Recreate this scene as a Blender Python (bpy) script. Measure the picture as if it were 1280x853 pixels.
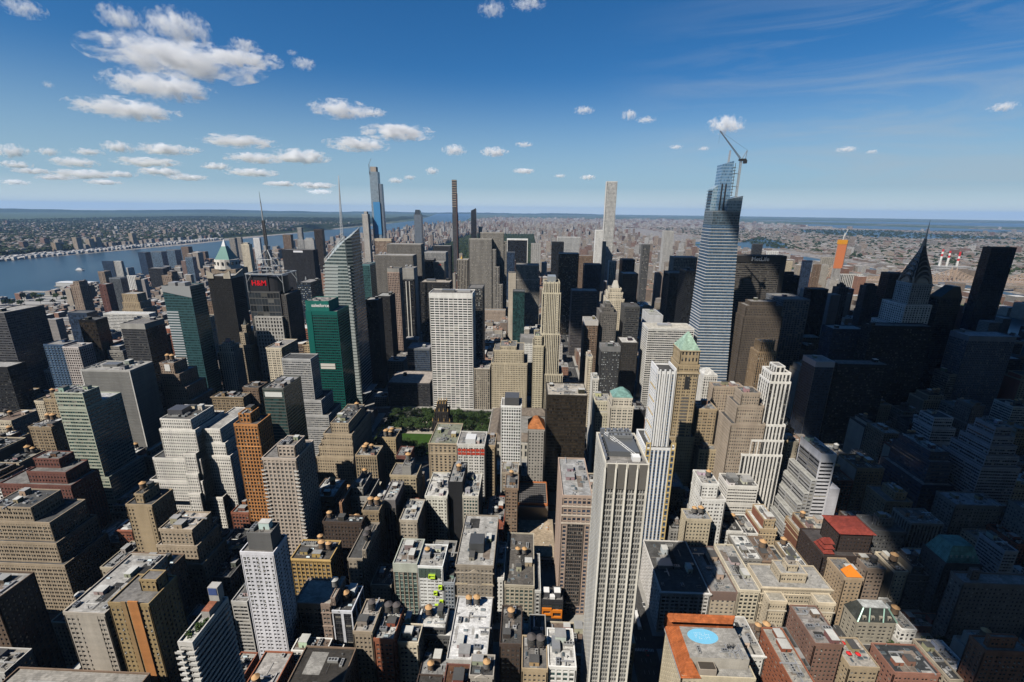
import bpy, math, random
import numpy as np
from mathutils import Vector, Matrix
for _o in list(bpy.data.objects): bpy.data.objects.remove(_o)
sc = bpy.context.scene
COL = sc.collection
R = math.radians
rng = random.Random(7)

# ------------------------------------------------------------------ camera
CAM_H, PITCH, YAW, ROLL = 320.0, R(16.08), R(2.0), R(0.62)
cam = bpy.data.cameras.new('camera'); cam.sensor_width = 36; cam.lens = 36 * 569 / 1280
cam.clip_start = 1; cam.clip_end = 200000
cob = bpy.data.objects.new('camera', cam); COL.objects.link(cob); sc.camera = cob
_fh = Vector((-math.sin(YAW), math.cos(YAW), 0))
_f = _fh * math.cos(PITCH) - Vector((0, 0, 1)) * math.sin(PITCH)
_r0 = Vector((math.cos(YAW), math.sin(YAW), 0)); _u0 = _r0.cross(_f)
_r = _r0 * math.cos(ROLL) + _u0 * math.sin(ROLL); _u = _r.cross(_f)
cob.matrix_world = Matrix(((_r.x, _u.x, -_f.x, 0), (_r.y, _u.y, -_f.y, 0), (_r.z, _u.z, -_f.z, CAM_H), (0, 0, 0, 1)))
sc.render.resolution_x = 1024; sc.render.resolution_y = 682

# ------------------------------------------------------------------ light
SUN_AZ, SUN_EL = R(223), R(48)          # clockwise from grid north (+y): the sun stands in the south west
w = bpy.data.worlds.new('World'); sc.world = w; w.use_nodes = True
nt = w.node_tree; nt.nodes.clear()
def N(t, typ, **k):
    n = t.nodes.new(typ)
    for a, v in k.items(): setattr(n, a, v)
    return n
def Mth(t, op, a, b=None, c=None, clamp=False):
    n = N(t, 'ShaderNodeMath', operation=op, use_clamp=clamp)
    for i, v in enumerate((a, b, c)):
        if v is None: continue
        if isinstance(v, (int, float)): n.inputs[i].default_value = v
        else: t.links.new(v, n.inputs[i])
    return n.outputs[0]
def Mix(t, fac, a, b, blend='MIX'):
    n = N(t, 'ShaderNodeMix', data_type='RGBA', blend_type=blend)
    for s, v in ((n.inputs[0], fac), (n.inputs[6], a), (n.inputs[7], b)):
        if isinstance(v, (int, float)): s.default_value = v
        elif isinstance(v, tuple): s.default_value = v if len(v) == 4 else (*v, 1)
        else: t.links.new(v, s)
    return n.outputs[2]
def Noise(t, vec, scale, detail=3, rough=.55, dist=0):
    n = N(t, 'ShaderNodeTexNoise'); n.inputs['Scale'].default_value = scale; n.inputs['Detail'].default_value = detail
    n.inputs['Roughness'].default_value = rough; n.inputs['Distortion'].default_value = dist
    if vec is not None: t.links.new(vec, n.inputs['Vector'])
    return n
def Ramp(t, fac, stops):
    n = N(t, 'ShaderNodeValToRGB'); e = n.color_ramp.elements
    while len(e) > 1: e.remove(e[-1])
    for i, (p, c) in enumerate(stops):
        q = e[0] if i == 0 else e.new(p)
        q.position = p; q.color = c if len(c) == 4 else (*c, 1)
    t.links.new(fac, n.inputs[0]); return n.outputs[0]
sky = N(nt, 'ShaderNodeTexSky', sky_type='NISHITA', sun_disc=False, sun_elevation=SUN_EL, sun_rotation=SUN_AZ,
        altitude=320, air_density=1.0, dust_density=0.8, ozone_density=2.0)
hsv = N(nt, 'ShaderNodeHueSaturation'); hsv.inputs['Saturation'].default_value = 1.15
tint = Mix(nt, 1, sky.outputs[0], (.72, 1.04, 1.36), 'MULTIPLY'); nt.links.new(tint, hsv.inputs['Color'])
# thin cirrus, a property of the sky: streaks stretched along one direction of the dome
tc = N(nt, 'ShaderNodeTexCoord'); mp = N(nt, 'ShaderNodeMapping')
mp.inputs['Rotation'].default_value = (0, R(-14), R(25)); mp.inputs['Scale'].default_value = (1.3, 2.2, 11.0)
nt.links.new(tc.outputs['Generated'], mp.inputs['Vector'])
ci = Noise(nt, mp.outputs[0], 1.6, 7, .62, .6)
sep = N(nt, 'ShaderNodeSeparateXYZ'); nt.links.new(tc.outputs['Generated'], sep.inputs[0])
right = N(nt, 'ShaderNodeMapRange'); right.interpolation_type = 'SMOOTHSTEP'
right.inputs[1].default_value = .08; right.inputs[2].default_value = .55; nt.links.new(sep.outputs['X'], right.inputs[0])
upm = N(nt, 'ShaderNodeMapRange'); upm.interpolation_type = 'SMOOTHSTEP'
upm.inputs[1].default_value = .5; upm.inputs[2].default_value = .12; nt.links.new(sep.outputs['Z'], upm.inputs[0])
cf = Mth(nt, 'SUBTRACT', ci.outputs['Fac'], .43); cf = Mth(nt, 'MULTIPLY', cf, 3.0, clamp=True)
cf = Mth(nt, 'MULTIPLY', cf, right.outputs[0]); cf = Mth(nt, 'MULTIPLY', cf, upm.outputs[0]); cf = Mth(nt, 'MULTIPLY', cf, .75)
hz = N(nt, 'ShaderNodeMapRange'); hz.interpolation_type = 'SMOOTHSTEP'; hz.inputs[1].default_value = .26; hz.inputs[2].default_value = .0; hz.inputs[4].default_value = .85; low = N(nt, 'ShaderNodeMapRange'); low.inputs[1].default_value = .045; low.inputs[2].default_value = .0; nt.links.new(sep.outputs['Z'], low.inputs[0])
nt.links.new(sep.outputs['Z'], hz.inputs[0])
paled = Mix(nt, hz.outputs[0], hsv.outputs[0], (5.4, 7.8, 9.6))        # the pale lower sky of a summer day
paled = Mix(nt, low.outputs[0], paled, (9.0, 10.6, 11.2))
skc = Mix(nt, cf, paled, (6.2, 7.2, 8.2))
bg = N(nt, 'ShaderNodeBackground'); bg.inputs['Strength'].default_value = 0.060
nt.links.new(skc, bg.inputs[0]); wo = N(nt, 'ShaderNodeOutputWorld'); nt.links.new(bg.outputs[0], wo.inputs[0])
sun = bpy.data.lights.new('sun', 'SUN'); sun.energy = 5.0; sun.angle = R(.53); sun.color = (1, .93, .82)
so = bpy.data.objects.new('sun', sun); COL.objects.link(so)
SUN_DIR = Vector((math.sin(SUN_AZ) * math.cos(SUN_EL), math.cos(SUN_AZ) * math.cos(SUN_EL), math.sin(SUN_EL)))
so.rotation_euler = SUN_DIR.to_track_quat('Z', 'Y').to_euler(); so.location = SUN_DIR * 900
sc.view_settings.view_transform = 'Standard'; sc.view_settings.look = 'None'; sc.view_settings.exposure = 0.16; sc.view_settings.gamma = 1
cy = sc.cycles; cy.use_denoising = True; cy.max_bounces = 12; cy.diffuse_bounces = 0; cy.glossy_bounces = 2; cy.transmission_bounces = 2
cy.volume_bounces = 12; cy.transparent_max_bounces = 6; cy.caustics_reflective = False; cy.caustics_refractive = False

# ------------------------------------------------------------------ materials
def material(name):
    m = bpy.data.materials.new(name); m.use_nodes = True; t = m.node_tree; t.nodes.clear()
    o = N(t, 'ShaderNodeOutputMaterial'); b = N(t, 'ShaderNodeBsdfPrincipled'); t.links.new(b.outputs[0], o.inputs[0])
    return m, t, b
def attr(t, name='tint'): return N(t, 'ShaderNodeAttribute', attribute_name=name).outputs['Color']
def posn(t): return N(t, 'ShaderNodeNewGeometry').outputs['Position']
def mapped(t, vec, s):
    n = N(t, 'ShaderNodeMapping'); n.inputs['Scale'].default_value = s; t.links.new(vec, n.inputs['Vector']); return n.outputs[0]
MAT = {}
def m_masonry():
    m, t, b = material('masonry'); P = posn(t)
    a = Noise(t, mapped(t, P, (.12, .12, .02)), 1, 4).outputs['Fac']        # rain streaks and weathering
    c = Noise(t, P, 1.1, 2).outputs['Fac']
    fl = Noise(t, mapped(t, P, (.02, .02, .28)), 1, 2).outputs['Fac']; a = Mth(t, 'MULTIPLY_ADD', fl, .35, Mth(t, 'MULTIPLY', a, .8)); k = Mth(t, 'MULTIPLY_ADD', a, .95, .46); k2 = Mth(t, 'MULTIPLY_ADD', c, .3, .86); k = Mth(t, 'MULTIPLY', k, k2)
    col = Mix(t, 1, attr(t), k, 'MULTIPLY'); t.links.new(col, b.inputs['Base Color'])
    b.inputs['Roughness'].default_value = .87; b.inputs['Specular IOR Level'].default_value = .3
    MAT['masonry'] = m
def m_roof():
    m, t, b = material('roofing'); P = posn(t)
    a = Noise(t, P, .16, 5, .65, .4).outputs['Fac']; v = N(t, 'ShaderNodeTexVoronoi'); v.inputs['Scale'].default_value = .22
    t.links.new(P, v.inputs['Vector'])
    k = Mth(t, 'MULTIPLY_ADD', a, 1.2, .4); k2 = Mth(t, 'MULTIPLY_ADD', v.outputs['Color'], .35, .8); k = Mth(t, 'MULTIPLY', k, k2)
    st = Noise(t, P, .6, 3).outputs['Fac']; st = Mth(t, 'GREATER_THAN', st, .6); k = Mth(t, 'MULTIPLY', k, Mth(t, 'MULTIPLY_ADD', st, -.18, 1))
    br = N(t, 'ShaderNodeTexBrick'); br.inputs['Scale'].default_value = .22; br.inputs['Mortar Size'].default_value = .012; br.inputs['Color1'].default_value = (1, 1, 1, 1); br.inputs['Color2'].default_value = (.72, .72, .72, 1); br.inputs['Mortar'].default_value = (.55, .55, .55, 1)
    t.links.new(P, br.inputs['Vector']); k = Mix(t, 1, k, br.outputs['Color'], 'MULTIPLY')
    t.links.new(Mix(t, 1, attr(t), k, 'MULTIPLY'), b.inputs['Base Color']); b.inputs['Roughness'].default_value = .92
    b.inputs['Specular IOR Level'].default_value = .2; MAT['roofing'] = m
def m_glass():
    m, t, b = material('window_glass'); uv = N(t, 'ShaderNodeUVMap').outputs[0]
    fl = N(t, 'ShaderNodeVectorMath', operation='FLOOR'); t.links.new(uv, fl.inputs[0])
    oi = N(t, 'ShaderNodeObjectInfo'); ad = N(t, 'ShaderNodeVectorMath', operation='ADD'); t.links.new(fl.outputs[0], ad.inputs[0])
    cmb = N(t, 'ShaderNodeCombineXYZ'); t.links.new(Mth(t, 'MULTIPLY', oi.outputs['Random'], 97.), cmb.inputs[2]); t.links.new(cmb.outputs[0], ad.inputs[1])
    wn = N(t, 'ShaderNodeTexWhiteNoise', noise_dimensions='3D'); t.links.new(ad.outputs[0], wn.inputs['Vector'])
    r = wn.outputs['Value']; sp = N(t, 'ShaderNodeSeparateColor'); t.links.new(wn.outputs['Color'], sp.inputs[0])
    fr = N(t, 'ShaderNodeVectorMath', operation='FRACTION'); t.links.new(uv, fr.inputs[0]); sx = N(t, 'ShaderNodeSeparateXYZ'); t.links.new(fr.outputs[0], sx.inputs[0])
    blind = Mth(t, 'GREATER_THAN', sp.outputs[1], .80)
    blind = Mth(t, 'MULTIPLY', blind, Mth(t, 'GREATER_THAN', sx.outputs[1], Mth(t, 'MULTIPLY_ADD', sp.outputs[2], .6, .25)))
    base = Mix(t, 1, attr(t), Mth(t, 'MULTIPLY_ADD', r, 1.3, .35), 'MULTIPLY')
    bc = Mix(t, r, (.20, .19, .17), (.40, .38, .33))
    col = Mix(t, Mth(t, 'MULTIPLY', blind, attr(t, 'blinds')), base, bc)
    bar = Mth(t, 'LESS_THAN', Mth(t, 'ABSOLUTE', Mth(t, 'SUBTRACT', sx.outputs[0], .5)), .035)
    col = Mix(t, Mth(t, 'MULTIPLY', bar, .6), col, (.10, .10, .10))
    t.links.new(col, b.inputs['Base Color']); b.inputs['Roughness'].default_value = .12; b.inputs['Specular IOR Level'].default_value = .45
    MAT['window_glass'] = m
def m_curtain():
    # a glass skin: floors along v, mullions along u, spandrel colour in tint and glass colour in blinds
    m, t, b = material('curtain_wall'); uv = N(t, 'ShaderNodeUVMap').outputs[0]
    fl = N(t, 'ShaderNodeVectorMath', operation='FLOOR'); t.links.new(uv, fl.inputs[0])
    wn = N(t, 'ShaderNodeTexWhiteNoise', noise_dimensions='3D'); t.links.new(fl.outputs[0], wn.inputs['Vector'])
    fr = N(t, 'ShaderNodeVectorMath', operation='FRACTION'); t.links.new(uv, fr.inputs[0]); sx = N(t, 'ShaderNodeSeparateXYZ'); t.links.new(fr.outputs[0], sx.inputs[0])
    band = Mth(t, 'LESS_THAN', sx.outputs[1], .38); mul = Mth(t, 'LESS_THAN', sx.outputs[0], .09)
    mask = Mth(t, 'MAXIMUM', band, Mth(t, 'MULTIPLY', mul, .6))
    g = Mix(t, 1, attr(t, 'glass'), Mth(t, 'MULTIPLY_ADD', wn.outputs['Value'], .9, .55), 'MULTIPLY')
    t.links.new(Mix(t, mask, g, attr(t)), b.inputs['Base Color'])
    t.links.new(Mth(t, 'MULTIPLY_ADD', mask, .25, .1), b.inputs['Roughness']); b.inputs['Specular IOR Level'].default_value = .6
    MAT['curtain_wall'] = m
def m_simple(name, rough=.6, metal=0, spec=.4, var=.25, scale=.8):
    m, t, b = material(name); k = Mth(t, 'MULTIPLY_ADD', Noise(t, posn(t), scale, 3).outputs['Fac'], 2 * var, 1 - var)
    t.links.new(Mix(t, 1, attr(t), k, 'MULTIPLY'), b.inputs['Base Color']); b.inputs['Roughness'].default_value = rough
    b.inputs['Metallic'].default_value = metal; b.inputs['Specular IOR Level'].default_value = spec; MAT[name] = m
def m_tenement():
    m, t, b = material('tenement_wall'); P = posn(t); s = N(t, 'ShaderNodeSeparateXYZ'); t.links.new(P, s.inputs[0])
    nr = N(t, 'ShaderNodeSeparateXYZ'); t.links.new(N(t, 'ShaderNodeNewGeometry').outputs['Normal'], nr.inputs[0])
    fz = Mth(t, 'FRACT', Mth(t, 'MULTIPLY', s.outputs[2], 1 / 3.4)); fx = Mth(t, 'FRACT', Mth(t, 'MULTIPLY', Mth(t, 'ADD', s.outputs[0], s.outputs[1]), 1 / 2.9))
    mk = Mth(t, 'MULTIPLY', Mth(t, 'GREATER_THAN', fz, .45), Mth(t, 'GREATER_THAN', fx, .5)); mk = Mth(t, 'MULTIPLY', mk, Mth(t, 'LESS_THAN', nr.outputs[2], .5))
    k = Mth(t, 'MULTIPLY_ADD', Noise(t, P, .08, 4).outputs['Fac'], .8, .6)
    col = Mix(t, 1, attr(t), k, 'MULTIPLY'); t.links.new(Mix(t, mk, col, (.03, .033, .04)), b.inputs['Base Color'])
    b.inputs['Roughness'].default_value = .85; MAT['tenement_wall'] = m
def m_leaf():
    m, t, b = material('foliage'); P = posn(t)
    c = Ramp(t, Noise(t, P, .35, 4).outputs['Fac'], [(.3, (.016, .034, .010)), (.5, (.032, .060, .016)), (.72, (.065, .098, .028))])
    t.links.new(c, b.inputs['Base Color']); b.inputs['Roughness'].default_value = .75; b.inputs['Specular IOR Level'].default_value = .2
    MAT['foliage'] = m
def m_wood():
    m, t, b = material('woodland'); P = posn(t)
    k = Mth(t, 'ADD', Mth(t, 'MULTIPLY', Noise(t, P, .012, 4).outputs['Fac'], .6), Mth(t, 'MULTIPLY', Noise(t, P, .11, 3).outputs['Fac'], .45))
    t.links.new(Ramp(t, k, [(.35, (.012, .022, .011)), (.52, (.026, .040, .018)), (.7, (.055, .068, .032))]), b.inputs['Base Color']); b.inputs['Roughness'].default_value = .9; b.inputs['Specular IOR Level'].default_value = .1; MAT['woodland'] = m
def m_water():
    m, t, b = material('river_water'); P = posn(t)
    k = Noise(t, mapped(t, P, (.002, .0006, 1)), 1, 5).outputs['Fac']
    t.links.new(Ramp(t, k, [(.3, (.012, .030, .045)), (.7, (.030, .058, .075))]), b.inputs['Base Color'])
    b.inputs['Roughness'].default_value = .28; b.inputs['IOR'].default_value = 1.33
    bp = N(t, 'ShaderNodeBump'); bp.inputs['Strength'].default_value = .35; bp.inputs['Distance'].default_value = 1.0
    t.links.new(Noise(t, P, .06, 4).outputs['Fac'], bp.inputs['Height']); t.links.new(bp.outputs[0], b.inputs['Normal']); MAT['river_water'] = m
def m_land():
    m, t, b = material('land'); P = posn(t)
    big = Noise(t, P, .0009, 5, .6).outputs['Fac']; med = Noise(t, P, .006, 4, .65).outputs['Fac']; fine = Noise(t, P, .03, 3, .7).outputs['Fac']
    urb = Ramp(t, fine, [(.35, (.10, .095, .09)), (.5, (.21, .19, .17)), (.68, (.42, .38, .34))])
    grn = Ramp(t, med, [(.3, (.020, .040, .014)), (.7, (.055, .085, .028))])
    s = N(t, 'ShaderNodeSeparateXYZ'); t.links.new(P, s.inputs[0])
    dist = N(t, 'ShaderNodeVectorMath', operation='LENGTH'); t.links.new(P, dist.inputs[0])
    far = N(t, 'ShaderNodeMapRange'); far.inputs[1].default_value = 7000; far.inputs[2].default_value = 16000; far.inputs[4].default_value = .22; t.links.new(dist.outputs['Value'], far.inputs[0])
    west = N(t, 'ShaderNodeMapRange'); west.inputs[1].default_value = -2500; west.inputs[2].default_value = -5500; west.inputs[4].default_value = .12; t.links.new(s.outputs[0], west.inputs[0])
    thr = Mth(t, 'ADD', big, Mth(t, 'MULTIPLY', Mth(t, 'SUBTRACT', med, .5), .6)); thr = Mth(t, 'ADD', thr, far.outputs[0]); thr = Mth(t, 'ADD', thr, west.outputs[0])
    k = N(t, 'ShaderNodeMapRange'); k.inputs[1].default_value = .56; k.inputs[2].default_value = .66; t.links.new(thr, k.inputs[0])
    t.links.new(Mix(t, k.outputs[0], urb, grn), b.inputs['Base Color']); b.inputs['Roughness'].default_value = .95; MAT['land'] = m
def m_road():
    m, t, b = material('asphalt'); k = Ramp(t, Noise(t, posn(t), .35, 5).outputs['Fac'], [(.3, (.035, .035, .037)), (.7, (.07, .068, .066))])
    t.links.new(k, b.inputs['Base Color']); b.inputs['Roughness'].default_value = .9; MAT['asphalt'] = m
m_masonry(); m_roof(); m_glass(); m_curtain(); m_tenement(); m_leaf(); m_wood(); m_water(); m_land(); m_road()
m_simple('metal', .42, .35, .5, .12); m_simple('paint', .45, 0, .5, .08); m_simple('wood', .85, 0, .2, .35, 3); m_simple('paving', .9, 0, .2, .25, .3); m_simple('lawn', .95, 0, .1, .35, .15)
m_simple('bright_metal', .25, .7, .5, .1)

# ------------------------------------------------------------------ mesh helpers
_Q = np.array([[0, 3, 2, 1], [4, 5, 6, 7], [0, 1, 5, 4], [1, 2, 6, 5], [2, 3, 7, 6], [3, 0, 4, 7]])
_I = np.array([[0, 1, 2], [3, 1, 2], [3, 4, 2], [0, 4, 2], [0, 1, 5], [3, 1, 5], [3, 4, 5], [0, 4, 5]])
class MB:
    def __init__(s): s.V = []; s.n = 0; s.L = []; s.T = []; s.C = []; s.G = []; s.U = []; s.has_uv = False
    def _add(s, V, L, T, c, uv=None, g=None):
        V = np.asarray(V, float).reshape(-1, 3); L = np.asarray(L, int).ravel(); T = np.asarray(T, int).ravel()
        s.V.append(V); s.L.append(L + s.n); s.T.append(T); s.n += len(V)
        c = np.asarray(c, float); s.C.append(np.broadcast_to(c, (len(T), 3)) if c.ndim == 1 else np.repeat(c, len(T) // len(c), 0))
        s.G.append(np.broadcast_to(np.asarray(g if g is not None else (1, 1, 1), float), (len(T), 3)))
        if uv is not None: s.has_uv = True
        s.U.append(np.asarray(uv, float).reshape(-1, 2) if uv is not None else np.zeros((len(L), 2)))
    def boxes(s, a, c):
        a = np.asarray(a, float).reshape(-1, 6); n = len(a)
        if n == 0: return
        s._add(a[:, _I].reshape(-1, 3), (np.arange(n)[:, None, None] * 8 + _Q[None]).reshape(-1), np.full(n * 6, 4), c)
    def box(s, x0, y0, z0, x1, y1, z1, c): s.boxes([(x0, y0, z0, x1, y1, z1)], c)
    def poly(s, V, F, c, uv=None, g=None): s._add(V, [i for f in F for i in f], [len(f) for f in F], c, uv, g)
    def frustum(s, a, za, b, zb, c):
        (x0, y0, x1, y1), (X0, Y0, X1, Y1) = a, b
        s.poly([(x0, y0, za), (x1, y0, za), (x1, y1, za), (x0, y1, za), (X0, Y0, zb), (X1, Y0, zb), (X1, Y1, zb), (X0, Y1, zb)], _Q.tolist(), c)
    def cyl(s, cx, cy, z0, z1, r0, r1, c, n=14):
        a = np.arange(n) * 2 * math.pi / n; k = np.stack([np.cos(a), np.sin(a)], 1)
        V = np.concatenate([np.c_[k * r0 + (cx, cy), np.full(n, z0)], np.c_[k * max(r1, .01) + (cx, cy), np.full(n, z1)]])
        s.poly(V, [[i, (i + 1) % n, n + (i + 1) % n, n + i] for i in range(n)] + [list(range(n))[::-1], list(range(n, 2 * n))], c)
    def tube(s, p, q, r, c, n=5):
        p = Vector(p); q = Vector(q); d = (q - p).normalized(); u = d.orthogonal().normalized(); v = d.cross(u); V = []
        for e in (p, q):
            for i in range(n):
                t = 2 * math.pi * i / n; V.append(e + u * math.cos(t) * r + v * math.sin(t) * r)
        s.poly([tuple(x) for x in V], [[i, (i + 1) % n, n + (i + 1) % n, n + i] for i in range(n)] + [list(range(n))[::-1], list(range(n, 2 * n))], c)
    def skin(s, bottom, top, c, g, fh=3.9, bay=1.7):
        # closed prism between two rings of points, with uv in floors and bays for a curtain wall
        n = len(bottom); V = [tuple(p) for p in bottom] + [tuple(p) for p in top]; F = []; U = []
        for i in range(n):
            j = (i + 1) % n; F.append([i, j, n + j, n + i]); L = (Vector(bottom[j]) - Vector(bottom[i])).length / bay; o = 13 * i
            U += [(o, bottom[i][2] / fh), (o + L, bottom[j][2] / fh), (o + L, top[j][2] / fh), (o, top[i][2] / fh)]
        F.append(list(range(n, 2 * n))); U += [(.5, .1)] * n
        s.poly(V, F, c, U, g)
    def build(s, name, mat, parent=None, loc=None, kind=None):
        me = bpy.data.meshes.new(name); V = np.concatenate(s.V); L = np.concatenate(s.L); T = np.concatenate(s.T)
        off = np.array(parent.location if parent is not None and parent.parent is None else (0, 0, 0)) if parent is not None else np.array(loc if loc is not None else (0, 0, 0))
        if parent is not None and parent.parent is not None: off = np.array(parent.location) + np.array(parent.parent.location)
        me.vertices.add(len(V)); me.vertices.foreach_set('co', (V - off).astype(np.float32).ravel())
        me.loops.add(len(L)); me.loops.foreach_set('vertex_index', L.astype(np.int32))
        me.polygons.add(len(T)); st = np.concatenate([[0], np.cumsum(T)[:-1]])
        me.polygons.foreach_set('loop_start', st.astype(np.int32)); me.polygons.foreach_set('loop_total', T.astype(np.int32))
        me.update(calc_edges=True); me.shade_flat()
        C = np.concatenate(s.C); at = me.attributes.new('tint', 'FLOAT_COLOR', 'FACE'); at.data.foreach_set('color', np.c_[C, np.ones(len(C))].astype(np.float32).ravel())
        if s.has_uv:
            G_ = np.concatenate(s.G); at = me.attributes.new('glass', 'FLOAT_COLOR', 'FACE'); at.data.foreach_set('color', np.c_[G_, np.ones(len(C))].astype(np.float32).ravel())
            at = me.attributes.new('blinds', 'FLOAT_COLOR', 'FACE'); at.data.foreach_set('color', np.c_[G_, np.ones(len(C))].astype(np.float32).ravel())
            uv = me.uv_layers.new(name='UVMap'); uv.data.foreach_set('uv', np.concatenate(s.U).astype(np.float32).ravel())
        me.materials.append(MAT[mat]); o = bpy.data.objects.new(name, me); COL.objects.link(o)
        if parent is not None: o.parent = parent
        elif loc is not None: o.location = loc
        if kind: o['kind'] = kind
        return o
def thing(name, label, cat, loc=(0, 0, 0), group=None):
    o = bpy.data.objects.new(name, None); COL.objects.link(o); o.location = loc; o['label'] = label; o['category'] = cat
    if group: o['group'] = group
    o.empty_display_size = 5
    return o
def tag(o, label, cat, group=None):
    o['label'] = label; o['category'] = cat
    if group: o['group'] = group
    return o
def copy_tree(root, loc, label=None, group=None, scale=None, rotz=None):
    r = root.copy(); COL.objects.link(r); r.location = loc
    if label: r['label'] = label
    if group: r['group'] = group
    if scale is not None: r.scale = scale
    if rotz is not None: r.rotation_euler = (0, 0, rotz)
    for ch in root.children:
        c = ch.copy(); COL.objects.link(c); c.parent = r
        for g in ch.children:
            d = g.copy(); COL.objects.link(d); d.parent = c
    return r
def letters(text, size, mat, parent, loc, rot, color, name='lettering', extrude=.3, bold=0):
    cu = bpy.data.curves.new(name, 'FONT'); cu.body = text; cu.size = size; cu.extrude = extrude; cu.align_x = 'CENTER'; cu.align_y = 'CENTER'; cu.offset = bold
    m, t, b = material(name + '_paint'); b.inputs['Base Color'].default_value = (*color, 1); b.inputs['Roughness'].default_value = .5
    cu.materials.append(m); o = bpy.data.objects.new(name, cu); COL.objects.link(o); o.parent = parent
    o.location = Vector(loc) - parent.location; o.rotation_euler = rot; return o

# ------------------------------------------------------------------ setting: land, water, streets
def structure(o): o['kind'] = 'structure'; return o
AVENUES = [(-1587, 30), (-1313, 30), (-1039, 30), (-765, 30), (-491, 30), (-217, 30), (93, 30), (249, 24), (410, 43), (570, 23), (725, 30), (941, 30), (1169, 30)]
def street_y(n): return (n - 33.55) * 80.5
def build_setting():
    # one sheet to the horizon: rings of growing radius
    n = 128; radii = [0, 600, 1500, 3500, 8000, 16000, 26000, 43500]; V = [(0, 0, -1.2)]; F = []
    for r in radii[1:]:
        V += [(r * math.cos(2 * math.pi * i / n), r * math.sin(2 * math.pi * i / n), -1.2) for i in range(n)]
    F += [[0, 1 + i, 1 + (i + 1) % n] for i in range(n)]
    for k in range(len(radii) - 2):
        a = 1 + k * n; b = a + n; F += [[a + i, b + i, b + (i + 1) % n, a + (i + 1) % n] for i in range(n)]
    g = MB(); g.poly(V, F, (.2, .2, .2)); structure(g.build('ground', 'land'))
    def sheet(name, pts, z, mat, c=(1, 1, 1)):
        m = MB(); m.poly([(x, y, z) for x, y in pts], [list(range(len(pts)))], c); return structure(m.build(name, mat))
    sheet('hudson_river', [(-1800, -2000), (-1800, 2600), (-1760, 5000), (-1700, 9000), (-1900, 14000), (-2500, 20000), (-4200, 33000), (-6500, 33000), (-4300, 20000), (-3300, 14000), (-3000, 9000), (-3000, 5000), (-2950, 3900), (-3040, 3000), (-3120, 2200), (-3000, 1200), (-3050, -2000)], -.4, 'river_water')
    sheet('east_river', [(1335, -2000), (1900, -2000), (2040, 1200), (2090, 2600), (2120, 4300), (2420, 5200), (2300, 5500), (1800, 5200), (1500, 4300), (1390, 2500), (1335, 1200)], -.4, 'river_water')
    for pts in WATER_FAR: sheet('bay', pts, -.35, 'river_water')
    # Roosevelt like island in the east river
    isl = MB(); P = [(1590, 1500), (1690, 1180), (1860, 1500), (1930, 2600), (1920, 4300), (1700, 4900), (1560, 2600)]
    isl.poly([(x, y, .3) for x, y in P], [list(range(len(P)))], (.06, .09, .035)); structure(isl.build('island', 'lawn'))
    road = MB(); road.poly([(-1790, 40, -.15), (1330, 40, -.15), (1330, 2080, -.15), (-1790, 2080, -.15)], [[0, 1, 2, 3]], (.05, .05, .05)); structure(road.build('road', 'asphalt'))
    pave = MB(); B_ = []
    xs = [-1790 + 15] + [a for a, _ in AVENUES] + [1330]; ws = [0] + [b for _, b in AVENUES] + [0]
    for s in range(34, 59):
        y0 = street_y(s) + 5.5 + (4 if s == 42 else 0); y1 = street_y(s + 1) - 5.5 - (4 if s == 41 else 0)
        if s == 40: y1 = street_y(42) - 9
        for i in range(len(xs) - 1):
            if s == 41 and xs[i] == -217: continue
            yy = y1 if not (s == 40 and xs[i] != -217) else street_y(41) - 5.5
            B_.append((xs[i] + ws[i] / 2 - 5, y0, -.14, xs[i + 1] - ws[i + 1] / 2 + 5, yy, .0))
    pave.boxes(B_, (.33, .32, .30)); structure(pave.build('pavement', 'paving'))
    bw = MB(); bw.poly([(-325, 190, .03), (-305, 190, .03), (-560, 560, .03), (-580, 560, .03)], [[0, 1, 2, 3]], (.05, .05, .05)); structure(bw.build('diagonal_road', 'asphalt'))
    mk = MB(); q = []
    for ax, aw in AVENUES:
        if not -520 < ax < 600: continue
        for k in (-1, 0, 1):
            for y in np.arange(90, 1200, 9.0): q.append((ax + k * 3.3 - .08, y, -.149, ax + k * 3.3 + .08, y + 3, -.145))
    for ax in (93, -217, 249):
        for s in range(35, 48):
            for k in range(-6, 7): q.append((ax + k * 1.2 - .3, street_y(s) - 8, -.148, ax + k * 1.2 + .3, street_y(s) - 5.6, -.144))
    mk.boxes(q, (.7, .7, .68)); structure(mk.build('road_markings', 'paint'))
    lawn = MB(); lawn.box(-182, 562, .0, -122, 604, .12, (.035, .075, .014)); structure(lawn.build('lawn', 'lawn'))
    path = MB(); path.box(-200, 540, .0, -66, 660, .06, (.36, .33, .28)); structure(path.build('path', 'paving'))
    pg = MB(); pg.box(-760, 2100, -.9, 60, 6150, -.2, (.02, .034, .012)); structure(pg.build('park_ground', 'woodland'))
    lk = MB(); lk.poly([(-420, 3450, -.1), (-40, 3450, -.1), (-20, 4300, -.1), (-400, 4300, -.1)], [[0, 1, 2, 3]], (1, 1, 1)); structure(lk.build('lake', 'river_water'))
    # hills: the palisade ridge and the far New Jersey and Westchester ridges
    def ridge(p, q, w, h, seg, seed):
        r = random.Random(seed); V = []; F = []; d = (Vector(q) - Vector(p)); nrm = Vector((-d.y, d.x)).normalized()
        hs = [h * (.75 + .25 * math.sin(i * .37 + seed) + .22 * r.random()) * min(1, i / 3, (seg - i) / 3) for i in range(seg + 1)]
        for i in range(seg + 1):
            c = Vector(p) + d * i / seg
            for k, f in ((-1, 0), (-.45, .9), (0, 1), (.5, .75), (1.6, 0)): V.append((c.x + nrm.x * w * k, c.y + nrm.y * w * k, -1.3 + hs[i] * f))
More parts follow.
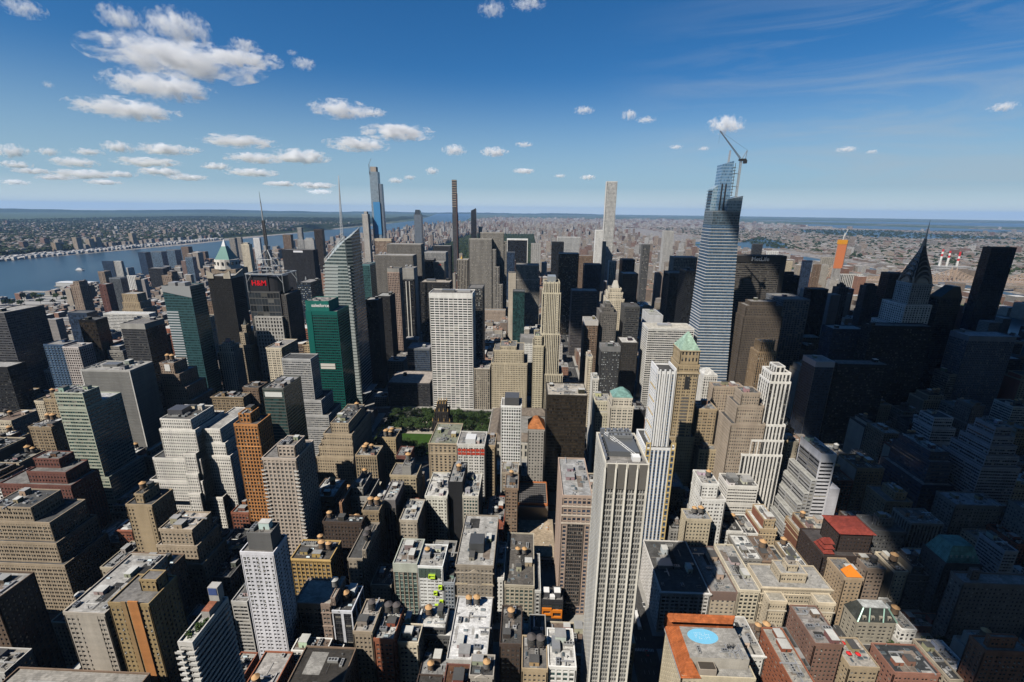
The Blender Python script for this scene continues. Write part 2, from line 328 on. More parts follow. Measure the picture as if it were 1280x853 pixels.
        for i in range(seg):
            for k in range(4): F.append([i * 5 + k, i * 5 + k + 1, (i + 1) * 5 + k + 1, (i + 1) * 5 + k])
        m = MB(); m.poly(V, F, (.04, .06, .03)); structure(m.build('hills', 'woodland'))
    ridge((-3300, 6200), (-4700, 21000), 260, 75, 60, 1)
    ridge((-3500, 2600), (-3250, 6400), 160, 34, 24, 2)
    ridge((-34000, 6000), (-15000, 33000), 2500, 135, 60, 3)
    ridge((-14000, 34000), (6000, 36500), 2000, 95, 50, 5)

# ------------------------------------------------------------------ roof furniture
PROTO = {}
def make_protos():
    for i, (bc, capc) in enumerate([((.20, .13, .08), (.52, .32, .16)), ((.16, .15, .14), (.50, .31, .15)), ((.25, .25, .25), (.45, .45, .44)), ((.06, .055, .05), (.10, .09, .09))]):
        r = thing('water_tank', 'wooden water tank', 'water tank', (0, 0, -500))
        b = MB(); b.cyl(0, 0, -497, -492.4, 2.35, 2.2, bc, 16)
        for z in (-496.4, -495.3, -494.2, -493.2): b.cyl(0, 0, z, z + .12, 2.42, 2.4, (.09, .09, .09), 16)
        tk = b.build('tank', 'wood', r)
        c = MB(); c.cyl(0, 0, -492.45, -490.7, 2.6, .15, capc, 16); c.build('roof', 'wood', tk)
        f = MB()
        for x in (-1.5, 1.5):
            for y in (-1.5, 1.5): f.box(x - .15, y - .15, -500, x + .15, y + .15, -497, (.07, .06, .06))
        f.box(-2.1, -2.1, -497.3, 2.1, 2.1, -497.02, (.12, .1, .09)); f.build('stand', 'metal', r)
        PROTO['tank%d' % i] = r
    def part(name, fn, mat='metal'):
        m = MB(); fn(m); o = m.build(name, mat); COL.objects.unlink(o); PROTO.setdefault(name, []).append(o)
    for w_, d_, h_, c in ((3, 2, 1.8, (.38, .39, .40)), (4.5, 2.4, 2.2, (.28, .29, .30)), (2.2, 2.2, 1.4, (.55, .55, .54)), (6, 2.2, 1.8, (.42, .42, .41))):
        def fn(m, w_=w_, d_=d_, h_=h_, c=c):
            m.box(-w_ / 2, -d_ / 2, .25, w_ / 2, d_ / 2, h_, c); m.box(-w_ / 2 + .2, -d_ / 2 + .2, 0, w_ / 2 - .2, d_ / 2 - .2, .25, (.08, .08, .08))
            for x in np.arange(-w_ / 2 + 1.1, w_ / 2 - .4, 1.7): m.cyl(x, 0, h_, h_ + .25, .62, .62, (.05, .05, .05), 10)
        part('air_handler', fn)
    part('air_conditioner', lambda m: (m.box(-.36, -.3, .02, .36, .4, .5, (.52, .51, .48)), m.box(-.3, -.32, .08, .3, -.3, .44, (.25, .25, .24))))
    part('duct', lambda m: (m.box(-4, -.4, .4, 4, .4, 1.1, (.5, .5, .5)), m.box(3.2, -.4, 1.1, 4, .4, 1.9, (.5, .5, .5))))
    part('duct', lambda m: (m.box(-.45, -5, .4, .45, 5, 1.2, (.42, .42, .42)), m.box(-3, -.4, .5, -.45, .4, 1.1, (.42, .42, .42))))
    part('pipe_run', lambda m: [m.tube((-5, k * .45, .35), (5, k * .45, .35), .12, (.32, .30, .28), 6) for k in (-1, 0, 1)])
    part('pipe_run', lambda m: (m.tube((0, -6, .3), (0, 4, .3), .16, (.45, .45, .44), 6), m.tube((0, 4, .3), (3, 4, .3), .16, (.45, .45, .44), 6)))
    part('roof_rail', lambda m: ([m.tube((-4 + k * 2, 0, 0), (-4 + k * 2, 0, 1.1), .05, (.2, .2, .2), 4) for k in range(5)], m.tube((-4, 0, 1.1), (4, 0, 1.1), .05, (.2, .2, .2), 4), m.tube((-4, 0, .6), (4, 0, .6), .04, (.2, .2, .2), 4)))
    part('vent_pipe', lambda m: (m.cyl(0, 0, 0, 1.6, .25, .25, (.3, .3, .3), 8), m.cyl(0, 0, 1.6, 1.9, .42, .2, (.25, .25, .25), 8)))
    part('skylight', lambda m: (m.box(-1.6, -1, 0, 1.6, 1, .4, (.4, .4, .4)), m.frustum((-1.5, -.9, 1.5, .9), .4, (-1.3, -.1, 1.3, .1), 1.1, (.10, .13, .15))))
def put(name, root, x, y, z, r, i=None, rot=0, s=1):
    p = PROTO[name][r.randrange(len(PROTO[name])) if i is None else i]; o = p.copy(); COL.objects.link(o); o.parent = root
    o.location = (x - root.location.x, y - root.location.y, z - root.location.z); o.rotation_euler = (0, 0, rot); o.scale = (s, s, s); return o
def tanks_on(short, rects, n, z, r):
    k = r.choice([0, 0, 0, 1, 1, 2, 3]); cap = {0: 'tan', 1: 'tan', 2: 'grey', 3: 'black'}[k]
    x0, y0, x1, y1 = rects; done = []
    lab = '%s capped water tank on the %s' % (cap, short)
    bx, by = r.uniform(x0 + 3, max(x0 + 3.2, x1 - 3)), r.uniform(y0 + (y1 - y0) * .3, max(y0 + 3.2, y1 - 3))
    for i in range(n):
        x = min(max(bx + (i % 2) * 5.6 * (1 if bx < (x0 + x1) / 2 else -1), x0 + 2.4), x1 - 2.4); y = min(max(by - (i // 2) * 5.8, y0 + 2.4), y1 - 2.4)
        if any(math.hypot(x - a, y - b) < 5.0 for a, b in done): continue
        done.append((x, y)); s = r.uniform(.85, 1.15)
        copy_tree(PROTO['tank%d' % k], (x, y, z), lab, 'water tanks on the ' + short, (s, s, s))
    return done
def roof_clutter(root, x0, y0, x1, y1, z, r, wallc, level, avoid=()):
    W_, D_ = x1 - x0, y1 - y0
    if W_ < 6 or D_ < 6: return
    used = [(a, b, 3.2) for a, b in avoid]
    def spot(rad):
        for _ in range(14):
            x, y = r.uniform(x0 + rad + .8, x1 - rad - .8) if W_ > 2 * rad + 2 else (x0 + x1) / 2, r.uniform(y0 + rad + .8, y1 - rad - .8) if D_ > 2 * rad + 2 else (y0 + y1) / 2
            if all(math.hypot(x - a, y - b) > rad + c for a, b, c in used): used.append((x, y, rad)); return x, y
        return None
    for k in range(1 if level == 0 or W_ * D_ < 500 else 2):
        p = spot(min(3.2, W_ / 3))
        if p:
            w2, d2, h2 = r.uniform(1.8, min(3.6, W_ / 3)), r.uniform(1.8, min(4, D_ / 3)), r.uniform(2.6, 5)
            m = MB(); c = tuple(v * r.uniform(.7, 1.05) for v in wallc); m.box(p[0] - w2, p[1] - d2, z - .1, p[0] + w2, p[1] + d2, z + h2, c)
            m.box(p[0] - w2 - .12, p[1] - d2 - .12, z + h2, p[0] + w2 + .12, p[1] + d2 + .12, z + h2 + .25, r.choice([(.08, .08, .08), (.3, .3, .3), (.5, .5, .48)]))
            bh = m.build('bulkhead', 'masonry', root); m = MB(); m.box(p[0] - .5, p[1] - d2 - .06, z, p[0] + .5, p[1] - d2 + .1, z + 2.1, (.08, .07, .06)); m.build('door', 'metal', bh)
    if level < 1: return
    for _ in range(min(10, 2 + int(W_ * D_ / 85))):
        p = spot(r.choice([1.4, 2.2]))
        if p: put(r.choice(['air_handler', 'air_handler', 'duct', 'skylight', 'skylight']), root, p[0], p[1], z, r, rot=r.choice([0, math.pi / 2]), s=r.uniform(.8, 1.1))
    if W_ > 12 and D_ > 12:
        for _ in range(2): put(r.choice(['pipe_run', 'pipe_run', 'roof_rail']), root, r.uniform(x0 + 6, x1 - 6), r.uniform(y0 + 7, y1 - 6.5) if D_ > 14 else (y0 + y1) / 2, z + .03, r, rot=r.choice([0, 0, math.pi / 2]) if min(W_, D_) > 14 else 0, s=.8)
    m = MB(); q = []
    for k in range(4):
        a, b = r.uniform(1.2, W_ * .35), r.uniform(1.2, D_ * .35); x, y = r.uniform(x0 + .7, x1 - a - .7), r.uniform(y0 + .7, y1 - b - .7); q.append((x, y, z + .01, x + a, y + b, z + .05 + .006 * k))
    m.boxes(q, np.array([r.choice([(.05, .05, .05), (.16, .15, .14), (.34, .33, .31), (.24, .2, .17), (.45, .44, .42)]) for _ in q])); m.build('roof_stain', 'roofing', root)
    for _ in range(4):
        p = spot(.6)
        if p: put('vent_pipe', root, p[0], p[1], z, r)

# ------------------------------------------------------------------ buildings
#          bay  floor pier  spandrel depth  pier_off span_off
STYLES = dict(pun=(3.0, 3.6, .50, .50, .38, 0, .05), grid=(3.4, 3.7, .30, .32, .5, 0, .08), rib=(3.0, 3.7, .42, .32, .55, 0, .26),
              band=(2.4, 3.7, .08, .46, .32, .14, 0), glass=(1.6, 3.8, .07, .14, .14, 0, .03), glassband=(1.6, 3.8, .08, .36, .16, .04, 0), blank=(3, 3.6, .5, .5, .3, 0, 0))
def tier(Wm, Gm, x0, y0, x1, y1, z0, z1, st, col, o, lod):
    bay, fh, pw, sh, d, po, so_ = STYLES[st]; bay = o.get('bay', bay) * (1.5 if lod > 1 and 'bay' not in o else 1); fh = o.get('fh', fh); pw = o.get('pw', pw); sh = o.get('sh', sh)
    cw = max(d + .12, min(.8, .3 * bay)); W_ = x1 - x0; D_ = y1 - y0; spc = o.get('sp', tuple(v * .96 for v in col)); g = o.get('g', (.022, .024, .028))
    if st == 'blank':
        Wm.box(x0, y0, z0 - .1, x1, y1, z1 - .05, col); return None
    nf = max(1, round((z1 - z0) / fh)); f = (z1 - z0) / nf; zc = z1 - .3
    info = {}
    P = []; S = []
    base_p = (bay, pw, sh, po, so_)
    for side in 'SEW':
        bay, pw, sh, po, so_ = base_p
        if side != 'S' and o.get('side'): bay, _, pw, sh, _, po, so_ = STYLES[o['side']]

        L = (W_ if side == 'S' else D_) - 2 * cw
        if L < .6: continue
        n = max(1, round(L / bay)); bw = L / n; p = pw * bw / 2
        base = (x0 if side == 'S' else y0) + cw
        if side != 'S' and o.get('side') == 'blank':
            xw = (x1 - d - .05, x1) if side == 'E' else (x0, x0 + d + .05)
            P.append(np.array([[xw[0], y0 + cw - .03, z0 - .05, xw[1] - (.02 if side == 'E' else 0), y1 - cw + .03, z1 - .05]])); S.append(np.zeros((0, 6))); continue
        c = base + bw * np.arange(1, n)
        if (st in ('pun', 'grid') and not o.get('pc')) or n == 1: c = np.concatenate([[base], c, [base + L]])
        zz = z0 + f * np.arange(nf); m = len(c); on = np.ones(m)
        if o.get('pair') and m > 4: p = np.where(np.arange(m) % 2 == 1, p * .42, p * 1.2); p[0] = p[-1] = pw * bw / 2
        if side == 'S':
            P.append(np.c_[c - p, on * (y0 + po), on * z0, c + p, on * (y0 + d + .05), on * (z1 - .1)])
            S.append(np.c_[np.full(nf, x0 + cw - .05), np.full(nf, y0 + so_), zz, np.full(nf, x1 - cw + .05), np.full(nf, y0 + d + .05), zz + sh * f])
            info.update(n=n, bw=bw, base=base, p=pw * bw / 2, nf=nf, f=f, sh=sh, d=d, y=y0, z0=z0)
        elif side == 'E':
            P.append(np.c_[on * (x1 - d - .05), c - p, on * z0, on * (x1 - po), c + p, on * (z1 - .1)])
            S.append(np.c_[np.full(nf, x1 - d - .05), np.full(nf, y0 + cw - .05), zz, np.full(nf, x1 - so_), np.full(nf, y1 - cw + .05), zz + sh * f])
        else:
            P.append(np.c_[on * (x0 + po), c - p, on * z0, on * (x0 + d + .05), c + p, on * (z1 - .1)])
            S.append(np.c_[np.full(nf, x0 + so_), np.full(nf, y0 + cw - .05), zz, np.full(nf, x0 + d + .05), np.full(nf, y1 - cw + .05), zz + sh * f])
        # glass core quad of this side
        q = .0
        if side == 'S': V = [(x0 + d, y0 + d, z0 - .2), (x1 - d, y0 + d, z0 - .2), (x1 - d, y0 + d, zc), (x0 + d, y0 + d, zc)]
        elif side == 'E': V = [(x1 - d, y0 + d, z0 - .2), (x1 - d, y1 - d, z0 - .2), (x1 - d, y1 - d, zc), (x1 - d, y0 + d, zc)]
        else: V = [(x0 + d, y1 - d, z0 - .2), (x0 + d, y0 + d, z0 - .2), (x0 + d, y0 + d, zc), (x0 + d, y1 - d, zc)]
        k = (d - cw) / bw; u0, u1 = k, n - k; o_ = 37 * 'SEW'.index(side)
        bl = o.get('blind', .0 if st in ('glass', 'glassband') else .3 if sum(col) < .35 else 1.)
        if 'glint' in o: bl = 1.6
        Gm.poly(V, [[0, 1, 2, 3]], g, [(u0 + o_, -.2 / f), (u1 + o_, -.2 / f), (u1 + o_, nf - .3 / f), (u0 + o_, nf - .3 / f)], (bl, bl, bl))
    for i_, (p_, s_) in enumerate(zip(P, S)):
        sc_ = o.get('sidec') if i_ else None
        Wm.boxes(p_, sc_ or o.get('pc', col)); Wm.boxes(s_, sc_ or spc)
    for a, b in ((x0, y0), (x1 - cw, y0), (x0, y1 - cw), (x1 - cw, y1 - cw)): Wm.box(a, b, z0 - .05, a + cw, b + cw, z1 - .05, col)
    Wm.box(x0 + cw - .05, y1 - d - .1, z0, x1 - cw + .05, y1 - .03, z1 - .1, col)
    return info
def ring(Wm, Rm, x0, y0, x1, y1, z, col, d, tb=1.2, par=1.0, roofc=(.3, .3, .3), proud=.06):
    e = proud; t = max(.45, d + .14)
    a, b = z - tb, z + par
    Wm.boxes([(x0 - e, y0 - e, a, x1 + e, y0 + t, b), (x0 - e, y1 - t, a, x1 + e, y1 + e, b), (x0 - e, y0 + t, a, x0 + t, y1 - t, b), (x1 - t, y0 + t, a, x1 + e, y1 - t, b)], col)
    Rm.box(x0 + t - .1, y0 + t - .1, z - .6, x1 - t + .1, y1 - t + .1, z + .02, roofc)

def unpack(row): s = row[0].split('|'); return (s[0].split(',')[0], ''.join(s), *row[1:])
def building(row):
    short, label, x0, y0, x1, y1, h, st, col, o = row = unpack(row)
    r = random.Random(short + label); dist = math.hypot((x0 + x1) / 2, y0); lod = 0 if dist < 520 else 1 if dist < 1000 else 2
    cat = 'skyscraper' if h > 105 else 'building' if st in ('pun', 'rib', 'blank') else 'office building'
    root = thing('skyscraper' if h > 105 else 'brick_building' if st == 'pun' else 'office_building', label, cat, ((x0 + x1) / 2, y0, 0))
    if st == 'pun' and r.random() < .5: o = dict(o, pair=1)
    Wm, Gm, Rm = MB(), MB(), MB(); d = STYLES[st][4]
    roofc = o.get('roof', r.choice([(.30, .29, .28), (.10, .10, .10), (.40, .39, .37), (.22, .21, .20)]) if st != 'glass' else (.15, .15, .15))
    topc = o.get('top', tuple(v * 1.04 for v in col))
    dn = o.get('dn', []); zlow = dn[0][0] if dn else 0
    zlow = min(zlow, h - 6)
    T = [(x0, y0, x1, y1, zlow, h)]
    for i, q in enumerate(dn):
        zb = dn[i + 1][0] if i + 1 < len(dn) else 0
        T.append((x0 - q[1], y0 - q[3], x1 + q[2], y1 + q[4], zb, min(q[0], h - 3 * (i + 1))))
    info = None
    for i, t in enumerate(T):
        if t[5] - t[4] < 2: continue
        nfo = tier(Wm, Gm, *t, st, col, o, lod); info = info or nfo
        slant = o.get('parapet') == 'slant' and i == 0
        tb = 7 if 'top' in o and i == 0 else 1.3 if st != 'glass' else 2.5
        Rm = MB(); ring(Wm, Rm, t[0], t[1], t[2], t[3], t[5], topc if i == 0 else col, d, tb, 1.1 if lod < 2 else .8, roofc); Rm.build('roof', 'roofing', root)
    # upper tiers
    a = list(T[0][:4]); z = h
    for q in o.get('up', []):
        b = [a[0] + q[0], a[1] + q[2], a[2] - q[1], a[3] - q[3]]
        if b[2] - b[0] < 2.5: m_ = (b[0] + b[2]) / 2; b[0], b[2] = m_ - 1.5, m_ + 1.5
        if b[3] - b[1] < 2.5: m_ = (b[1] + b[3]) / 2; b[1], b[3] = m_ - 1.5, m_ + 1.5
        c2 = q[5] if len(q) > 5 else col
        tier(Wm, Gm, *b, z + .02, z + q[4], 'blank' if len(q) > 5 else st, c2, o, lod); Rm = MB(); ring(Wm, Rm, *b, z + q[4], c2, d, .8, .7, roofc); Rm.build('roof', 'roofing', root); a = b; z += q[4]
    if 'pent' in o:
        q = o['pent']; c2 = q[5] if len(q) > 5 else (.10, .105, .11); m = MB()
        m.box(x0 + q[0], y0 + q[2], h - .1, x1 - q[1] if x1 - q[1] > x0 + q[0] + 3 else x0 + q[0] + 9, y1 - q[3] if y1 - q[3] > y0 + q[2] + 3 else y0 + q[2] + 9, h + q[4], c2); m.build('penthouse', 'metal', root)
    av = []
    if o.get('tanks'): av = tanks_on(short, (a[0] + .8, a[1] + .8, a[2] - .8, a[3] - .8), o['tanks'], z + .02, r)
    if not o.get('nocl') and dist < 1000: roof_clutter(root, *a, z, r, col, 1 if dist < 700 else 0, av)
    if o.get('up') and dist < 700 and not o.get('nocl'):
        # terraces around the upper tier
        for _ in range(3):
            x, y = r.uniform(x0 + 1.5, x1 - 1.5), r.uniform(y0 + 1.2, y1 - 1.2)
            q = o['up'][0]
            if not (x0 + q[0] - 1.6 < x < x1 - q[1] + 1.6 and y0 + q[2] - 1.6 < y < y1 - q[3] + 1.6): put('vent_pipe', root, x, y, h, r)
    for k in range(o.get('hat', 0)):
        m = MB(); fx = r.uniform(.1, .3) + .4 * k; wx = (x1 - x0) * .3; yy = y0 + (y1 - y0) * r.uniform(.3, .5); c2 = r.choice([(.33, .34, .35), (.5, .5, .5), (.2, .2, .2)])
        xx = min(x0 + (x1 - x0) * fx, x1 - wx - 1); m.box(xx, yy, h - .1, xx + wx, min(yy + 9, y1 - 1.5), h + r.uniform(2.8, 4.5), c2); m.build('mechanical_room', 'metal', root)
    if o.get('cornice'):
        m = MB(); m.boxes([(x0 - .9, y0 - .9, h + .2, x1 + .9, y0 - .07, h + 1.0), (x0 - .6, y0 - .6, h - .5, x1 + .6, y0 - .07, h + .2)], tuple(v * 1.08 for v in col)); m.build('cornice', 'masonry', root)
        nb = int((x1 - x0) / 1.2); m = MB(); m.boxes([(x0 + i * (x1 - x0) / nb + .2, y0 - .55, h - 1.2, x0 + i * (x1 - x0) / nb + .6, y0 - .07, h - .5) for i in range(nb)], col); m.build('cornice_bracket', 'masonry', root)['kind'] = 'stuff'
    for k in range(o.get('belt', 0)):
        zz = h * (.88 - .2 * k) if o['belt'] > 1 else h * .83
        m = MB(); m.boxes([(x0 - .35, y0 - .35, zz, x1 + .35, y0 + .3, zz + .9), (x1 - .3, y0 + .3, zz, x1 + .35, y1, zz + .9), (x0 - .35, y0 + .3, zz, x0 + .3, y1, zz + .9)], tuple(min(.8, v * 1.35) for v in col)); m.build('belt_course', 'masonry', root)
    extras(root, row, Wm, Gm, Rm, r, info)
    Wm.build('wall', 'metal' if st in ('glass', 'glassband') else 'masonry', root)
    if Gm.V: Gm.build('glazing', 'window_glass', root, kind='stuff')
    # single windows: the top rows of the front, as panes in frames of their own
    if o.get('w') and info and lod == 0:
        n, bw, f, sh, dd = info['n'], info['bw'], info['f'], info['sh'], info['d']; ow, oh = bw - 2 * info['p'], f * (1 - sh)
        if ow > .4 and oh > .5:
            m = MB(); t = .07; c = r.choice([(.10, .10, .10), (.45, .44, .42), (.07, .10, .08), (.25, .22, .18)]); g = o.get('g', (.022, .024, .028))
            m.boxes([(0, -.05, 0, t, .0, oh), (ow - t, -.05, 0, ow, .0, oh), (t, -.05, 0, ow - t, .0, t), (t, -.05, oh - t, ow - t, .0, oh), (t, -.07, oh * .5 - .04, ow - t, -.01, oh * .5 + .04)], c)
            m.poly([(t, -.012, t), (ow - t, -.012, t), (ow - t, -.012, oh - t), (t, -.012, oh - t)], [[0, 1, 2, 3]], g, [(.02, .02), (.98, .02), (.98, .98), (.02, .98)], (1, 1, 1))
            proto = None; k = 0; z0 = info['z0']
            for row_ in range(info['nf'] - 1, -1, -1):
                zz = z0 + row_ * f + sh * f
                if zz + oh > h - 1.25: continue
                for i in range(n):
                    if k >= min(o['w'], 96): break
                    x = info['base'] + i * bw + info['p'] + (0 if st in ('pun', 'grid') or 0 < i else 0)
                    loc = (x - root.location.x, y0 + dd - .01 - root.location.y, zz)
                    if proto is None:
                        proto = m.build('window', 'window_glass', None); proto.parent = root; proto.location = loc
                    else:
                        c_ = proto.copy(); COL.objects.link(c_); c_.parent = root; c_.location = loc
                    k += 1
                    if o['w'] >= 40 and st == 'pun' and r.random() < .14:
                        c_ = PROTO['air_conditioner'][0].copy(); COL.objects.link(c_); c_.parent = root; c_.location = (loc[0] + ow * .5, loc[1] - dd - .12, zz)
    return root

def extras(root, row, Wm, Gm, Rm, r, info):
    short, label, x0, y0, x1, y1, h, st, col, o = row
    cx, cy_ = (x0 + x1) / 2, (y0 + y1) / 2
    if 'hip' in o:
        c, hh = o['hip']; m = MB(); m.frustum((x0 - .3, y0 - .3, x1 + .3, y1 + .3), h + 1.1, (cx - 1.5, cy_ - 1, cx + 1.5, cy_ + 1), h + 1.1 + hh, c); m.build('hipped_roof', 'roofing', root)
    if 'blankmid' in o:
        w_ = x1 - x0; m = MB(); m.box(x0 + w_ * .34, y0 - .10, 0, x1 - w_ * .2, y0 + .06, h - 1.4, tuple(v * 1.05 for v in col)); m.build('blank_wall', 'masonry', root)
    if 'stripe' in o:
        m = MB(); m.box(cx + .5, y0 - .8, 0, cx + 6.5, y0 - .02, h + 3, (.46, .20, .07)); m.build('brick_pilaster', 'masonry', root)
        m = MB(); m.box(cx - 4, y0 - .5, 0, cx - 1.2, y0 - .02, h + 2.2, (.30, .2, .1)); m.build('brick_pilaster', 'masonry', root)
    if o.get('face') == 'sign':
        m = MB(); m.box(x0 + 6, y0 - .35, h - 10, x0 + 13, y0 - .02, h - 1, (.72, .72, .70)); m.build('sign_board', 'paint', root)
    if o.get('sign') == 'band':
        m = MB(); m.box(cx - 12, y0 - .5, h - 7.2, cx + 16, y0 - .1, h - 1.8, (.75, .76, .80)); m.build('sign_board', 'paint', root)
    if 'fins' in o:
        for a, b in ((x0, 1), (x1, -1)):
            m = MB(); V = [(a - b * .4, y0 - 1.5, h - 4), (a + b * 13, y0 - 1.5, h - 4), (a + b * 13, y0 - 1.5, h + 4), (a - b * .4, y0 - 1.5, h + 11)]; V += [(x, y + 3, z) for x, y, z in V]
            m.poly(V, [[0, 1, 2, 3], [7, 6, 5, 4], [0, 4, 5, 1], [1, 5, 6, 2], [2, 6, 7, 3], [3, 7, 4, 0]], (.42, .38, .31)); m.build('corner_fin', 'masonry', root)
        m = MB(); V = [(x1 + .5, y0, h - 4), (x1 + .5, y1, h - 4), (x1 + .5, y1, h + 10), (x1 + .5, cy_, h + 3)]; V += [(x - 2, y, z) for x, y, z in V]
        m.poly(V, [[0, 1, 2, 3], [7, 6, 5, 4], [0, 4, 5, 1], [1, 5, 6, 2], [2, 6, 7, 3], [3, 7, 4, 0]], (.34, .31, .26)); m.build('corner_fin', 'masonry', root)
    if o.get('parapet') == 'slant':
        m = MB(); V = [(x0 - .4, y0 - .4, h - 7), (x1 + .4, y0 - .4, h - 15), (x1 + .4, y0 - .4, h + 1.3), (x0 - .4, y0 - .4, h + 1.3)]; V += [(x, y + .33, z) for x, y, z in V]
        m.poly(V, [[0, 1, 2, 3], [7, 6, 5, 4], [0, 4, 5, 1], [1, 5, 6, 2], [2, 6, 7, 3], [3, 7, 4, 0]], (.42, .43, .43)); m.build('parapet', 'metal', root)
        m = MB(); m.boxes([(x0 - .25, y0 - .25, z, x0 + (x1 - x0) * .42, y0 - .02, z + 1.9) for z in np.arange(20, h - 36, 3.8)], (.62, .66, .68)); m.build('white_band', 'metal', root)
        for k in range(2):
            m = MB(); m.box(x0 + 5 + k * 14, y0 + 6, h, x0 + 15 + k * 14, y0 + 18, h + 5, (.4, .4, .4)); m.build('mechanical_room', 'metal', root)
    if 'limes' in o:
        for fx, fz in ((.56, .83), (.88, .60), (.68, .47), (.90, .28), (.70, .18)):
            x = x0 + (x1 - x0) * fx; z = 8 + (h - 10) * fz; w_ = 5.2 if fz == .83 else 3; m = MB()
            m.boxes([(x - w_ / 2, y0 - 1.6, z, x + w_ / 2, y0 - .02, z + .5), (x - w_ / 2, y0 - 1.6, z + 2.7, x + w_ / 2, y0 - .02, z + 3.2), (x - w_ / 2, y0 - 1.6, z + .5, x - w_ / 2 + .5, y0 - .02, z + 2.7), (x + w_ / 2 - .5, y0 - 1.6, z + .5, x + w_ / 2, y0 - .02, z + 2.7)], (.50, .72, .05)); m.build('lime_box_window', 'paint', root)
        m = MB(); m.boxes([(x0 + .4 + i * 2.9, y0 - .3, h - 9.5, x0 + 3.1 + i * 2.9, y0 - .03, h - 1) for i in range(int((x1 - x0 - .5) / 2.9))], (.26, .36, .31)); m.build('glass_front', 'window_glass' if 0 else 'bright_metal', root)
    if 'redfl' in o:
        m = MB(); m.boxes([(x0 + 1, y0 - .25, h - 12 + k * 4.2, x1 - .4, y0 - .03, h - 9 + k * 4.2) for k in range(2)], (.50, .06, .03)); m.build('red_scaffold_netting', 'paint', root)
        m = MB(); m.boxes([(x0 + i * 5, y0 - .6, h - 13, x0 + i * 5 + .3, y0 - .3, h - 3) for i in range(6)], (.6, .6, .6)); m.build('scaffold_pole', 'metal', root)
        m = MB(); m.box(x0 + 9, y0 + 2, h, x0 + 20, y0 + 14, h + 6, (.66, .67, .68)); m.build('white_penthouse', 'paint', root)
    if 'gablefront' in o:
        m = MB(); V = [(x0 - .2, y0 - .3, h), (x1 + .2, y0 - .3, h), (x1 - 3, y0 - .3, h + 3.2), (cx + 2, y0 - .3, h + 6), (cx - 2, y0 - .3, h + 6), (x0 + 3, y0 - .3, h + 3.2)]; n = 6; V += [(x, y + 1.2, z) for x, y, z in V]
        m.poly(V, [list(range(n)), list(range(2 * n - 1, n - 1, -1))] + [[i, n + i, n + (i + 1) % n, (i + 1) % n] for i in range(n)], (.40, .13, .08)); m.build('stepped_gable', 'masonry', root)
    if 'gable' in o:
        m = MB(); a = 5 if x1 - x0 > 20 else 4; V = [(cx - a, y0 - .7, h - (6 if x1 - x0 > 20 else 0)), (cx + a, y0 - .7, h - (6 if x1 - x0 > 20 else 0)), (cx, y0 - .7, h - (2.5 if x1 - x0 > 20 else -2.6))]; V += [(x, y + .68, z) for x, y, z in V]
        m.poly(V, [[0, 1, 2], [5, 4, 3], [0, 3, 4, 1], [1, 4, 5, 2], [2, 5, 3, 0]], tuple(min(.8, v * 1.3) for v in col)); m.build('pediment', 'masonry', root)
        if x1 - x0 > 20:
            for sx in (-1, 1):
                m = MB(); xx = cx + sx * 10; m.boxes([(xx - 4.5, y0 - .5, h - 17, xx + 4.5, y0 - .02, h - 16)], (.5, .42, .3)); m.build('ledge', 'masonry', root)
    if 'orangebox' in o:
        for a, b, z0, z1 in ((x0 + .5, cx - .4, h - 13, h - 6.5), (cx - .38, x1 - .5, h - 15.5, h - 8)):
            m = MB(); m.boxes([(a, y0 - 1.4, z0, b, y0 - .04, z0 + 1.2), (a, y0 - 1.4, z1 - 2.2, b, y0 - .04, z1), (a, y0 - 1.4, z0 + 1.2, a + 1, y0 - .04, z1 - 2.2), (b - 1, y0 - 1.4, z0 + 1.2, b, y0 - .04, z1 - 2.2)], (.66, .20, .02)); m.build('orange_box_window', 'paint', root)
        m = MB(); m.boxes([(x0 + 1, y0 + 3, h, x0 + 6, y0 + 8, h + 5), (x1 - 7, y0 + 3, h, x1 - 2, y0 + 8, h + 5)], (.12, .12, .13)); m.build('mechanical_room', 'metal', root)
        m = MB(); m.boxes([(x0 + 1, y0 + 3, h + 5, x0 + 6, y0 + 8, h + 5.6), (x1 - 7, y0 + 3, h + 5, x1 - 2, y0 + 8, h + 5.6), (cx - 2, y0 + 1, h + .1, cx + 2, y0 + 4, h + 3)], (.8, .8, .8)); m.build('white_cap', 'paint', root)
    if 'balc' in o:
        fh = o.get('fh', 3.7); nf = int(h / fh)
        if o['balc'] == 1:
            for a, b in ((x0 - 1.1, x0 + 2.4), (x1 - 2.4, x1 + 1.1)):
                m = MB(); m.boxes([(a, y0 - 1.2, z * fh, b, y0 + .2, z * fh + .25) for z in range(3, nf - 1)] + [(a, y0 - 1.2, z * fh + .25, b, y0 - 1.1, z * fh + 1.2) for z in range(3, nf - 1)], (.60, .58, .55)); b_ = m.build('balcony', 'masonry', root, kind='stuff')
        else:
            for z in range(max(2, nf - 34), nf):
                m = MB(); zz = z * fh; m.boxes([(x0 - .8, y0 - 1.5, zz, cx - 1, y0 - .02, zz + .22), (cx + 1, y0 - 1.5, zz, x1 + 1.3, y0 - .02, zz + .22), (x1 + .02, y0, zz, x1 + 1.3, y1 - 1, zz + .22), (x0 - .8, y0 - 1.5, zz + .22, cx - 1, y0 - 1.42, zz + 1.1), (cx + 1, y0 - 1.5, zz + .22, x1 + 1.3, y0 - 1.42, zz + 1.1), (x1 + 1.22, y0 - 1.42, zz + .22, x1 + 1.3, y1 - 1, zz + 1.1)], (.50, .49, .47)); m.build('balcony', 'masonry', root)
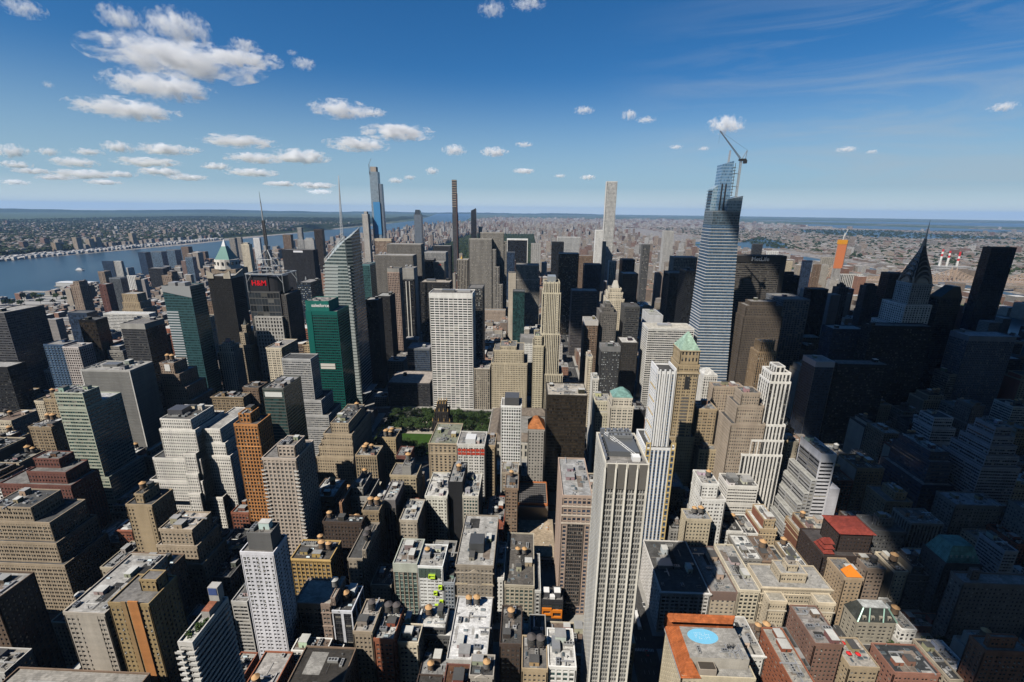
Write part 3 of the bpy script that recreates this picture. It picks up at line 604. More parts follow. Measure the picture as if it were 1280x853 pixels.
    if 'garden' in o:
        gd = random.Random(5)
        for _ in range(14):
            m = MB(); x, y, s = gd.uniform(x0 + 1.2, x1 - 1.2), gd.uniform(y0 + 2, cy_), gd.uniform(.5, 1.3); clump(m, x, y, h + .6, s, gd, 10); m.build('roof_shrub', 'foliage', root)
        m = MB(); m.box(x0 + 1.5, cy_ + 1, h - .1, x1 - 1.2, y1 - 2, h + 3.4, (.36, .34, .32)); m.build('penthouse', 'masonry', root)
        m = MB(); m.box(x0 + 1.6, cy_ + 1.1, h + 3.4, x1 - 1.3, y1 - 2.1, h + 3.6, (.38, .15, .09)); m.build('terracotta_deck', 'roofing', root)
        m = MB(); m.box(cx - 1.5, y1 - 5, h + 3.6, cx + 3, y1 - 1.6, h + 11, (.38, .37, .35)); m.build('stair_tower', 'masonry', root)
        m = MB(); m.box(cx - 1.2, y1 - 5.2, h + 7, cx + 2.6, y1 - 5.02, h + 10.6, (.05, .09, .25)); m.build('sign_board', 'paint', root)
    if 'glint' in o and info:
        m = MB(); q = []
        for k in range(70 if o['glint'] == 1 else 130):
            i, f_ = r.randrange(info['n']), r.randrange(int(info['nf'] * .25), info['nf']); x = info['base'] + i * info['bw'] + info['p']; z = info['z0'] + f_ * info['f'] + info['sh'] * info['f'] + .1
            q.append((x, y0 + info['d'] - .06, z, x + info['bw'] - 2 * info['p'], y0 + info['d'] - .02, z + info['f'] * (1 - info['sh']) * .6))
        m.boxes(q, (.55, .60, .62) if o['glint'] == 1 else (.22, .15, .07)); m.build('painted_window_glint', 'paint', root, kind='stuff')  # painted boxes standing in for glints and glow in the windows
    if 'logo' in o:
        m = MB(); m.box(x0 + 13, y0 - .4, h - 9, x0 + 21, y0 - .02, h - 5, (.6, .05, .03)); m.build('logo', 'paint', root)
    if 'whitesides' in o:
        for a, b in ((x0 - 3, x0 - .02), (x1 + .02, x1 + 3)):
            m = MB(); m.box(a, y0 - 1, 0, b, y1, h + 1, (.62, .60, .57)); m.build('side_wall', 'masonry', root)
        m = MB(); m.box(x0 - 3, y0 - 1.1, h + 1.02, x1 + 3, y1, h + 6, (.72, .71, .69)); m.build('roof_band', 'masonry', root)
    if 'wcol' in o:
        for fx in (.3, .62):
            m = MB(); m.box(x0 + (x1 - x0) * fx, y0 - .9, 0, x0 + (x1 - x0) * fx + 1.8, y0 - .02, h - 1.4, (.6, .58, .54)); m.build('white_pier', 'masonry', root)
    if 'pent' not in o and 'zig' in o:
        for k, (ox, dz) in enumerate(((24, 0), (30, 14), (36, 27))):
            m1, g1, r1 = MB(), MB(), MB(); xa, ya, xb, yb, zt = x1 + .05, y0 + 9, x1 + 20 - k * 0 + 0, y1 + 16, h - 3 - dz
            xb = x1 + 17 + k * 3.5; ya = y0 + 9 - k * 1.2
            tier(m1, g1, xa, ya, xb, yb, 0, zt, st, col, o, 0); ring(m1, r1, xa, ya, xb, yb, zt, col, .38, 1.2, 1, (.4, .39, .37))
            m1.build('wing_wall', 'masonry', root); g1.build('glazing', 'window_glass', root, kind='stuff'); r1.build('wing_roof', 'roofing', root)
            if k == 0: continue
        for k, dz in enumerate((22, 42, 62)):
            m1, g1, r1 = MB(), MB(), MB(); xa, xb = x1 - 12, x1 - .3; ya = y0 - 4.5 - k * 2.2
            tier(m1, g1, xa, ya, xb, y0 + 1, 0, h - dz, st, col, o, 0); ring(m1, r1, xa, ya, xb, y0 + 1, h - dz, col, .38, 1.2, 1, (.4, .39, .37))
            m1.build('bay_wall', 'masonry', root); g1.build('glazing', 'window_glass', root, kind='stuff'); r1.build('bay_roof', 'roofing', root)
        m = MB(); m.box(x0 + 3, y0 + 10, h + 10, x0 + 17, y0 + 22, h + 16, (.10, .10, .11)); m.build('cooling_tower', 'metal', root)
    if 'merc' in o:
        m = MB(); m.box(x0 - .9, y0 - .9, h - 9, x1 + .9, y1 + .9, h - 7.2, (.46, .37, .25)); m.build('cornice', 'masonry', root)
        m1, g1 = MB(), MB(); tier(m1, g1, x0 + 1.2, y0 + 1.2, x1 - 1.2, y1 - 1.2, h + 1.2, h + 15, 'pun', col, dict(bay=3.4, fh=7, sh=.4), 0); m1.build('crown_wall', 'masonry', root); g1.build('glazing', 'window_glass', root, kind='stuff')
        m = MB(); m.box(x0 + .6, y0 + .6, h + 14.9, x1 - .6, y1 - .6, h + 16, (.46, .37, .25)); m.build('cornice', 'masonry', root)
        m = MB(); m.frustum((x0 + 1.2, y0 + 1.2, x1 - 1.2, y1 - 1.2), h + 16, (cx - .5, cy_ - .5, cx + .5, cy_ + .5), h + 33, (.36, .52, .42)); m.build('pyramid_roof', 'roofing', root)
        m = MB(); m.boxes([(cx - 2.6, y0 - .3, h - 26, cx + 2.6, y0 - .02, h - 12)], (.05, .05, .05)); m.build('arched_window', 'metal', root)
        m = MB(); m.boxes([(cx - 3.6, y0 - .3, z, cx + 3.6, y0 - .02, z + 1.9) for z in np.arange(30, h - 34, 3.6)], (.14, .13, .12)); m.build('window_bay', 'masonry', root, kind='stuff')
        # lower wider shaft
        m1, g1, r1 = MB(), MB(), MB(); tier(m1, g1, x0 - 1.5, y0 - 3, x1 + 3, y1 + 4, 0, h * .52, 'pun', col, o, 0); ring(m1, r1, x0 - 1.5, y0 - 3, x1 + 3, y1 + 4, h * .52, col, .38); m1.build('base_wall', 'masonry', root); g1.build('glazing', 'window_glass', root, kind='stuff'); r1.build('base_roof', 'roofing', root)
    if 'fifth' in o:
        m = MB(); m.boxes([(x0 - .3, y0 + 1, z, x0 - .02, y1 - 4, z + 1.2) for z in np.arange(10, h - 6, 12.4)] , (.60, .44, .20)); m.build('yellow_band', 'masonry', root)
        for a in (x0 - 5, x1 + .6):
            m = MB(); m.boxes([(a + .1, y0 - 5.3, z, a + 4.2, y0 - 5.02, z + 1.3) for z in np.arange(4, h * .66, 3.1 * 2)] + [(a, y0 - 5.4, 0, a + .9, y0 - 5.02, h * .66), (a + 3.4, y0 - 5.4, 0, a + 4.3, y0 - 5.02, h * .66)], (.62, .47, .22)); m.build('yellow_corner', 'masonry', root)
        for i in range(4):
            m = MB(); xx = x0 + 1.5 + i * (x1 - x0 - 4) / 3; m.box(xx, y0 - .9, 0, xx + 1.3, y0 - .02, h + 3, (.82, .82, .82)); m.build('white_pier', 'paint', root)
        m = MB(); m.boxes([(x0, y0 + 1, h + 1.15, x0 + 1, y1, h + 3.4), (x1 - 1, y0 + 1, h + 1.15, x1, y1, h + 3.4)], (.8, .8, .8)); m.build('roof_screen', 'paint', root)
    if 'fold' in o:
        m = MB(); n = 4
        for i in range(n + 1):
            x = x0 + .1 + i * (x1 - x0 - .2) / n
            if 0 < i < n: pass
            m2 = MB(); m2.poly([(x - .75, y0 + .1, 0), (x, y0 - 1.3, 0), (x + .75, y0 + .1, 0), (x - .75, y0 + .1, h - 3), (x, y0 - 1.3, h - 3), (x + .75, y0 + .1, h - 3), (x, y0 + .5, h + 2.5)], [[0, 1, 4, 3], [1, 2, 5, 4], [3, 4, 6], [4, 5, 6]], (.64, .61, .54)); m2.build('fin', 'masonry', root)
        m = MB(); m.boxes([(x0 + .8 + i * (x1 - x0 - .2) / n, y0 - .25, h - 13.5, x0 - .7 + (i + 1) * (x1 - x0 - .2) / n, y0 - .03, h + .9) for i in range(n)], (.20, .19, .175)); m.build('louver_panel', 'metal', root)
        m = MB(); m.box(x0 + 3, y0 + 9, h, x1 - 3, y1 - 5, h + 3, (.16, .17, .18)); m.build('cooling_tower', 'metal', root)
        for i in range(6): put('air_handler', root, x0 + 7 + (i % 3) * 4.5, y1 - 10 + (i // 3) * 4, h + 3, r, 1)
        m = MB(); m.boxes([(x0 + 2 + i * 3.4, y1 - 1.6, h + .9, x0 + 4.6 + i * 3.4, y1 - .6, h + 4.2) for i in range(int((x1 - x0 - 3) / 3.4))] + [(x0 + .5, y0 + 4 + i * 3.6, h + .9, x0 + 1.3, y0 + 6.6 + i * 3.6, h + 3.2) for i in range(7)], (.24, .26, .30)); m.build('wind_screen', 'metal', root, kind='stuff')
        m = MB()
        for s in (-.7, .7):
            for z in (.3, 1.5): m.tube((x0 + 4 + s, y1 - 7, h + 3.5 + z), (x1 - 5 + s, y0 + 6, h + 1 + z), .16, (.75, .75, .75))
        for i in range(12):
            f_ = i / 11; p = Vector((x0 + 4, y1 - 7, h + 3.8)).lerp(Vector((x1 - 5, y0 + 6, h + 1.3)), f_); m.tube(p + Vector((-.7, 0, 0)), p + Vector((.7, 0, 1.2)), .1, (.75, .75, .75))
        m.box(x1 - 7.5, y0 + 4.2, h, x1 - 3.5, y0 + 8, h + 2.6, (.8, .8, .8)); m.build('window_cleaning_crane', 'paint', root)
    if 'gmid' in o:
        m1, g1 = MB(), MB(); tier(m1, g1, x0 + 4.5, y0 - .7, x1 - 5.5, y0 + .6, 10, h - 24, 'grid', (.17, .14, .12), dict(bay=1.7, fh=3.4, pw=.14, sh=.16, g=(.025, .03, .035)), 0); m1.build('glass_bay_frame', 'masonry', root); g1.build('glazing', 'window_glass', root, kind='stuff')
        m = MB(); m.boxes([(x0 - .2, y0 - .5, h - z, x1 + .2, y0 - .03, h - z + 1.3) for z in (9, 17, 24)], (.58, .50, .42)); m.build('belt_course', 'masonry', root)
    if 'mans' in o:
        e = 6; m = MB(); zt = h + 8
        A = [(x0 - 1, y0 - 1, h + .9), (x0 - 1, y1 + 1, h + .9), (x1 + 1, y1 + 1, h + .9)]
        m.poly([(x0 - 1, y0 - 1, h), (x0 + e, y0 + e + 1, zt), (x0 + e, y1 - e, zt), (x0 - 1, y1 + 1, h), (x1 + 1, y1 + 1, h), (x1 - 2, y1 - e, zt), (x0 + e + 5, y0 - 1, h + .5)], [[0, 1, 2, 3][::-1], [0, 6, 1]], (.44, .13, .045)); m.poly([(x0 + 1, y1 - 3, zt + .1), (x1 - 2, y1 - 3, zt + .1), (x1 + 1, y1 + 1, zt + 3), (x0 - 1, y1 + 1, zt + 3), (x0 - 1, y1 + 1.2, h), (x1 + 1, y1 + 1.2, h)], [[0, 1, 2, 3], [3, 2, 5, 4]], (.44, .13, .045)); m.build('mansard_roof', 'roofing', root)
        m = MB(); m.boxes([(x0 - 1.4, y0 - 1.2, h - .4, x0 - 1, y1 + 1, h + .5)], (.5, .5, .48)); m.build('gutter', 'metal', root)
        m = MB(); m.box(x0 + e - .05, y0 + e, h - .3, x1 - 2, y1 - e + .05, zt - .1, (.46, .43, .38)); m.build('upper_storey', 'masonry', root)
        m = MB(); m.box(x0 + e + .1, y0 + e + .1, zt - .1, x1 - 2.1, y1 - e - .1, zt + .05, (.38, .37, .35)); m.build('flat_roof', 'roofing', root)
        m = MB(); n = 28; px, py, ra, rb = x0 + e + 12.5, y1 - e - 6.5, 9.4, 5.4
        m.poly([(px + ra * math.cos(2 * math.pi * i / n), py + rb * math.sin(2 * math.pi * i / n), zt + .09) for i in range(n)], [list(range(n))], (.20, .55, .80)); m.build('blue_oval', 'paint', root)
        m = MB(); q = []
        for k in range(5):
            for i in range(9):
                if r.random() < .75: a = px - 4.8 + i * 1.05; q.append((a, py + 2.1 - k * 1.0, zt + .10, a + r.uniform(.35, .8), py + 2.35 - k * 1.0, zt + .115))
        m.boxes(q, (.75, .85, .9)); m.build('worn_lettering', 'paint', root)
        for i in range(9): put(r.choice(['air_handler', 'duct']), root, x0 + e + 3 + r.uniform(0, x1 - x0 - 14), y0 + e + r.uniform(1.5, 7), zt, r, rot=r.choice([0, 1.57]), s=.8)
        m = MB()
        for i in range(5): m.box(x1 - 13 + i * .9, y0 + e + 6, zt, x1 - 12.7 + i * .9, y0 + e + 6.3, zt + r.uniform(2.5, 4.5), (.05, .05, .05))
        m.build('flue_pipe', 'metal', root)
        m = MB(); m.box(x0 + 10, y0 + .5, h + .05, x0 + 20, y0 + 5.5, h + 5.5, (.36, .31, .26)); m.box(x0 + 10.5, y0 + .9, h + 5.5, x0 + 19.5, y0 + 5.2, h + 5.7, (.06, .05, .04)); m.build('stair_tower', 'masonry', root)
    if 'court' in o:
        for xx in (x0 + 2, x1 - 15):
            m1, g1, r1 = MB(), MB(), MB(); tier(m1, g1, xx, y0 - 9, xx + 13, y0 + .2, 0, h - 4, st, col, o, 0); ring(m1, r1, xx, y0 - 9, xx + 13, y0 + .2, h - 4, tuple(min(.8, v * 1.25) for v in col), .38, 1.4, 1.2, (.45, .42, .36)); m1.build('wing_wall', 'masonry', root); g1.build('glazing', 'window_glass', root, kind='stuff'); r1.build('wing_roof', 'roofing', root)
            m = MB(); m.box(xx - .4, y0 - 9.4, h - 12, xx + 13.4, y0 - 9.02, h - 11, (.62, .56, .46)); m.build('ledge', 'masonry', root)
    if 'redroof' in o:
        m = MB(); m.frustum((x0 - 1.5, y0 - 1.5, x1 + 1.5, y1 + 1.5), h + 1.2, (x0 + 3, y0 + 3, x1 - 3, y1 - 3), h + 3.4, (.27, .055, .04)); m.build('red_roof', 'roofing', root)
        for k in range(3):
            m = MB(); zz = h - 8 - k * 4; m.frustum((x0 - 13 + k * 0, y0 - 3 - k, x0 - 4, y0 + 4 + k * 3), zz, (x0 - 11, y0 - 1 - k, x0 - 6, y0 + 2 + k * 3), zz + 3, (.27, .055, .04)); m.build('red_roof', 'roofing', root)
    if 'orangeroof' in o:
        m = MB(); V = [(x0 + 2, y0 + 1, h + 1), (x1 - .5, y0 + 1, h + 1), (x1 - .5, y0 + 9, h + 1), (x0 + 2, y0 + 9, h + 1), (cx, y0 + 7, h + 8)]; m.poly(V, [[0, 1, 4], [1, 2, 4], [2, 3, 4], [3, 0, 4], [3, 2, 1, 0]], (.72, .22, .02)); m.build('orange_tent_roof', 'paint', root)
    if 'terr' in o:
        for k in range(5):
            m1, g1, r1 = MB(), MB(), MB(); zt = (70, 56, 44, 33, 22)[k]; xa = x0 - 5 * (k + 1); xb = x0 - 5 * k - .03
            tier(m1, g1, xa, y0 - 1 - k, xb, y1 + 4, 0, zt, 'band', (.38, .38, .38), dict(bay=20, fh=4, sh=.5), 0); ring(m1, r1, xa, y0 - 1 - k, xb, y1 + 4, zt, (.52, .52, .5), .32, .8, .8, (.4, .4, .38)); m1.build('terrace_wall', 'masonry', root); g1.build('glazing', 'window_glass', root, kind='stuff'); r1.build('terrace', 'roofing', root)
        m = MB(); m.box(x1 + .03, y0 - 2, 0, x1 + 9, y1, 62, (.5, .5, .54)); m.build('side_wing', 'masonry', root)
    if 'umb' in o:
        for i, (fx, fy) in enumerate(((.3, .75), (.25, .4), (.55, .38))):
            m = MB(); x, y = x0 + (x1 - x0) * fx, y0 + (y1 - y0) * fy; m.cyl(x, y, h + 2.2, h + 2.9, 1.7, .1, (.65, .03, .03), 10); m.cyl(x, y, h, h + 2.3, .06, .06, (.3, .3, .3), 6); t_ = m.build('parasol', 'paint', None, (x, y, h)); 
            tag(t_, ['red parasol at the back of the narrow tan roof terrace', 'red parasol at the left front of the narrow tan roof terrace', 'red parasol at the right front of the narrow tan roof terrace'][i], 'parasol', 'red parasols on the roof terrace')
    if 'copper' in o:
        m = MB(); m.frustum((x0 - .4, y0 - .4, x1 + .4, y1 + .4), h + 1, (x0 + 5, y0 + 4, x1 - 5, y1 - 4), h + 10, (.06, .065, .06)); m.build('mansard_roof', 'roofing', root)
        for a, b in ((x0 - .4, x0 + 5), (x0 + 8, x0 + 10), (x1 - 10, x1 - 8), (x1 + .4, x1 - 5)):
            m = MB(); m.tube((a, y0 - .5, h + 1), (b, y0 + 3.9, h + 10), .55, (.30, .48, .40)); m.build('copper_rib', 'metal', root)
        m = MB(); m.box(x0 + 5, y0 + 4, h + 10, x1 - 5, y1 - 4, h + 10.5, (.5, .52, .52)); m.build('flat_roof', 'roofing', root)
        for i in range(4):
            m = MB(); xx = x0 + 3.5 + i * 6.2; m.box(xx, y0 + .2, h + 1, xx + 2.4, y0 + 4, h + 5.2, (.36, .33, .27)); m.box(xx + .5, y0 + .1, h + 1.6, xx + 1.9, y0 + .2 - .01, h + 4.2, (.03, .03, .03)); m.build('dormer', 'masonry', root)
    if 'tealmans' in o:
        m = MB(); m.frustum((x0 + 1, y0 + 1, x1 - 1, y1 - 1), h + 1.1, (x0 + 6, y0 + 5, x1 - 6, y1 - 4), h + 14, (.13, .30, .28)); m.build('mansard_roof', 'roofing', root)
        for i in range(5):
            m = MB(); xx = x0 + 4 + i * 4.2; m.box(xx, y0 + 2.2, h + 4, xx + 1.4, y0 + 4.4, h + 7, (.3, .4, .38)); m.build('dormer', 'masonry', root)
    if 'wedge' in o:
        m = MB(); V = [(x0, y0, h), (x1, y0, h), (x1, y1, h), (x0, y1, h), (cx + 2, y0 + 2, h + 18), (x1 - 6, y0 + 2, h + 18), (x1 - 6, y1 - 2, h + 18), (cx + 2, y1 - 2, h + 18)]; m.poly(V, _Q.tolist(), (.02, .02, .02)); m.build('slanted_crown', 'metal', root)
    if 'octo' in o:
        for a, s in ((x0, -1), (x1, 1)):
            m = MB(); q = []
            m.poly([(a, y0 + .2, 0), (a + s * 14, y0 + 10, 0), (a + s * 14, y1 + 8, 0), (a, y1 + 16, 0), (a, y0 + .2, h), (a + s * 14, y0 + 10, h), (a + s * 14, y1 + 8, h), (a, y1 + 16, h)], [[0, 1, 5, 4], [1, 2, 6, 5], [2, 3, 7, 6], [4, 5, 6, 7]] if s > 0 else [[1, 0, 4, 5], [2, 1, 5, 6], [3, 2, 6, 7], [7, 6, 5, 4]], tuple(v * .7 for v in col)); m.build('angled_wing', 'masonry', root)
        m = MB(); m.box(x0 - .4, y0 - .5, h - 11, x1 + .4, y0 - .08, h + 1.2, (.045, .042, .04)); m.build('sign_fascia', 'metal', root)
        letters('MetLife', 10.5, None, root, (cx + 2, y0 - .75, h - 5.2), (math.pi / 2, 0, 0), (.78, .80, .84), 'rooftop_lettering', .15, .12)
        m = MB(); m.boxes([(x0, y0 - .12, h * .52, x1, y0 - .02, h * .52 + 5)], (.03, .03, .03)); m.build('louver_band', 'metal', root)
    if 'otop' in o:
        m = MB(); m.box(x0 - 1, y0 - 1, h - 14, x1 + 1, y1 + 1, h + 3, (.75, .33, .03)); m.build('orange_cocoon', 'paint', root)
        m = MB(); m.box(x0 - .5, y0 - .5, h - 110, x1 + .5, y1 - 4, h - 14.02, (.66, .22, .09)); m.build('orange_netting', 'paint', root)
        m = MB(); m.box(x1 + .6, y0 + 2, 0, x1 + 5, y0 + 8, h + 1, (.25, .24, .24)); m.build('hoist', 'metal', root)
        t_ = MB(); t_.tube((cx, cy_, h + 3), (cx + 3, cy_, h + 30), 1.2, (.7, .7, .65)); t_.tube((cx + 3, cy_, h + 16), (cx + 12, cy_, h + 44), .8, (.7, .7, .65))
        tag(t_.build('tower_crane', 'paint', None, (cx, cy_, h)), 'small white crane on the orange topped unfinished tower', 'crane')
    if short.startswith('cream art deco'):
        for i in range(4):
            m = MB(); xx = x0 + 2.2 + i * (x1 - x0 - 5.6) / 3; m.box(xx, y0 - .7, h * .3, xx + 1.1, y0 - .02, h + 3, (.66, .60, .47)); m.build('pier', 'masonry', root)
        m = MB(); m.box(x0 + 6, y0 + 6, h, x1 - 6, y1 - 6, h + 9, (.40, .42, .42)); m.build('penthouse', 'metal', root)
    if short.startswith('striped tower with gold'):
        m = MB(); m.cyl(cx - 4, cy_, h + 1, h + 6, 4, 2, (.5, .33, .08), 8); m.cyl(cx - 4, cy_, h + 6, h + 10, 1.8, .6, (.55, .36, .1), 8); m.build('gold_figure', 'metal', root)
    if 'roof dishes' in label or short.startswith('wide grey stone'):
        for i in range(2):
            m = MB(); xx = x0 + (8 if short.startswith('grey') else 15) + i * 10; m.cyl(xx, y0 + 8, h, h + 3, .4, .4, (.5, .5, .5), 6); m.cyl(xx, y0 + 7, h + 2.6, h + 6.8, 1.2, 3.2, (.8, .8, .8), 12); m.build('satellite_dish', 'paint', root)
    if short.startswith('white stepped crown'):
        m = MB(); m.frustum((cx - 6, y0 + 3, cx + 6, y0 + 15), h + 1, (cx - 3, y0 + 6, cx + 3, y0 + 12), h + 14, (.55, .52, .46)); m.build('crown', 'masonry', root)
    if short.startswith('grey pinstripe'):
        m = MB(); m.boxes([(x0 - .3, y0 - .3, 0, x0 + .9, y0 - .02, h), (x1 - .9, y0 - .5, 0, x1 + .25, y0 - .02, h)], (.55, .54, .52)); m.build('corner_trim', 'masonry', root)
    if short.startswith('glassy office'):
        m = MB(); m.boxes([(x0 + 2, y0 - .3, h - 9, x1 - 2, y0 - .05, h - 3.5)], (.72, .74, .72)); m.build('glass_crown', 'paint', root)
    if short.startswith('tall brown brick'):
        m = MB(); m.boxes([(x0 + 3 + i * 3.4, y0 + 2.2, h + 14, x0 + 4.4 + i * 3.4, y0 + 3.6, h + 18) for i in range(6)], (.32, .24, .16)); m.build('crenel', 'masonry', root)

# ------------------------------------------------------------------ leaf clumps and trees
_ICO = None
def clump(m, x, y, z, s, r, n=8):
    # many small tilted leaf-sprays through a ball
    V = []; F = []
    for i in range(n * 3):
        a, b, rad = r.uniform(0, 6.283), r.uniform(-1, 1), s * r.uniform(.25, 1) ** .5; q = math.sqrt(1 - b * b)
        c = Vector((x + rad * q * math.cos(a), y + rad * q * math.sin(a), z + rad * b * .85)); u = Vector((r.gauss(0, 1), r.gauss(0, 1), r.gauss(0, .6))).normalized(); v = u.orthogonal().normalized(); t = s * r.uniform(.28, .5)
        k = len(V); V += [tuple(c + u * t), tuple(c + v * t * .8), tuple(c - u * t), tuple(c - v * t * .8)]; F.append([k, k + 1, k + 2, k + 3])
    m.poly(V, F, (.05, .09, .03))
def make_tree(r, h, w):
    root = thing('plane_tree', 'tree', 'tree', (0, 0, -500)); t = MB()
    t.cyl(0, 0, -500, -500 + h * .45, .32, .2, (.14, .11, .08), 7)
    for i in range(6):
        a = i * 1.05 + r.random(); t.tube((0, 0, -500 + h * (.3 + .05 * (i % 3))), (math.cos(a) * w * .55, math.sin(a) * w * .55, -500 + h * .72), .11, (.14, .11, .08))
    t.build('trunk', 'wood', root); c = MB()
    for i in range(34):
        a, q = r.uniform(0, 6.283), w * math.sqrt(r.random()) * .9; z = h * (.5 + .42 * r.random() * (1 - (q / w) ** 2 * .6)); clump(c, math.cos(a) * q, math.sin(a) * q, -500 + z, w * r.uniform(.2, .34), r, 8)
    c.build('crown', 'foliage', root); return root
# ------------------------------------------------------------------ landmark towers, each built by hand
def glazed(root, name, bottom, top, tint, glass, fh=3.9, bay=1.7):
    m = MB(); m.skin(bottom, top, tint, glass, fh, bay); return m.build(name, 'curtain_wall', root)
def rect(x0, y0, x1, y1, z): return [(x0, y0, z), (x1, y0, z), (x1, y1, z), (x0, y1, z)]
def block(root, x0, y0, x1, y1, z0, z1, st, col, o, names=('wall', 'glazing', 'roof'), lod=1, roofc=(.3, .3, .29), tb=1.3, par=1.0):
    a, b, c = MB(), MB(), MB(); tier(a, b, x0, y0, x1, y1, z0, z1, st, col, o, lod); ring(a, c, x0, y0, x1, y1, z1, o.get('top', col), STYLES[st][4], tb, par, roofc)
    a.build(names[0], 'metal' if st in ('glass', 'glassband') else 'masonry', root)
    if b.V: b.build(names[1], 'window_glass', root, kind='stuff')
    c.build(names[2], 'roofing', root)
def lattice(m, p, q, w0, w1, c, n, rad, sides=4):
    p, q = Vector(p), Vector(q); d = (q - p); ax = d.normalized(); u = ax.orthogonal().normalized(); v = ax.cross(u); pts = []
    for i in range(n + 1):
        w_ = w0 + (w1 - w0) * i / n; pts.append([p + d * i / n + (u * math.cos(2 * math.pi * k / sides) + v * math.sin(2 * math.pi * k / sides)) * w_ for k in range(sides)])
    for k in range(sides): m.tube(pts[0][k], pts[-1][k], rad, c, 4)
    for i in range(n):
        for k in range(sides):
            m.tube(pts[i][k], pts[i + 1][(k + 1) % sides], rad * .6, c, 3)
            if i: m.tube(pts[i][k], pts[i][(k + 1) % sides], rad * .6, c, 3)
def landmarks():
    # crystal tower
    t = thing('crystal_tower', 'pale green crystal glass tower with slanted top and white spire', 'skyscraper', (-304, 695, 0))
    B = [(-334, 695, 0), (-273.8, 695, 0), (-273.4, 696, 0), (-273.4, 748, 0), (-334, 748, 0)]
    T = [(-315.5, 698, 238), (-281, 697, 272), (-272.6, 704, 279), (-273.6, 744, 290), (-312, 744, 262)]
    glazed(t, 'facade', B, T, (.38, .42, .41), (.06, .09, .095), 5.2, 1.6)
    m = MB(); m.boxes([(-333 + (1 - z / 260) * -2 + z * .066, 694.2 + z * .012, z, -276, 695.2 + z * .012, z + 2.0) for z in np.arange(24, 236, 5.2)], (.50, .54, .53)); m.build('white_spandrel', 'metal', t, kind='stuff')
    m = MB()
    for i in range(9):
        f = i / 8; a = Vector((-315.5, 698, 238)).lerp(Vector((-281, 697, 272)), f); b = Vector((-312, 744, 262)).lerp(Vector((-273.6, 744, 290)), f); m.tube(a, b, .5, (.6, .64, .64)); m.tube(a, a + Vector((0, 0, 6)), .4, (.6, .64, .64))
    m.tube((-315.5, 698, 244), (-281, 697, 278), .5, (.6, .64, .64)); m.build('crown_lattice', 'metal', t)
    m = MB(); lattice(m, (-301, 738, 262), (-297.5, 738, 368), 2.8, .25, (.72, .74, .76), 26, .32); m.cyl(-301, 738, 250, 272, 2.2, 1.6, (.6, .62, .64), 8); m.build('spire', 'metal', t)
    m = MB(); m.box(-273, 697, 22, -262, 740, 23, (.55, .57, .58)); m.build('entrance_canopy', 'metal', t)
    # lattice mast tower
    t = thing('lattice_mast_tower', 'dark tower with red lettered sign, rooftop frame and tall grey mast', 'skyscraper', (-422, 700, 0))
    block(t, -447, 703, -396, 748, 0, 190, 'band', (.10, .10, .10), dict(g=(.03, .035, .04), bay=9, pw=.06, sh=.14, fh=11), ('dark_wall', 'glazing', 'upper_roof'))
    block(t, -437, 694, -392, 722, 0, 151, 'grid', (.40, .39, .37), dict(g=(.02, .02, .022), bay=4.6, pw=.45, sh=.34, fh=6), ('stone_wall', 'glazing', 'lower_roof'))
    block(t, -391.9, 700, -384, 748, 0, 186, 'pun', (.09, .085, .08), dict(bay=4), ('side_wall', 'glazing', 'side_roof'))
    m = MB(); m.cyl(-408, 722, 190, 215, 18, 18, (.045, .045, .05), 24); m.build('drum', 'metal', t)
    m = MB(); m.box(-443, 703, 190, -412, 722, 216, (.04, .04, .045)); m.build('sign_housing', 'metal', t)
    letters('H&M', 11.5, None, t, (-426.6, 702.6, 204), (math.pi / 2, 0, 0), (.75, .01, .02), 'red_lettering', .2, .18)
    m = MB(); m.box(-446, 700, 218, -386, 702, 219.6, (.5, .52, .53)); m.box(-446, 744, 218, -386, 746, 219.6, (.5, .52, .53)); m.box(-446, 702, 218, -444, 744, 219.6, (.5, .52, .53)); m.box(-388, 702, 218, -386, 744, 219.6, (.5, .52, .53))
    for x in (-445, -387):
        for y in (701, 745): m.tube((x, y, 190), (x, y, 218), .6, (.5, .52, .53)); m.tube((x, y, 205), (x + (9 if x < -420 else -9), y, 218), .45, (.5, .52, .53))
    m.build('roof_frame', 'metal', t)
    m = MB()
    for x in (-430, -406):
        for y in (711, 735): m.tube((x, y, 216), (x, y, 240), .7, (.62, .64, .66)); m.tube((x, y, 240), (-418, 723, 256), .5, (.62, .64, .66)); m.tube((x, y, 216), (-418, y, 240), .4, (.62, .64, .66))
    for z in (228, 240): m.boxes([(-430.6, 710.5, z, -405.4, 711.5, z + 1.1), (-430.6, 734.5, z, -405.4, 735.5, z + 1.1), (-430.5, 711.5, z, -429.5, 734.5, z + 1.1), (-406.5, 711.5, z, -405.5, 734.5, z + 1.1)], (.62, .64, .66))
    m.build('mast_frame', 'metal', t)
    m = MB(); m.cyl(-418, 723, 219, 262, 2.2, 1.8, (.13, .13, .13), 10); lattice(m, (-418, 723, 262), (-418, 723, 300), 2.4, 1.8, (.16, .15, .15), 10, .5); m.cyl(-418, 723, 262, 300, 1.5, 1.3, (.13, .12, .12), 8); m.cyl(-418, 723, 300, 326, 1.1, .8, (.5, .5, .5), 8); m.cyl(-418, 723, 326, 343, .6, .2, (.12, .12, .12), 6); m.build('mast', 'metal', t)
    # green glass tower
    t = thing('green_glass_tower', 'emerald green glass tower with white lettering at the top', 'skyscraper', (-287, 609, 0))
    block(t, -309, 609, -265, 652, 0, 181, 'glassband', (.012, .15, .125), dict(g=(.008, .02, .02), bay=3, fh=3.9, sh=.42, pw=.12), lod=0, tb=5, roofc=(.36, .33, .31))
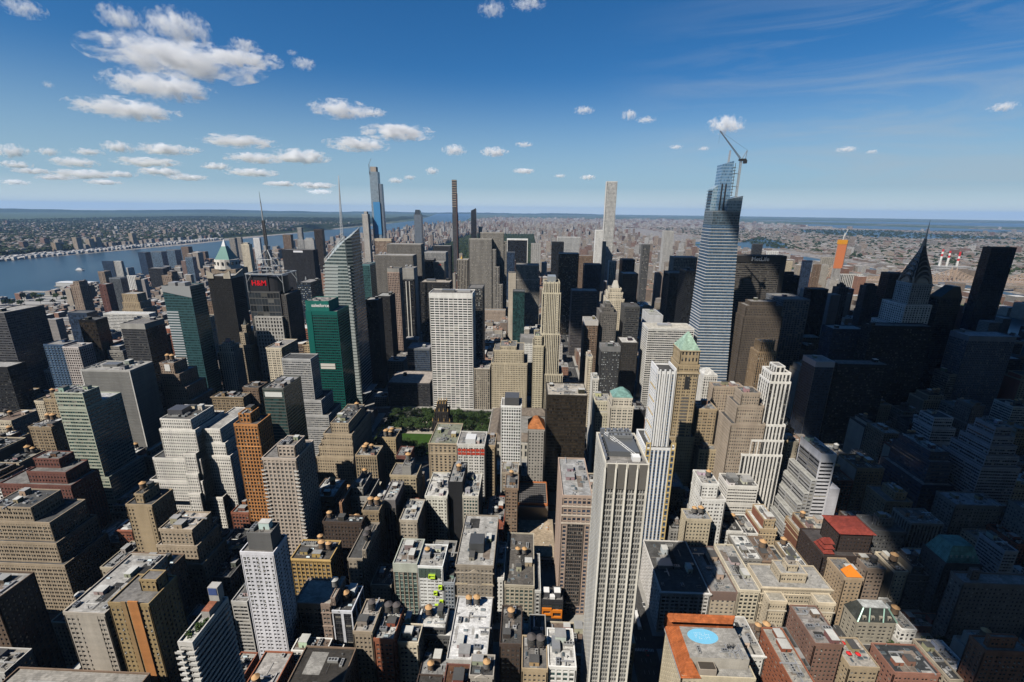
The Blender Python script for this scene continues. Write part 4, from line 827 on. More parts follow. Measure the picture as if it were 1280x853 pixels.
    block(t, -308.9, 610, -276, 644, 181.1, 195, 'blank', (.012, .145, .12), {}, ('sign_storey', 'glazing', 'upper_roof'), roofc=(.34, .31, .29))
    letters('salesforce', 6.2, None, t, (-288, 609.7, 189.6), (math.pi / 2, 0, 0), (.82, .82, .82), 'white_lettering', .12, .1)
    m = MB(); m.box(-309.4, 608.4, 0, -301, 608.96, 181, (.012, .165, .135)); m.build('corner_strip', 'metal', t)
    m = MB(); m.boxes([(-296, 608.3, 97, -275, 608.93, 100), (-296, 608.3, 101, -275, 608.93, 105)], (.66, .63, .58)); m.build('white_panel', 'paint', t)
    rr = random.Random(3)
    for i in range(7): put('air_handler', t, -304 + i * 4, 616 + (i % 3) * 8, 195, rr, rot=(i % 2) * 1.57)
    # tapering skyscraper
    t = thing('tapering_skyscraper', 'tapering blue glass skyscraper with white bands and unfinished stepped crown', 'skyscraper', (295, 700, 0))
    B = rect(268.5, 700, 325, 752, 0); T = rect(267.6, 702, 308, 737, 302)
    glazed(t, 'facade', B, T, (.10, .16, .23), (.05, .10, .17), 4.6, 1.6)
    q = MB()
    for z in np.arange(6, 300, 4.6):
        f = z / 302; x0, x1, y0, y1 = 268.5 - .9 * f, 325 - 17 * f, 700 + 2 * f, 752 - 15 * f
        th = 1.75 - 1.0 * f; q.boxes([(x0 - .5, y0 - .5, z, x1 + .2, y0 + .3, z + th), (x0 - .5, y0 + .3, z, x0 + .3, y1, z + th), (x1 - .6, y0 + .3, z, x1 + .22, y1, z + th)], (.58, .59, .60))
    q.build('white_spandrel', 'masonry', t, kind='stuff')
    block(t, 267.5, 703, 307.5, 736, 302.2, 321, 'glass', (.26, .30, .33), dict(g=(.05, .09, .13)), ('machine_floor', 'glazing', 'machine_roof'))
    glazed(t, 'crown_left', rect(267.8, 715, 280, 735.5, 321.5), [(269, 716, 353), (280, 716, 361), (280, 735, 361), (269, 735, 353)], (.30, .40, .48), (.17, .27, .36), 4.2, 1.5)
    glazed(t, 'crown_centre', rect(275, 711, 293, 731, 321.5), [(275.8, 712, 386), (292, 712, 391), (292, 730, 391), (275.8, 730, 386)], (.20, .32, .46), (.12, .23, .38), 4.2, 1.5)
    glazed(t, 'crown_right', rect(287.5, 704, 308.2, 733, 321.5), [(287.8, 704.5, 338), (308.5, 704.5, 343), (308.5, 732, 343), (287.8, 732, 338)], (.42, .50, .55), (.24, .32, .38), 4.2, 1.5)
    m = MB(); m.boxes([(292.2, 712, z, 296, 730, z + .7) for z in np.arange(343, 386, 4.3)] + [(266.2, 717, z, 268.9, 734, z + .6) for z in np.arange(324, 350, 4.3)] + [(294.5, 712.5, 343, 295.1, 713.1, 388), (294.5, 728, 343, 295.1, 728.6, 388)], (.14, .14, .15)); m.build('bare_floor', 'metal', t, kind='stuff')
    m = MB(); m.boxes([(278, 710.2, 321, 279.5, 710.9, 360), (283.4, 710.2, 321, 285, 710.9, 360)], (.06, .06, .07)); m.build('hoist_rail', 'metal', t)
    m = MB(); lattice(m, (288, 722, 388), (288.5, 722, 406), 1.3, 1.0, (.55, .55, .58), 8, .3); m.build('spire', 'metal', t)
    c = thing('tower_crane', 'dark lattice tower crane leaning its jib over the tapering skyscraper crown', 'crane', (304, 718, 340))
    m = MB(); lattice(m, (304, 718, 339), (304, 718, 392), 1.5, 1.5, (.42, .43, .45), 16, .32); m.build('mast', 'metal', c)
    m = MB(); lattice(m, (302.5, 718, 395), (268, 716, 431), 1.2, .6, (.20, .20, .22), 18, .26); m.build('jib', 'metal', c)
    m = MB(); m.box(301, 716, 391.5, 311, 720, 394.5, (.05, .05, .055)); m.box(308, 715.6, 388, 312, 720.4, 392.5, (.05, .05, .055)); m.build('counterweight', 'metal', c)
    m = MB(); m.tube((305, 718, 394), (311, 718, 406), .4, (.2, .2, .22)); m.tube((310, 718, 394), (311, 718, 406), .4, (.2, .2, .22)); m.build('a_frame', 'metal', c)
    m = MB(); m.tube((311, 718, 406), (268.5, 716, 430.6), .12, (.12, .12, .12), 4); m.tube((268.3, 716, 430), (268.3, 716, 414), .1, (.12, .12, .12), 4); m.build('cable', 'metal', c)
    m = MB(); m.boxes([(296, 717.6, z, 303, 718.4, z + .7) for z in (356, 374)], (.3, .3, .32)); m.build('tie_beam', 'metal', c)
    # copper pyramid tower
    t = thing('copper_pyramid_tower', 'stone tower with round white crown and green copper pyramid roof', 'skyscraper', (-861, 1265, 0))
    block(t, -896, 1258, -826, 1316, 0, 150, 'pun', (.33, .26, .19), dict(bay=4), lod=2)
    m = MB(); m.cyl(-866, 1287, 150, 176, 33, 31, (.62, .58, .52), 16); m.build('drum', 'masonry', t)
    m = MB()
    for i in range(16):
        a = math.pi * (i + .5) / 8; m.cyl(-866 + 31.2 * math.cos(a), 1287 + 31.2 * math.sin(a), 162, 170, 2.4, 2.4, (.05, .05, .05), 8)
    m.build('round_opening', 'masonry', t, kind='stuff')
    m = MB(); m.frustum((-887, 1266, -845, 1308), 176, (-872, 1281, -860, 1293), 212, (.05, .12, .105)); m.build('copper_roof', 'metal', t)
    m = MB(); m.frustum((-872, 1281, -860, 1293), 212.02, (-866.5, 1286.5, -865.5, 1287.5), 231, (.62, .62, .60)); m.build('white_peak', 'metal', t)
    # big stepped slab
    t = thing('stepped_slab_tower', 'big grey limestone slab stepping down on its right', 'skyscraper', (-110, 1250, 0)); L = (.335, .315, .285); o = dict(bay=3.2, pw=.5, sp=(.17, .16, .145), fh=3.8)
    block(t, -163, 1250, -101.5, 1275, 0, 243, 'rib', L, o, ('front_wall', 'glazing', 'front_roof'), 1)
    block(t, -135, 1275.1, -70, 1290, 0, 259, 'rib', L, o, ('rear_wall', 'glazing', 'rear_roof'), 1)
    for xa, xb, z in ((-101.4, -90, 216), (-89.9, -81, 169), (-80.9, -72, 121)): block(t, xa, 1252, xb, 1274, 0, z, 'rib', L, o, ('step_wall', 'glazing', 'step_roof'), 1)
    block(t, -69.9, 1276, -62, 1290, 0, 236, 'rib', L, o, ('step_wall', 'glazing', 'step_roof'), 1)
    block(t, -128, 1228, -62, 1249.5, 0, 52, 'pun', (.42, .34, .28), dict(bay=3.4), ('annex_wall', 'glazing', 'annex_roof'), 1)
    # steel spired tower
    t = thing('steel_spired_tower', 'tower with tiered arched steel crown and needle spire, in shade', 'skyscraper', (609, 716, 0))
    block(t, 585, 716, 625, 765, 0, 184, 'pun', (.55, .55, .56), dict(bay=4.2, pw=.42, sh=.4), ('lower_wall', 'glazing', 'lower_roof'))
    block(t, 577, 712, 612, 768, 0, 152, 'pun', (.55, .55, .56), dict(bay=4.2, pw=.42, sh=.4), ('wing_wall', 'glazing', 'wing_roof'))
    block(t, 593.5, 724, 624.5, 756, 184, 216, 'pun', (.36, .36, .37), dict(bay=3.6, pw=.45, sh=.4), ('shaft_wall', 'glazing', 'shaft_roof'))
    P = [(216, 15.3), (225, 14.0), (234, 11.8), (243, 9.4), (251, 7.2), (258, 5.3), (265, 3.6), (273, 2.2), (284, 1.3)]
    for (za, a), (zb, b) in zip(P[:-1], P[1:]):
        m = MB(); m.frustum((609 - a, 740 - a, 609 + a, 740 + a), za, (609 - b, 740 - b, 609 + b, 740 + b), zb, (.11, .11, .115)); m.build('crown_tier', 'bright_metal', t)
    for k, (z, a) in enumerate(P[:6]):
        for dx, dy in ((0, -1), (-1, 0), (1, 0), (0, 1)):
            m = MB(); n = 12; V = []; F = []
            for i in range(n + 1):
                e = math.pi * i / n; 
                for rr_, off in ((a * .80, .2), (a * .62, .2)):
                    u, v = math.cos(e) * rr_, math.sin(e) * rr_ * 1.15; s = a + off
                    V.append((609 + (dx * s if dx else u), 740 + (dy * s if dy else u), z + v))
            F = [[2 * i, 2 * i + 1, 2 * i + 3, 2 * i + 2] for i in range(n)]; m.poly(V, F, (.17, .17, .175)); m.build('sunburst_arch', 'bright_metal', t)
    m = MB(); m.cyl(609, 740, 284, 312, 1.5, .15, (.25, .25, .26), 8); m.build('spire', 'bright_metal', t)
    # slim towers north of the block
    t = thing('blue_wrapped_tower', 'very tall slim tower partly wrapped in blue, left of the crystal tower spire', 'skyscraper', (-634, 1933, 0)); t['label'] = 'tallest slim glass tower on the left skyline, half wrapped in blue sheeting'
    glazed(t, 'facade', rect(-655, 1933, -618, 1962, 0), rect(-652, 1933, -619, 1962, 462), (.30, .33, .36), (.17, .24, .30), 4.4, 2)
    glazed(t, 'side_shaft', rect(-617.6, 1936, -604, 1960, 0), rect(-617.6, 1936, -607, 1960, 416), (.25, .27, .30), (.10, .14, .19), 4.4, 2)
    m = MB(); m.box(-645, 1932.2, 215, -618.5, 1932.95, 345, (.06, .24, .48)); m.box(-618, 1931.5, 215, -616.6, 1932.95, 345, (.05, .2, .42)); m.build('blue_sheeting', 'paint', t)
    m = MB(); m.box(-648, 1934, 462, -624, 1958, 481, (.36, .31, .26)); m.build('bare_concrete_top', 'masonry', t)
    c = MB(); lattice(c, (-651, 1932, 452), (-651, 1932, 492), 1.2, 1.2, (.25, .25, .25), 10, .35); c.tube((-651, 1932, 490), (-640, 1932, 512), .7, (.3, .3, .3)); tag(c.build('tower_crane', 'metal', None, (-651, 1932, 452)), 'small dark crane at the top of the blue wrapped slim tower', 'crane')
    t = thing('limestone_tower', 'slim pale limestone tower at the left foot of the blue wrapped tower', 'skyscraper', (-672, 1900, 0)); block(t, -684, 1900, -660, 1925, 0, 296, 'pun', (.52, .49, .45), dict(bay=4), lod=2); block(t, -676, 1903, -664, 1920, 296, 306, 'pun', (.52, .49, .45), dict(bay=4), ('crown_wall', 'glazing', 'crown_roof'), 2)
    t = thing('needle_tower', 'thinnest dark brown needle tower under construction, left of the big stepped slab', 'skyscraper', (-306, 1920, 0))
    for a, b, z0, z1, w_ in ((-317, -296, 0, 300, 24), (-316, -297, 300, 380, 20), (-315.5, -297.5, 380, 432, 14)):
        block(t, a, 1920, b, 1920 + w_, z0, z1, 'grid', (.085, .08, .08), dict(bay=4, pw=.35, sh=.4, g=(.06, .07, .09)), lod=2)
    m = MB(); m.boxes([(-316.5, 1919.3, z, -296.5, 1919.9, z + 2.2) for z in np.arange(330, 430, 9)], (.42, .34, .26)); m.build('bare_floor', 'masonry', t, kind='stuff')
    m = MB(); m.box(-299, 1917.5, 0, -296.5, 1919.2, 380, (.14, .06, .045)); m.build('hoist', 'metal', t)
    t = thing('black_sliver_skyscraper', 'black faceted slim tower rising over the left shoulder of the big stepped slab', 'skyscraper', (-192, 1600, 0)); glazed(t, 'facade', rect(-203, 1600, -180, 1630, 0), [(-200, 1602, 316), (-183, 1602, 324), (-184, 1622, 320), (-199, 1622, 312)], (.03, .03, .035), (.02, .025, .035), 4, 2)
    t = thing('white_sliver_tower', 'thin white tower touching the right side of the black faceted slim tower', 'skyscraper', (-174, 1640, 0)); block(t, -179, 1640, -168, 1660, 0, 262, 'pun', (.6, .58, .54), dict(bay=4), lod=2)
    t = thing('curved_top_tower', 'blue grey glass tower with rounded top above the wide grey slabs', 'skyscraper', (-476, 1980, 0)); glazed(t, 'facade', rect(-492, 1980, -458, 2010, 0), rect(-490, 1980, -460, 2010, 296), (.20, .22, .25), (.10, .13, .17), 4.2, 2)
    glazed(t, 'rounded_top', rect(-488, 1980.5, -462, 2009, 296.1), [(-484, 1984, 316), (-466, 1984, 316), (-466, 2006, 312), (-484, 2006, 312)], (.05, .055, .06), (.04, .05, .06), 4.2, 2)
    # black gothic tower
    t = thing('gothic_tower', 'black brick gothic tower with gold pinnacles beside the park', 'skyscraper', (-103, 503, 0)); K = (.035, .03, .027)
    block(t, -114, 503, -92, 523, 0, 70, 'rib', K, dict(bay=2.2, pw=.5, sp=(.02, .018, .016)), lod=0, roofc=(.06, .055, .05))
    block(t, -111.5, 505.5, -94.5, 520.5, 70, 82, 'rib', K, dict(bay=2.2, pw=.5, sp=(.02, .018, .016)), ('upper_wall', 'glazing', 'upper_roof'), 0, (.06, .055, .05))
    block(t, -108.5, 508, -97.5, 518, 82, 91, 'rib', K, dict(bay=2.2, pw=.5, sp=(.02, .018, .016)), ('crown_wall', 'glazing', 'crown_roof'), 0, (.06, .055, .05))
    for a, b, w_, d_, z in ((-103, 513, 11, 10, 70), (-103, 513, 8.5, 7.5, 82), (-103, 513, 5.5, 5, 91)):
        for sx in (-1, -.33, .33, 1):
            for sy in (-1, 1):
                m = MB(); x, y = a + sx * (w_ - .6), b + sy * (d_ - .6); m.cyl(x, y, z + .9, z + 5.5, .75, .1, (.42, .27, .10), 6); m.build('gold_pinnacle', 'masonry', t)
    # library
    t = thing('library', 'long white stone library with brown grey hipped roofs beside the park', 'library', (4, 540, 0))
    block(t, -52, 542, 60, 652, 0, 22, 'rib', (.56, .53, .47), dict(bay=6, pw=.55, sh=.3, sp=(.5, .48, .42), fh=9), lod=0, roofc=(.30, .29, .27))
    for a in ((-50, 546, -28, 648), (36, 546, 58, 648), (-27, 626, 35, 648), (-27, 546, 35, 566)):
        m = MB(); e = min(a[2] - a[0], a[3] - a[1]) / 2 - .6; m.frustum(a, 23.2, (a[0] + e, a[1] + e, a[2] - e, a[3] - e), 31, (.21, .175, .145)); m.build('hipped_roof', 'roofing', t)
    for i in range(6):
        m = MB(); x = -46 + i * 17; m.box(x - 2, 541.4, 4, x + 2, 541.97, 15, (.05, .05, .055)); m.build('arched_window', 'metal', t)
    # gabled chapel roof between the park and the white grid tower
    t = thing('gabled_house', 'grey brown building with steep gabled end before the park trees', 'building', (-58, 452, 0))
    block(t, -68, 452, -50, 476, 0, 56, 'pun', (.36, .30, .23), dict(bay=3), lod=0)
    m = MB(); m.poly([(-68, 453, 57), (-50, 453, 57), (-59, 453, 69), (-68, 475, 57), (-50, 475, 57), (-59, 475, 69)], [[0, 1, 2], [5, 4, 3], [0, 2, 5, 3], [1, 4, 5, 2]], (.27, .245, .22)); m.build('gable', 'roofing', t)
    # theatre spire
    t = thing('theatre_tower', 'stepped gothic tower with grey spire right of the lattice mast tower', 'tower', (-505, 1000, 0))
    block(t, -520, 1000, -490, 1025, 0, 122, 'pun', (.36, .27, .2), dict(bay=4), lod=2); block(t, -513, 1006, -497, 1020, 122, 136, 'pun', (.36, .30, .24), dict(bay=4), ('upper_wall', 'glazing', 'upper_roof'), 2)
    m = MB(); m.frustum((-510, 1008, -500, 1018), 137, (-505.4, 1012.6, -504.6, 1013.4), 170, (.42, .44, .45)); m.build('spire', 'metal', t)
    # crown tower with cap and ball in front of the finned slab
    t = thing('clock_tower', 'narrow stepped brown tower with dark cap before the black finned slab', 'tower', (-456, 690, 0))
    block(t, -470, 690, -446, 715, 0, 104, 'pun', (.36, .30, .22), dict(bay=3.2), lod=1); block(t, -465, 693, -451, 709, 104, 124, 'pun', (.38, .32, .24), dict(bay=3.2), ('upper_wall', 'glazing', 'upper_roof'), 1); block(t, -462, 696, -454, 706, 124, 136, 'pun', (.4, .34, .26), dict(bay=3.2), ('crown_wall', 'glazing', 'crown_roof'), 1)
    m = MB(); m.cyl(-458, 701, 137, 143, 3.5, 1.2, (.12, .13, .12), 8); m.cyl(-458, 701, 143, 147, .8, .1, (.2, .2, .2), 6); m.build('cap', 'metal', t)
    # construction site
    t = thing('construction_site', 'building under construction with bare steel deck and orange netting', 'construction site', (8, 340, 0))
    block(t, -6, 411, 24, 447, 0, 25, 'band', (.24, .2, .16), dict(sh=.25), lod=0, roofc=(.16, .15, .145))
    m = MB(); m.boxes([(-5 + i * 2.4, 412, 25.6, -4.1 + i * 2.4, 446, 26.3) for i in range(12)], (.12, .115, .12)); m.boxes([(-5, 413 + i * 4, 26.35, 23, 413.4 + i * 4, 26.7) for i in range(9)], (.32, .31, .30)); m.build('steel_deck', 'metal', t)
    m = MB(); m.boxes([(-6.6, 409.8, 23.5, 24.6, 410.2, 26.5), (-6.6, 447.4, 25, 24.6, 447.8, 27.5), (24.2, 410.2, 24.5, 24.6, 447.4, 27), (-6.6, 410.2, 24.5, -6.2, 447.4, 27)], (.60, .20, .07)); m.build('orange_netting', 'paint', t)
    m = MB(); m.box(-7, 407, 8, 25, 409.6, 23.4, (.26, .22, .18)); m.build('scaffold', 'metal', t)
    block(t, -18, 352, 30, 405, 0, 10, 'band', (.33, .27, .2), dict(sh=.4), ('podium_wall', 'glazing', 'podium_roof'), 0, (.46, .37, .27))
    rr = random.Random(9)
    for i in range(26):
        m = MB(); x, y = rr.uniform(-15, 27), rr.uniform(356, 403); w_ = rr.uniform(.6, 2.6); m.box(x, y, 10, x + w_, y + rr.uniform(.6, 2.2), 10 + rr.uniform(.4, 1.6), rr.choice([(.6, .58, .54), (.52, .2, .05), (.45, .36, .22), (.7, .7, .68), (.2, .22, .24)])); m.build('material_pile', 'paint', t)
    m = MB(); m.boxes([(-19.5, 349, 3 + k * 3.4, 31, 350.2, 3.5 + k * 3.4) for k in range(3)] + [(-19 + i * 3.5, 349, 0, -18.7 + i * 3.5, 349.3, 13) for i in range(15)], (.13, .12, .11)); m.build('scaffold', 'metal', t)

def riverside():
    for i, (yy, h, lab) in enumerate(((3060, 72, 'first brown apartment tower from the left on the far river bank'), (3215, 98, 'tall tan apartment tower on the far river bank, second from left'), (3310, 82, 'third tan apartment tower from the left on the far river bank'), (3365, 92, 'fourth tan apartment tower from the left on the far river bank'), (3690, 104, 'brown block on the wooded cliff across the river'))):
        t = thing('apartment_tower', lab, 'apartment tower', (-3240, yy, 0), 'apartment towers across the river'); block(t, -3262, yy - 14, -3230, yy + 26, 0, h, 'pun', (.40, .33, .25) if i else (.36, .28, .2), dict(bay=5), lod=2)
    for i, (x0, y0, x1, y1, h, lab) in enumerate(((-1925, 1640, -1790, 1662, 4, 'long bare pier reaching into the river'), (-1935, 1775, -1790, 1830, 17, 'pier with a long white terminal shed'), (-1880, 1470, -1790, 1500, 6, 'short white roofed pier at the left edge'))):
        p = thing('pier', lab, 'pier', ((x0 + x1) / 2, y0, 0)); m = MB(); m.box(x0, y0, -1, x1, y1, 2, (.30, .29, .27)); m.build('deck', 'paving', p)
        if h > 4: m = MB(); m.box(x0 + 6, y0 + 4, 2, x1, y1 - 4, h - 2, (.5, .5, .48)); m.frustum((x0 + 5, y0 + 3, x1, y1 - 3), h - 2, (x0 + 5, (y0 + y1) / 2 - 2, x1, (y0 + y1) / 2 + 2), h, (.66, .66, .64)); m.build('shed', 'paint', p)
    b = thing('boat', 'small white ferry leaving a wake on the river', 'boat', (-2290, 2250, 0)); m = MB(); m.poly([(-2310, 2245, 0), (-2275, 2245, 0), (-2268, 2250, 0), (-2275, 2255, 0), (-2310, 2255, 0), (-2310, 2244.5, 4), (-2274, 2244.5, 4), (-2265, 2250, 4.5), (-2274, 2255.5, 4), (-2310, 2255.5, 4)], [[0, 1, 6, 5], [1, 2, 7, 6], [2, 3, 8, 7], [3, 4, 9, 8], [4, 0, 5, 9], [5, 6, 7, 8, 9]], (.7, .7, .7)); m.build('hull', 'paint', b)
    m = MB(); m.box(-2305, 2247, 4, -2280, 2253, 9, (.75, .75, .75)); m.box(-2300, 2248, 9, -2285, 2252, 12, (.7, .7, .72)); m.build('cabin', 'paint', b)
    # power station with three striped stacks
    t = thing('power_station', 'grey power station hall below the striped chimneys across the river', 'power station', (2430, 2740, 0))
    for a in ((2380, 2735, 2560, 2800, 30), (2340, 2700, 2420, 2735, 22), (2440, 2690, 2540, 2734, 18)): block(t, *a[:4], 0, a[4], 'band', (.42, .41, .40), dict(bay=8), ('hall', 'glazing', 'roof'), 2, (.40, .40, .39))
    for i, (x, h, lab) in enumerate(((2393, 126, 'leftmost red and white chimney across the river'), (2435, 118, 'middle red and white chimney across the river'), (2492, 114, 'rightmost red and white chimney across the river'))):
        s = thing('chimney', lab, 'chimney', (x, 2767, 0), 'striped power station chimneys'); r0 = lambda z: 7 - 2.2 * z / h
        m = MB(); m.cyl(x, 2767, 0, h - 52, r0(0), r0(h - 52), (.62, .61, .58), 12); m.build('shaft', 'masonry', s)
        for k in range(4):
            m = MB(); za, zb = h - 52 + 13 * k, h - 39 + 13 * k; m.cyl(x, 2767, za, zb, r0(za), r0(zb), (.55, .03, .03) if k % 2 == (1 if i < 2 else 0) or k == 3 else (.75, .74, .72), 12); m.build('painted_band', 'paint', s)
    # cantilever bridge
    t = thing('cantilever_bridge', 'long tan steel cantilever bridge over the east river', 'bridge', (1800, 2060, 0)); c = (.62, .47, .36)
    m = MB(); m.box(1080, 2046, 36, 2560, 2074, 40, c); m.box(1080, 2046, 28, 2560, 2047, 30, c); m.build('deck', 'metal', t)
    TW = [1335, 1650, 1850, 2190]; tops = []
    for x in TW:
        m = MB()
        for y in (2048, 2072): m.box(x - 3, y - 2, -1, x + 3, y + 2, 92, c); m.cyl(x, y, 92, 104, 2, .3, c, 6)
        m.box(x - 2, 2050, 60, x + 2, 2070, 64, c); m.build('tower', 'metal', t)
    def top(x):
        d = min(abs(x - q) for q in TW); return 52 + 38 * max(0, 1 - d / 120) ** 1.3
    for y in (2048, 2072):
        m = MB(); xs = list(np.arange(1200, 2340, 17))
        for a, b in zip(xs[:-1], xs[1:]):
            m.tube((a, y, top(a)), (b, y, top(b)), 1.6, c, 4); m.tube((a, y, 38), (a, y, top(a)), 1.1, c, 4); m.tube((a, y, 38), (b, y, top(b)), 1.0, c, 4)
        m.build('truss', 'metal', t)
    m = MB()
    for x in list(np.arange(1090, 1335, 35)) + list(np.arange(2220, 2560, 40)): m.box(x - 2, 2048, -1, x + 2, 2072, 36, (.4, .35, .3))
    m.build('approach_pier', 'masonry', t)

def trees_and_cars():
    r = random.Random(21); protos = [make_tree(random.Random(i), h, w) for i, (h, w) in enumerate(((15, 5.6), (17, 6.4), (13, 5.0)))]
    pts = []
    for x in np.arange(-208, -58, 9.2):
        for y in np.arange(534, 668, 9.6):
            if -184 < x < -122 and 560 < y < 604: continue
            if -118 < x < -88 and y < 540: continue
            pts.append((x + r.uniform(-2, 2), y + r.uniform(-2, 2)))
    for x, y in pts:
        copy_tree(protos[r.randrange(3)], (x, y, 0), 'leafy plane tree in the park around the lawn', 'plane trees around the park lawn', (r.uniform(.85, 1.2),) * 3, r.uniform(0, 6.28))
    for i, (x, y, lab) in enumerate(((268, 268, 'left leafy tree in front of the grey mansion'), (276, 270, 'right leafy tree in front of the grey mansion'), (310, 280, 'left one of two trees below the red brick terrace row'), (318, 279, 'right one of two trees below the red brick terrace row'))):
        copy_tree(protos[i % 3], (x, y, 0), lab, None, (1.0,) * 3, i)
    for i in range(16):
        x, y = -1560 - r.uniform(0, 190), 1365 + r.uniform(0, 170); copy_tree(protos[i % 3], (x, y, 0), 'dark tree in the small riverside park', 'trees in the riverside park', (1.6,) * 3, i)
    for p in protos:
        for c in list(p.children): bpy.data.objects.remove(c)
        bpy.data.objects.remove(p)
    # vehicles
    def car(name, label, cat, x, y, col, heading=0, L=4.6, Wd=1.85, H=1.5, group=None):
        t = thing(name, label, cat, (x, y, -.15), group); z = -.15
        m = MB(); m.box(x - Wd / 2, y - L / 2, z + .3, x + Wd / 2, y + L / 2, z + (.85 if H < 2 else H), col); m.build('body', 'paint', t)
        if H < 2: m = MB(); m.frustum((x - Wd / 2 + .08, y - L * .3, x + Wd / 2 - .08, y + L * .32), z + .85, (x - Wd / 2 + .25, y - L * .16, x + Wd / 2 - .25, y + L * .24), z + H, (.04, .045, .05)); m.build('cabin', 'paint', t)
        else: m = MB(); m.boxes([(x - Wd / 2 - .02, y - L / 2 + .5, z + 1.5, x + Wd / 2 + .02, y + L / 2 - .5, z + 2.4)], (.05, .06, .07)); m.box(x - .8, y - 2, z + H, x + .8, y + 2, z + H + .3, (.7, .7, .7)); m.build('window_strip', 'paint', t)
        for sx in (-1, 1):
            for sy in (-.32, .32):
                m = MB(); xx, yy = x + sx * (Wd / 2 - .1), y + sy * L; n = 10
                m.poly([(xx - .12 * q, yy + .33 * math.cos(6.283 * i / n), z + .33 + .33 * math.sin(6.283 * i / n)) for q in (-1, 1) for i in range(n)], [list(range(n)), list(range(n, 2 * n))[::-1]] + [[i, n + i, n + (i + 1) % n, (i + 1) % n] for i in range(n)], (.03, .03, .03)); m.build('wheel', 'paint', t)
        if heading: t.rotation_euler = (0, 0, heading)
        return t
    car('bus', 'long white bus on the avenue right of the tall pale ribbed tower', 'bus', 94, 296, (.75, .75, .75), 0, 16, 2.6, 3.1)
    spots = [(89, 318, (.5, .03, .03), 'red'), (98, 330, (.7, .45, .03), 'yellow'), (103, 312, (.6, .6, .6), 'silver'), (87, 338, (.08, .08, .09), 'black'), (104, 345, (.7, .7, .7), 'white'), (95, 268, (.55, .04, .04), 'dark red'), (99, 356, (.1, .14, .3), 'blue'), (90, 372, (.7, .45, .03), 'taxi yellow')]
    for x, y, c, n in spots: car('car', f'{n} car on the avenue beyond the white bus' if y > 300 else f'{n} car on the avenue before the white bus', 'car', x, y, c, 0)
    for k in range(14): car('taxi', 'yellow taxi on the avenue beyond the blue oval roof building', 'taxi', 83 + 5.4 * (k % 4), 385 + 27 * k, (.68, .42, .02), 0, group='yellow taxis on the avenue')
    bs = [(-350, 259, (.6, .6, .6), 'silver'), (-356, 270, (.7, .7, .7), 'white'), (-345, 250, (.1, .1, .1), 'black'), (-362, 282, (.7, .45, .03), 'yellow'), (-340, 242, (.3, .31, .33), 'grey'), (-371, 296, (.45, .03, .03), 'red'), (-358, 264, (.08, .1, .2), 'navy')]
    for x, y, c, n in bs: car('car', f'{n} car on the shaded street left of the grey blank walled hotel', 'car', x, y, c, R(33))

# ------------------------------------------------------------------ the low city: nobody could count it
def city(name, label, x0, x1, y0, y1, step, hfun, keep, pal, roofs, seed, z=-.2, fill=.86):
    r = np.random.RandomState(seed); gx = np.arange(x0, x1, step[0]); gy = np.arange(y0, y1, step[1]); X, Y = np.meshgrid(gx, gy); X = X.ravel(); Y = Y.ravel()
    X = X + r.uniform(-.12, .12, len(X)) * step[0]; Y = Y + r.uniform(-.12, .12, len(Y)) * step[1]
    k = keep(X, Y, r); X, Y = X[k], Y[k]; n = len(X); w_ = step[0] * fill * r.uniform(.6, 1, n) / 2; d_ = step[1] * fill * r.uniform(.6, 1, n) / 2; H = hfun(X, Y, r, n)
    a = np.c_[X - w_, Y - d_, np.full(n, z), X + w_, Y + d_, H]; pal = np.array(pal)[r.randint(len(pal), size=n)] * r.uniform(.8, 1.15, (n, 1)); rf = np.array(roofs)[r.randint(len(roofs), size=n)]
    m = MB(); m.boxes(a, pal); C = np.array(m.C[0]).copy(); C[1::6] = rf; m.C[0] = C
    # roof bulkheads so that the roofs are not bare lids
    s = r.rand(n) < .5; b = a[s]; q = np.c_[b[:, 0] + (b[:, 3] - b[:, 0]) * .55, b[:, 1] + (b[:, 4] - b[:, 1]) * .5, b[:, 5] - .1, b[:, 0] + (b[:, 3] - b[:, 0]) * .8, b[:, 1] + (b[:, 4] - b[:, 1]) * .85, b[:, 5] + 3.2]
    if len(q): m.boxes(q, pal[s])
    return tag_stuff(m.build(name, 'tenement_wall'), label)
def tag_stuff(o, label): o['kind'] = 'stuff'; o['label'] = label; return o
def foot_of(b):
    e = max([0] + [max(q[1:5]) for q in b[-1].get('dn', [])]); return (b[0], b[1] - e, b[2] - e, b[3] + e, b[4] + e)
def clear_of(X, Y, pad):
    k = np.ones(len(X), bool)
    for b in BUILDINGS:
        k &= ~((X > b[1] - pad) & (X < b[3] + pad) & (Y > b[2] - pad) & (Y < b[4] + pad))
    for a in HAND: k &= ~((X > a[0] - pad) & (X < a[2] + pad) & (Y > a[1] - pad) & (Y < a[3] + pad))
    return k
HAND = [(-338, 690, -262, 755), (-452, 690, -384, 748), (-312, 600, -262, 660), (240, 690, 330, 755), (-905, 1245, -815, 1320), (-168, 1225, -58, 1300), (575, 700, 640, 780), (-55, 535, 62, 655), (-214, 525, -55, 668), (-116, 500, -90, 525), (-24, 345, 34, 450), (-660, 1925, -600, 1965), (-320, 1910, -290, 1950), (-690, 1895, -655, 1930), (-522, 995, -488, 1027), (-472, 688, -444, 718), (-205, 1595, -165, 1665), (-495, 1975, -455, 2012)]
BRICK = [(.30, .16, .11), (.36, .26, .19), (.42, .36, .29), (.5, .46, .40), (.26, .20, .16), (.55, .52, .48), (.33, .30, .28)]
ROOFS = [(.30, .29, .28), (.42, .41, .39), (.15, .14, .13), (.22, .20, .18), (.52, .51, .49), (.28, .17, .12), (.18, .17, .16)]
DARKROOFS = [(.22, .20, .18), (.32, .30, .28), (.13, .12, .11), (.26, .18, .13), (.42, .40, .38), (.18, .17, .16)]
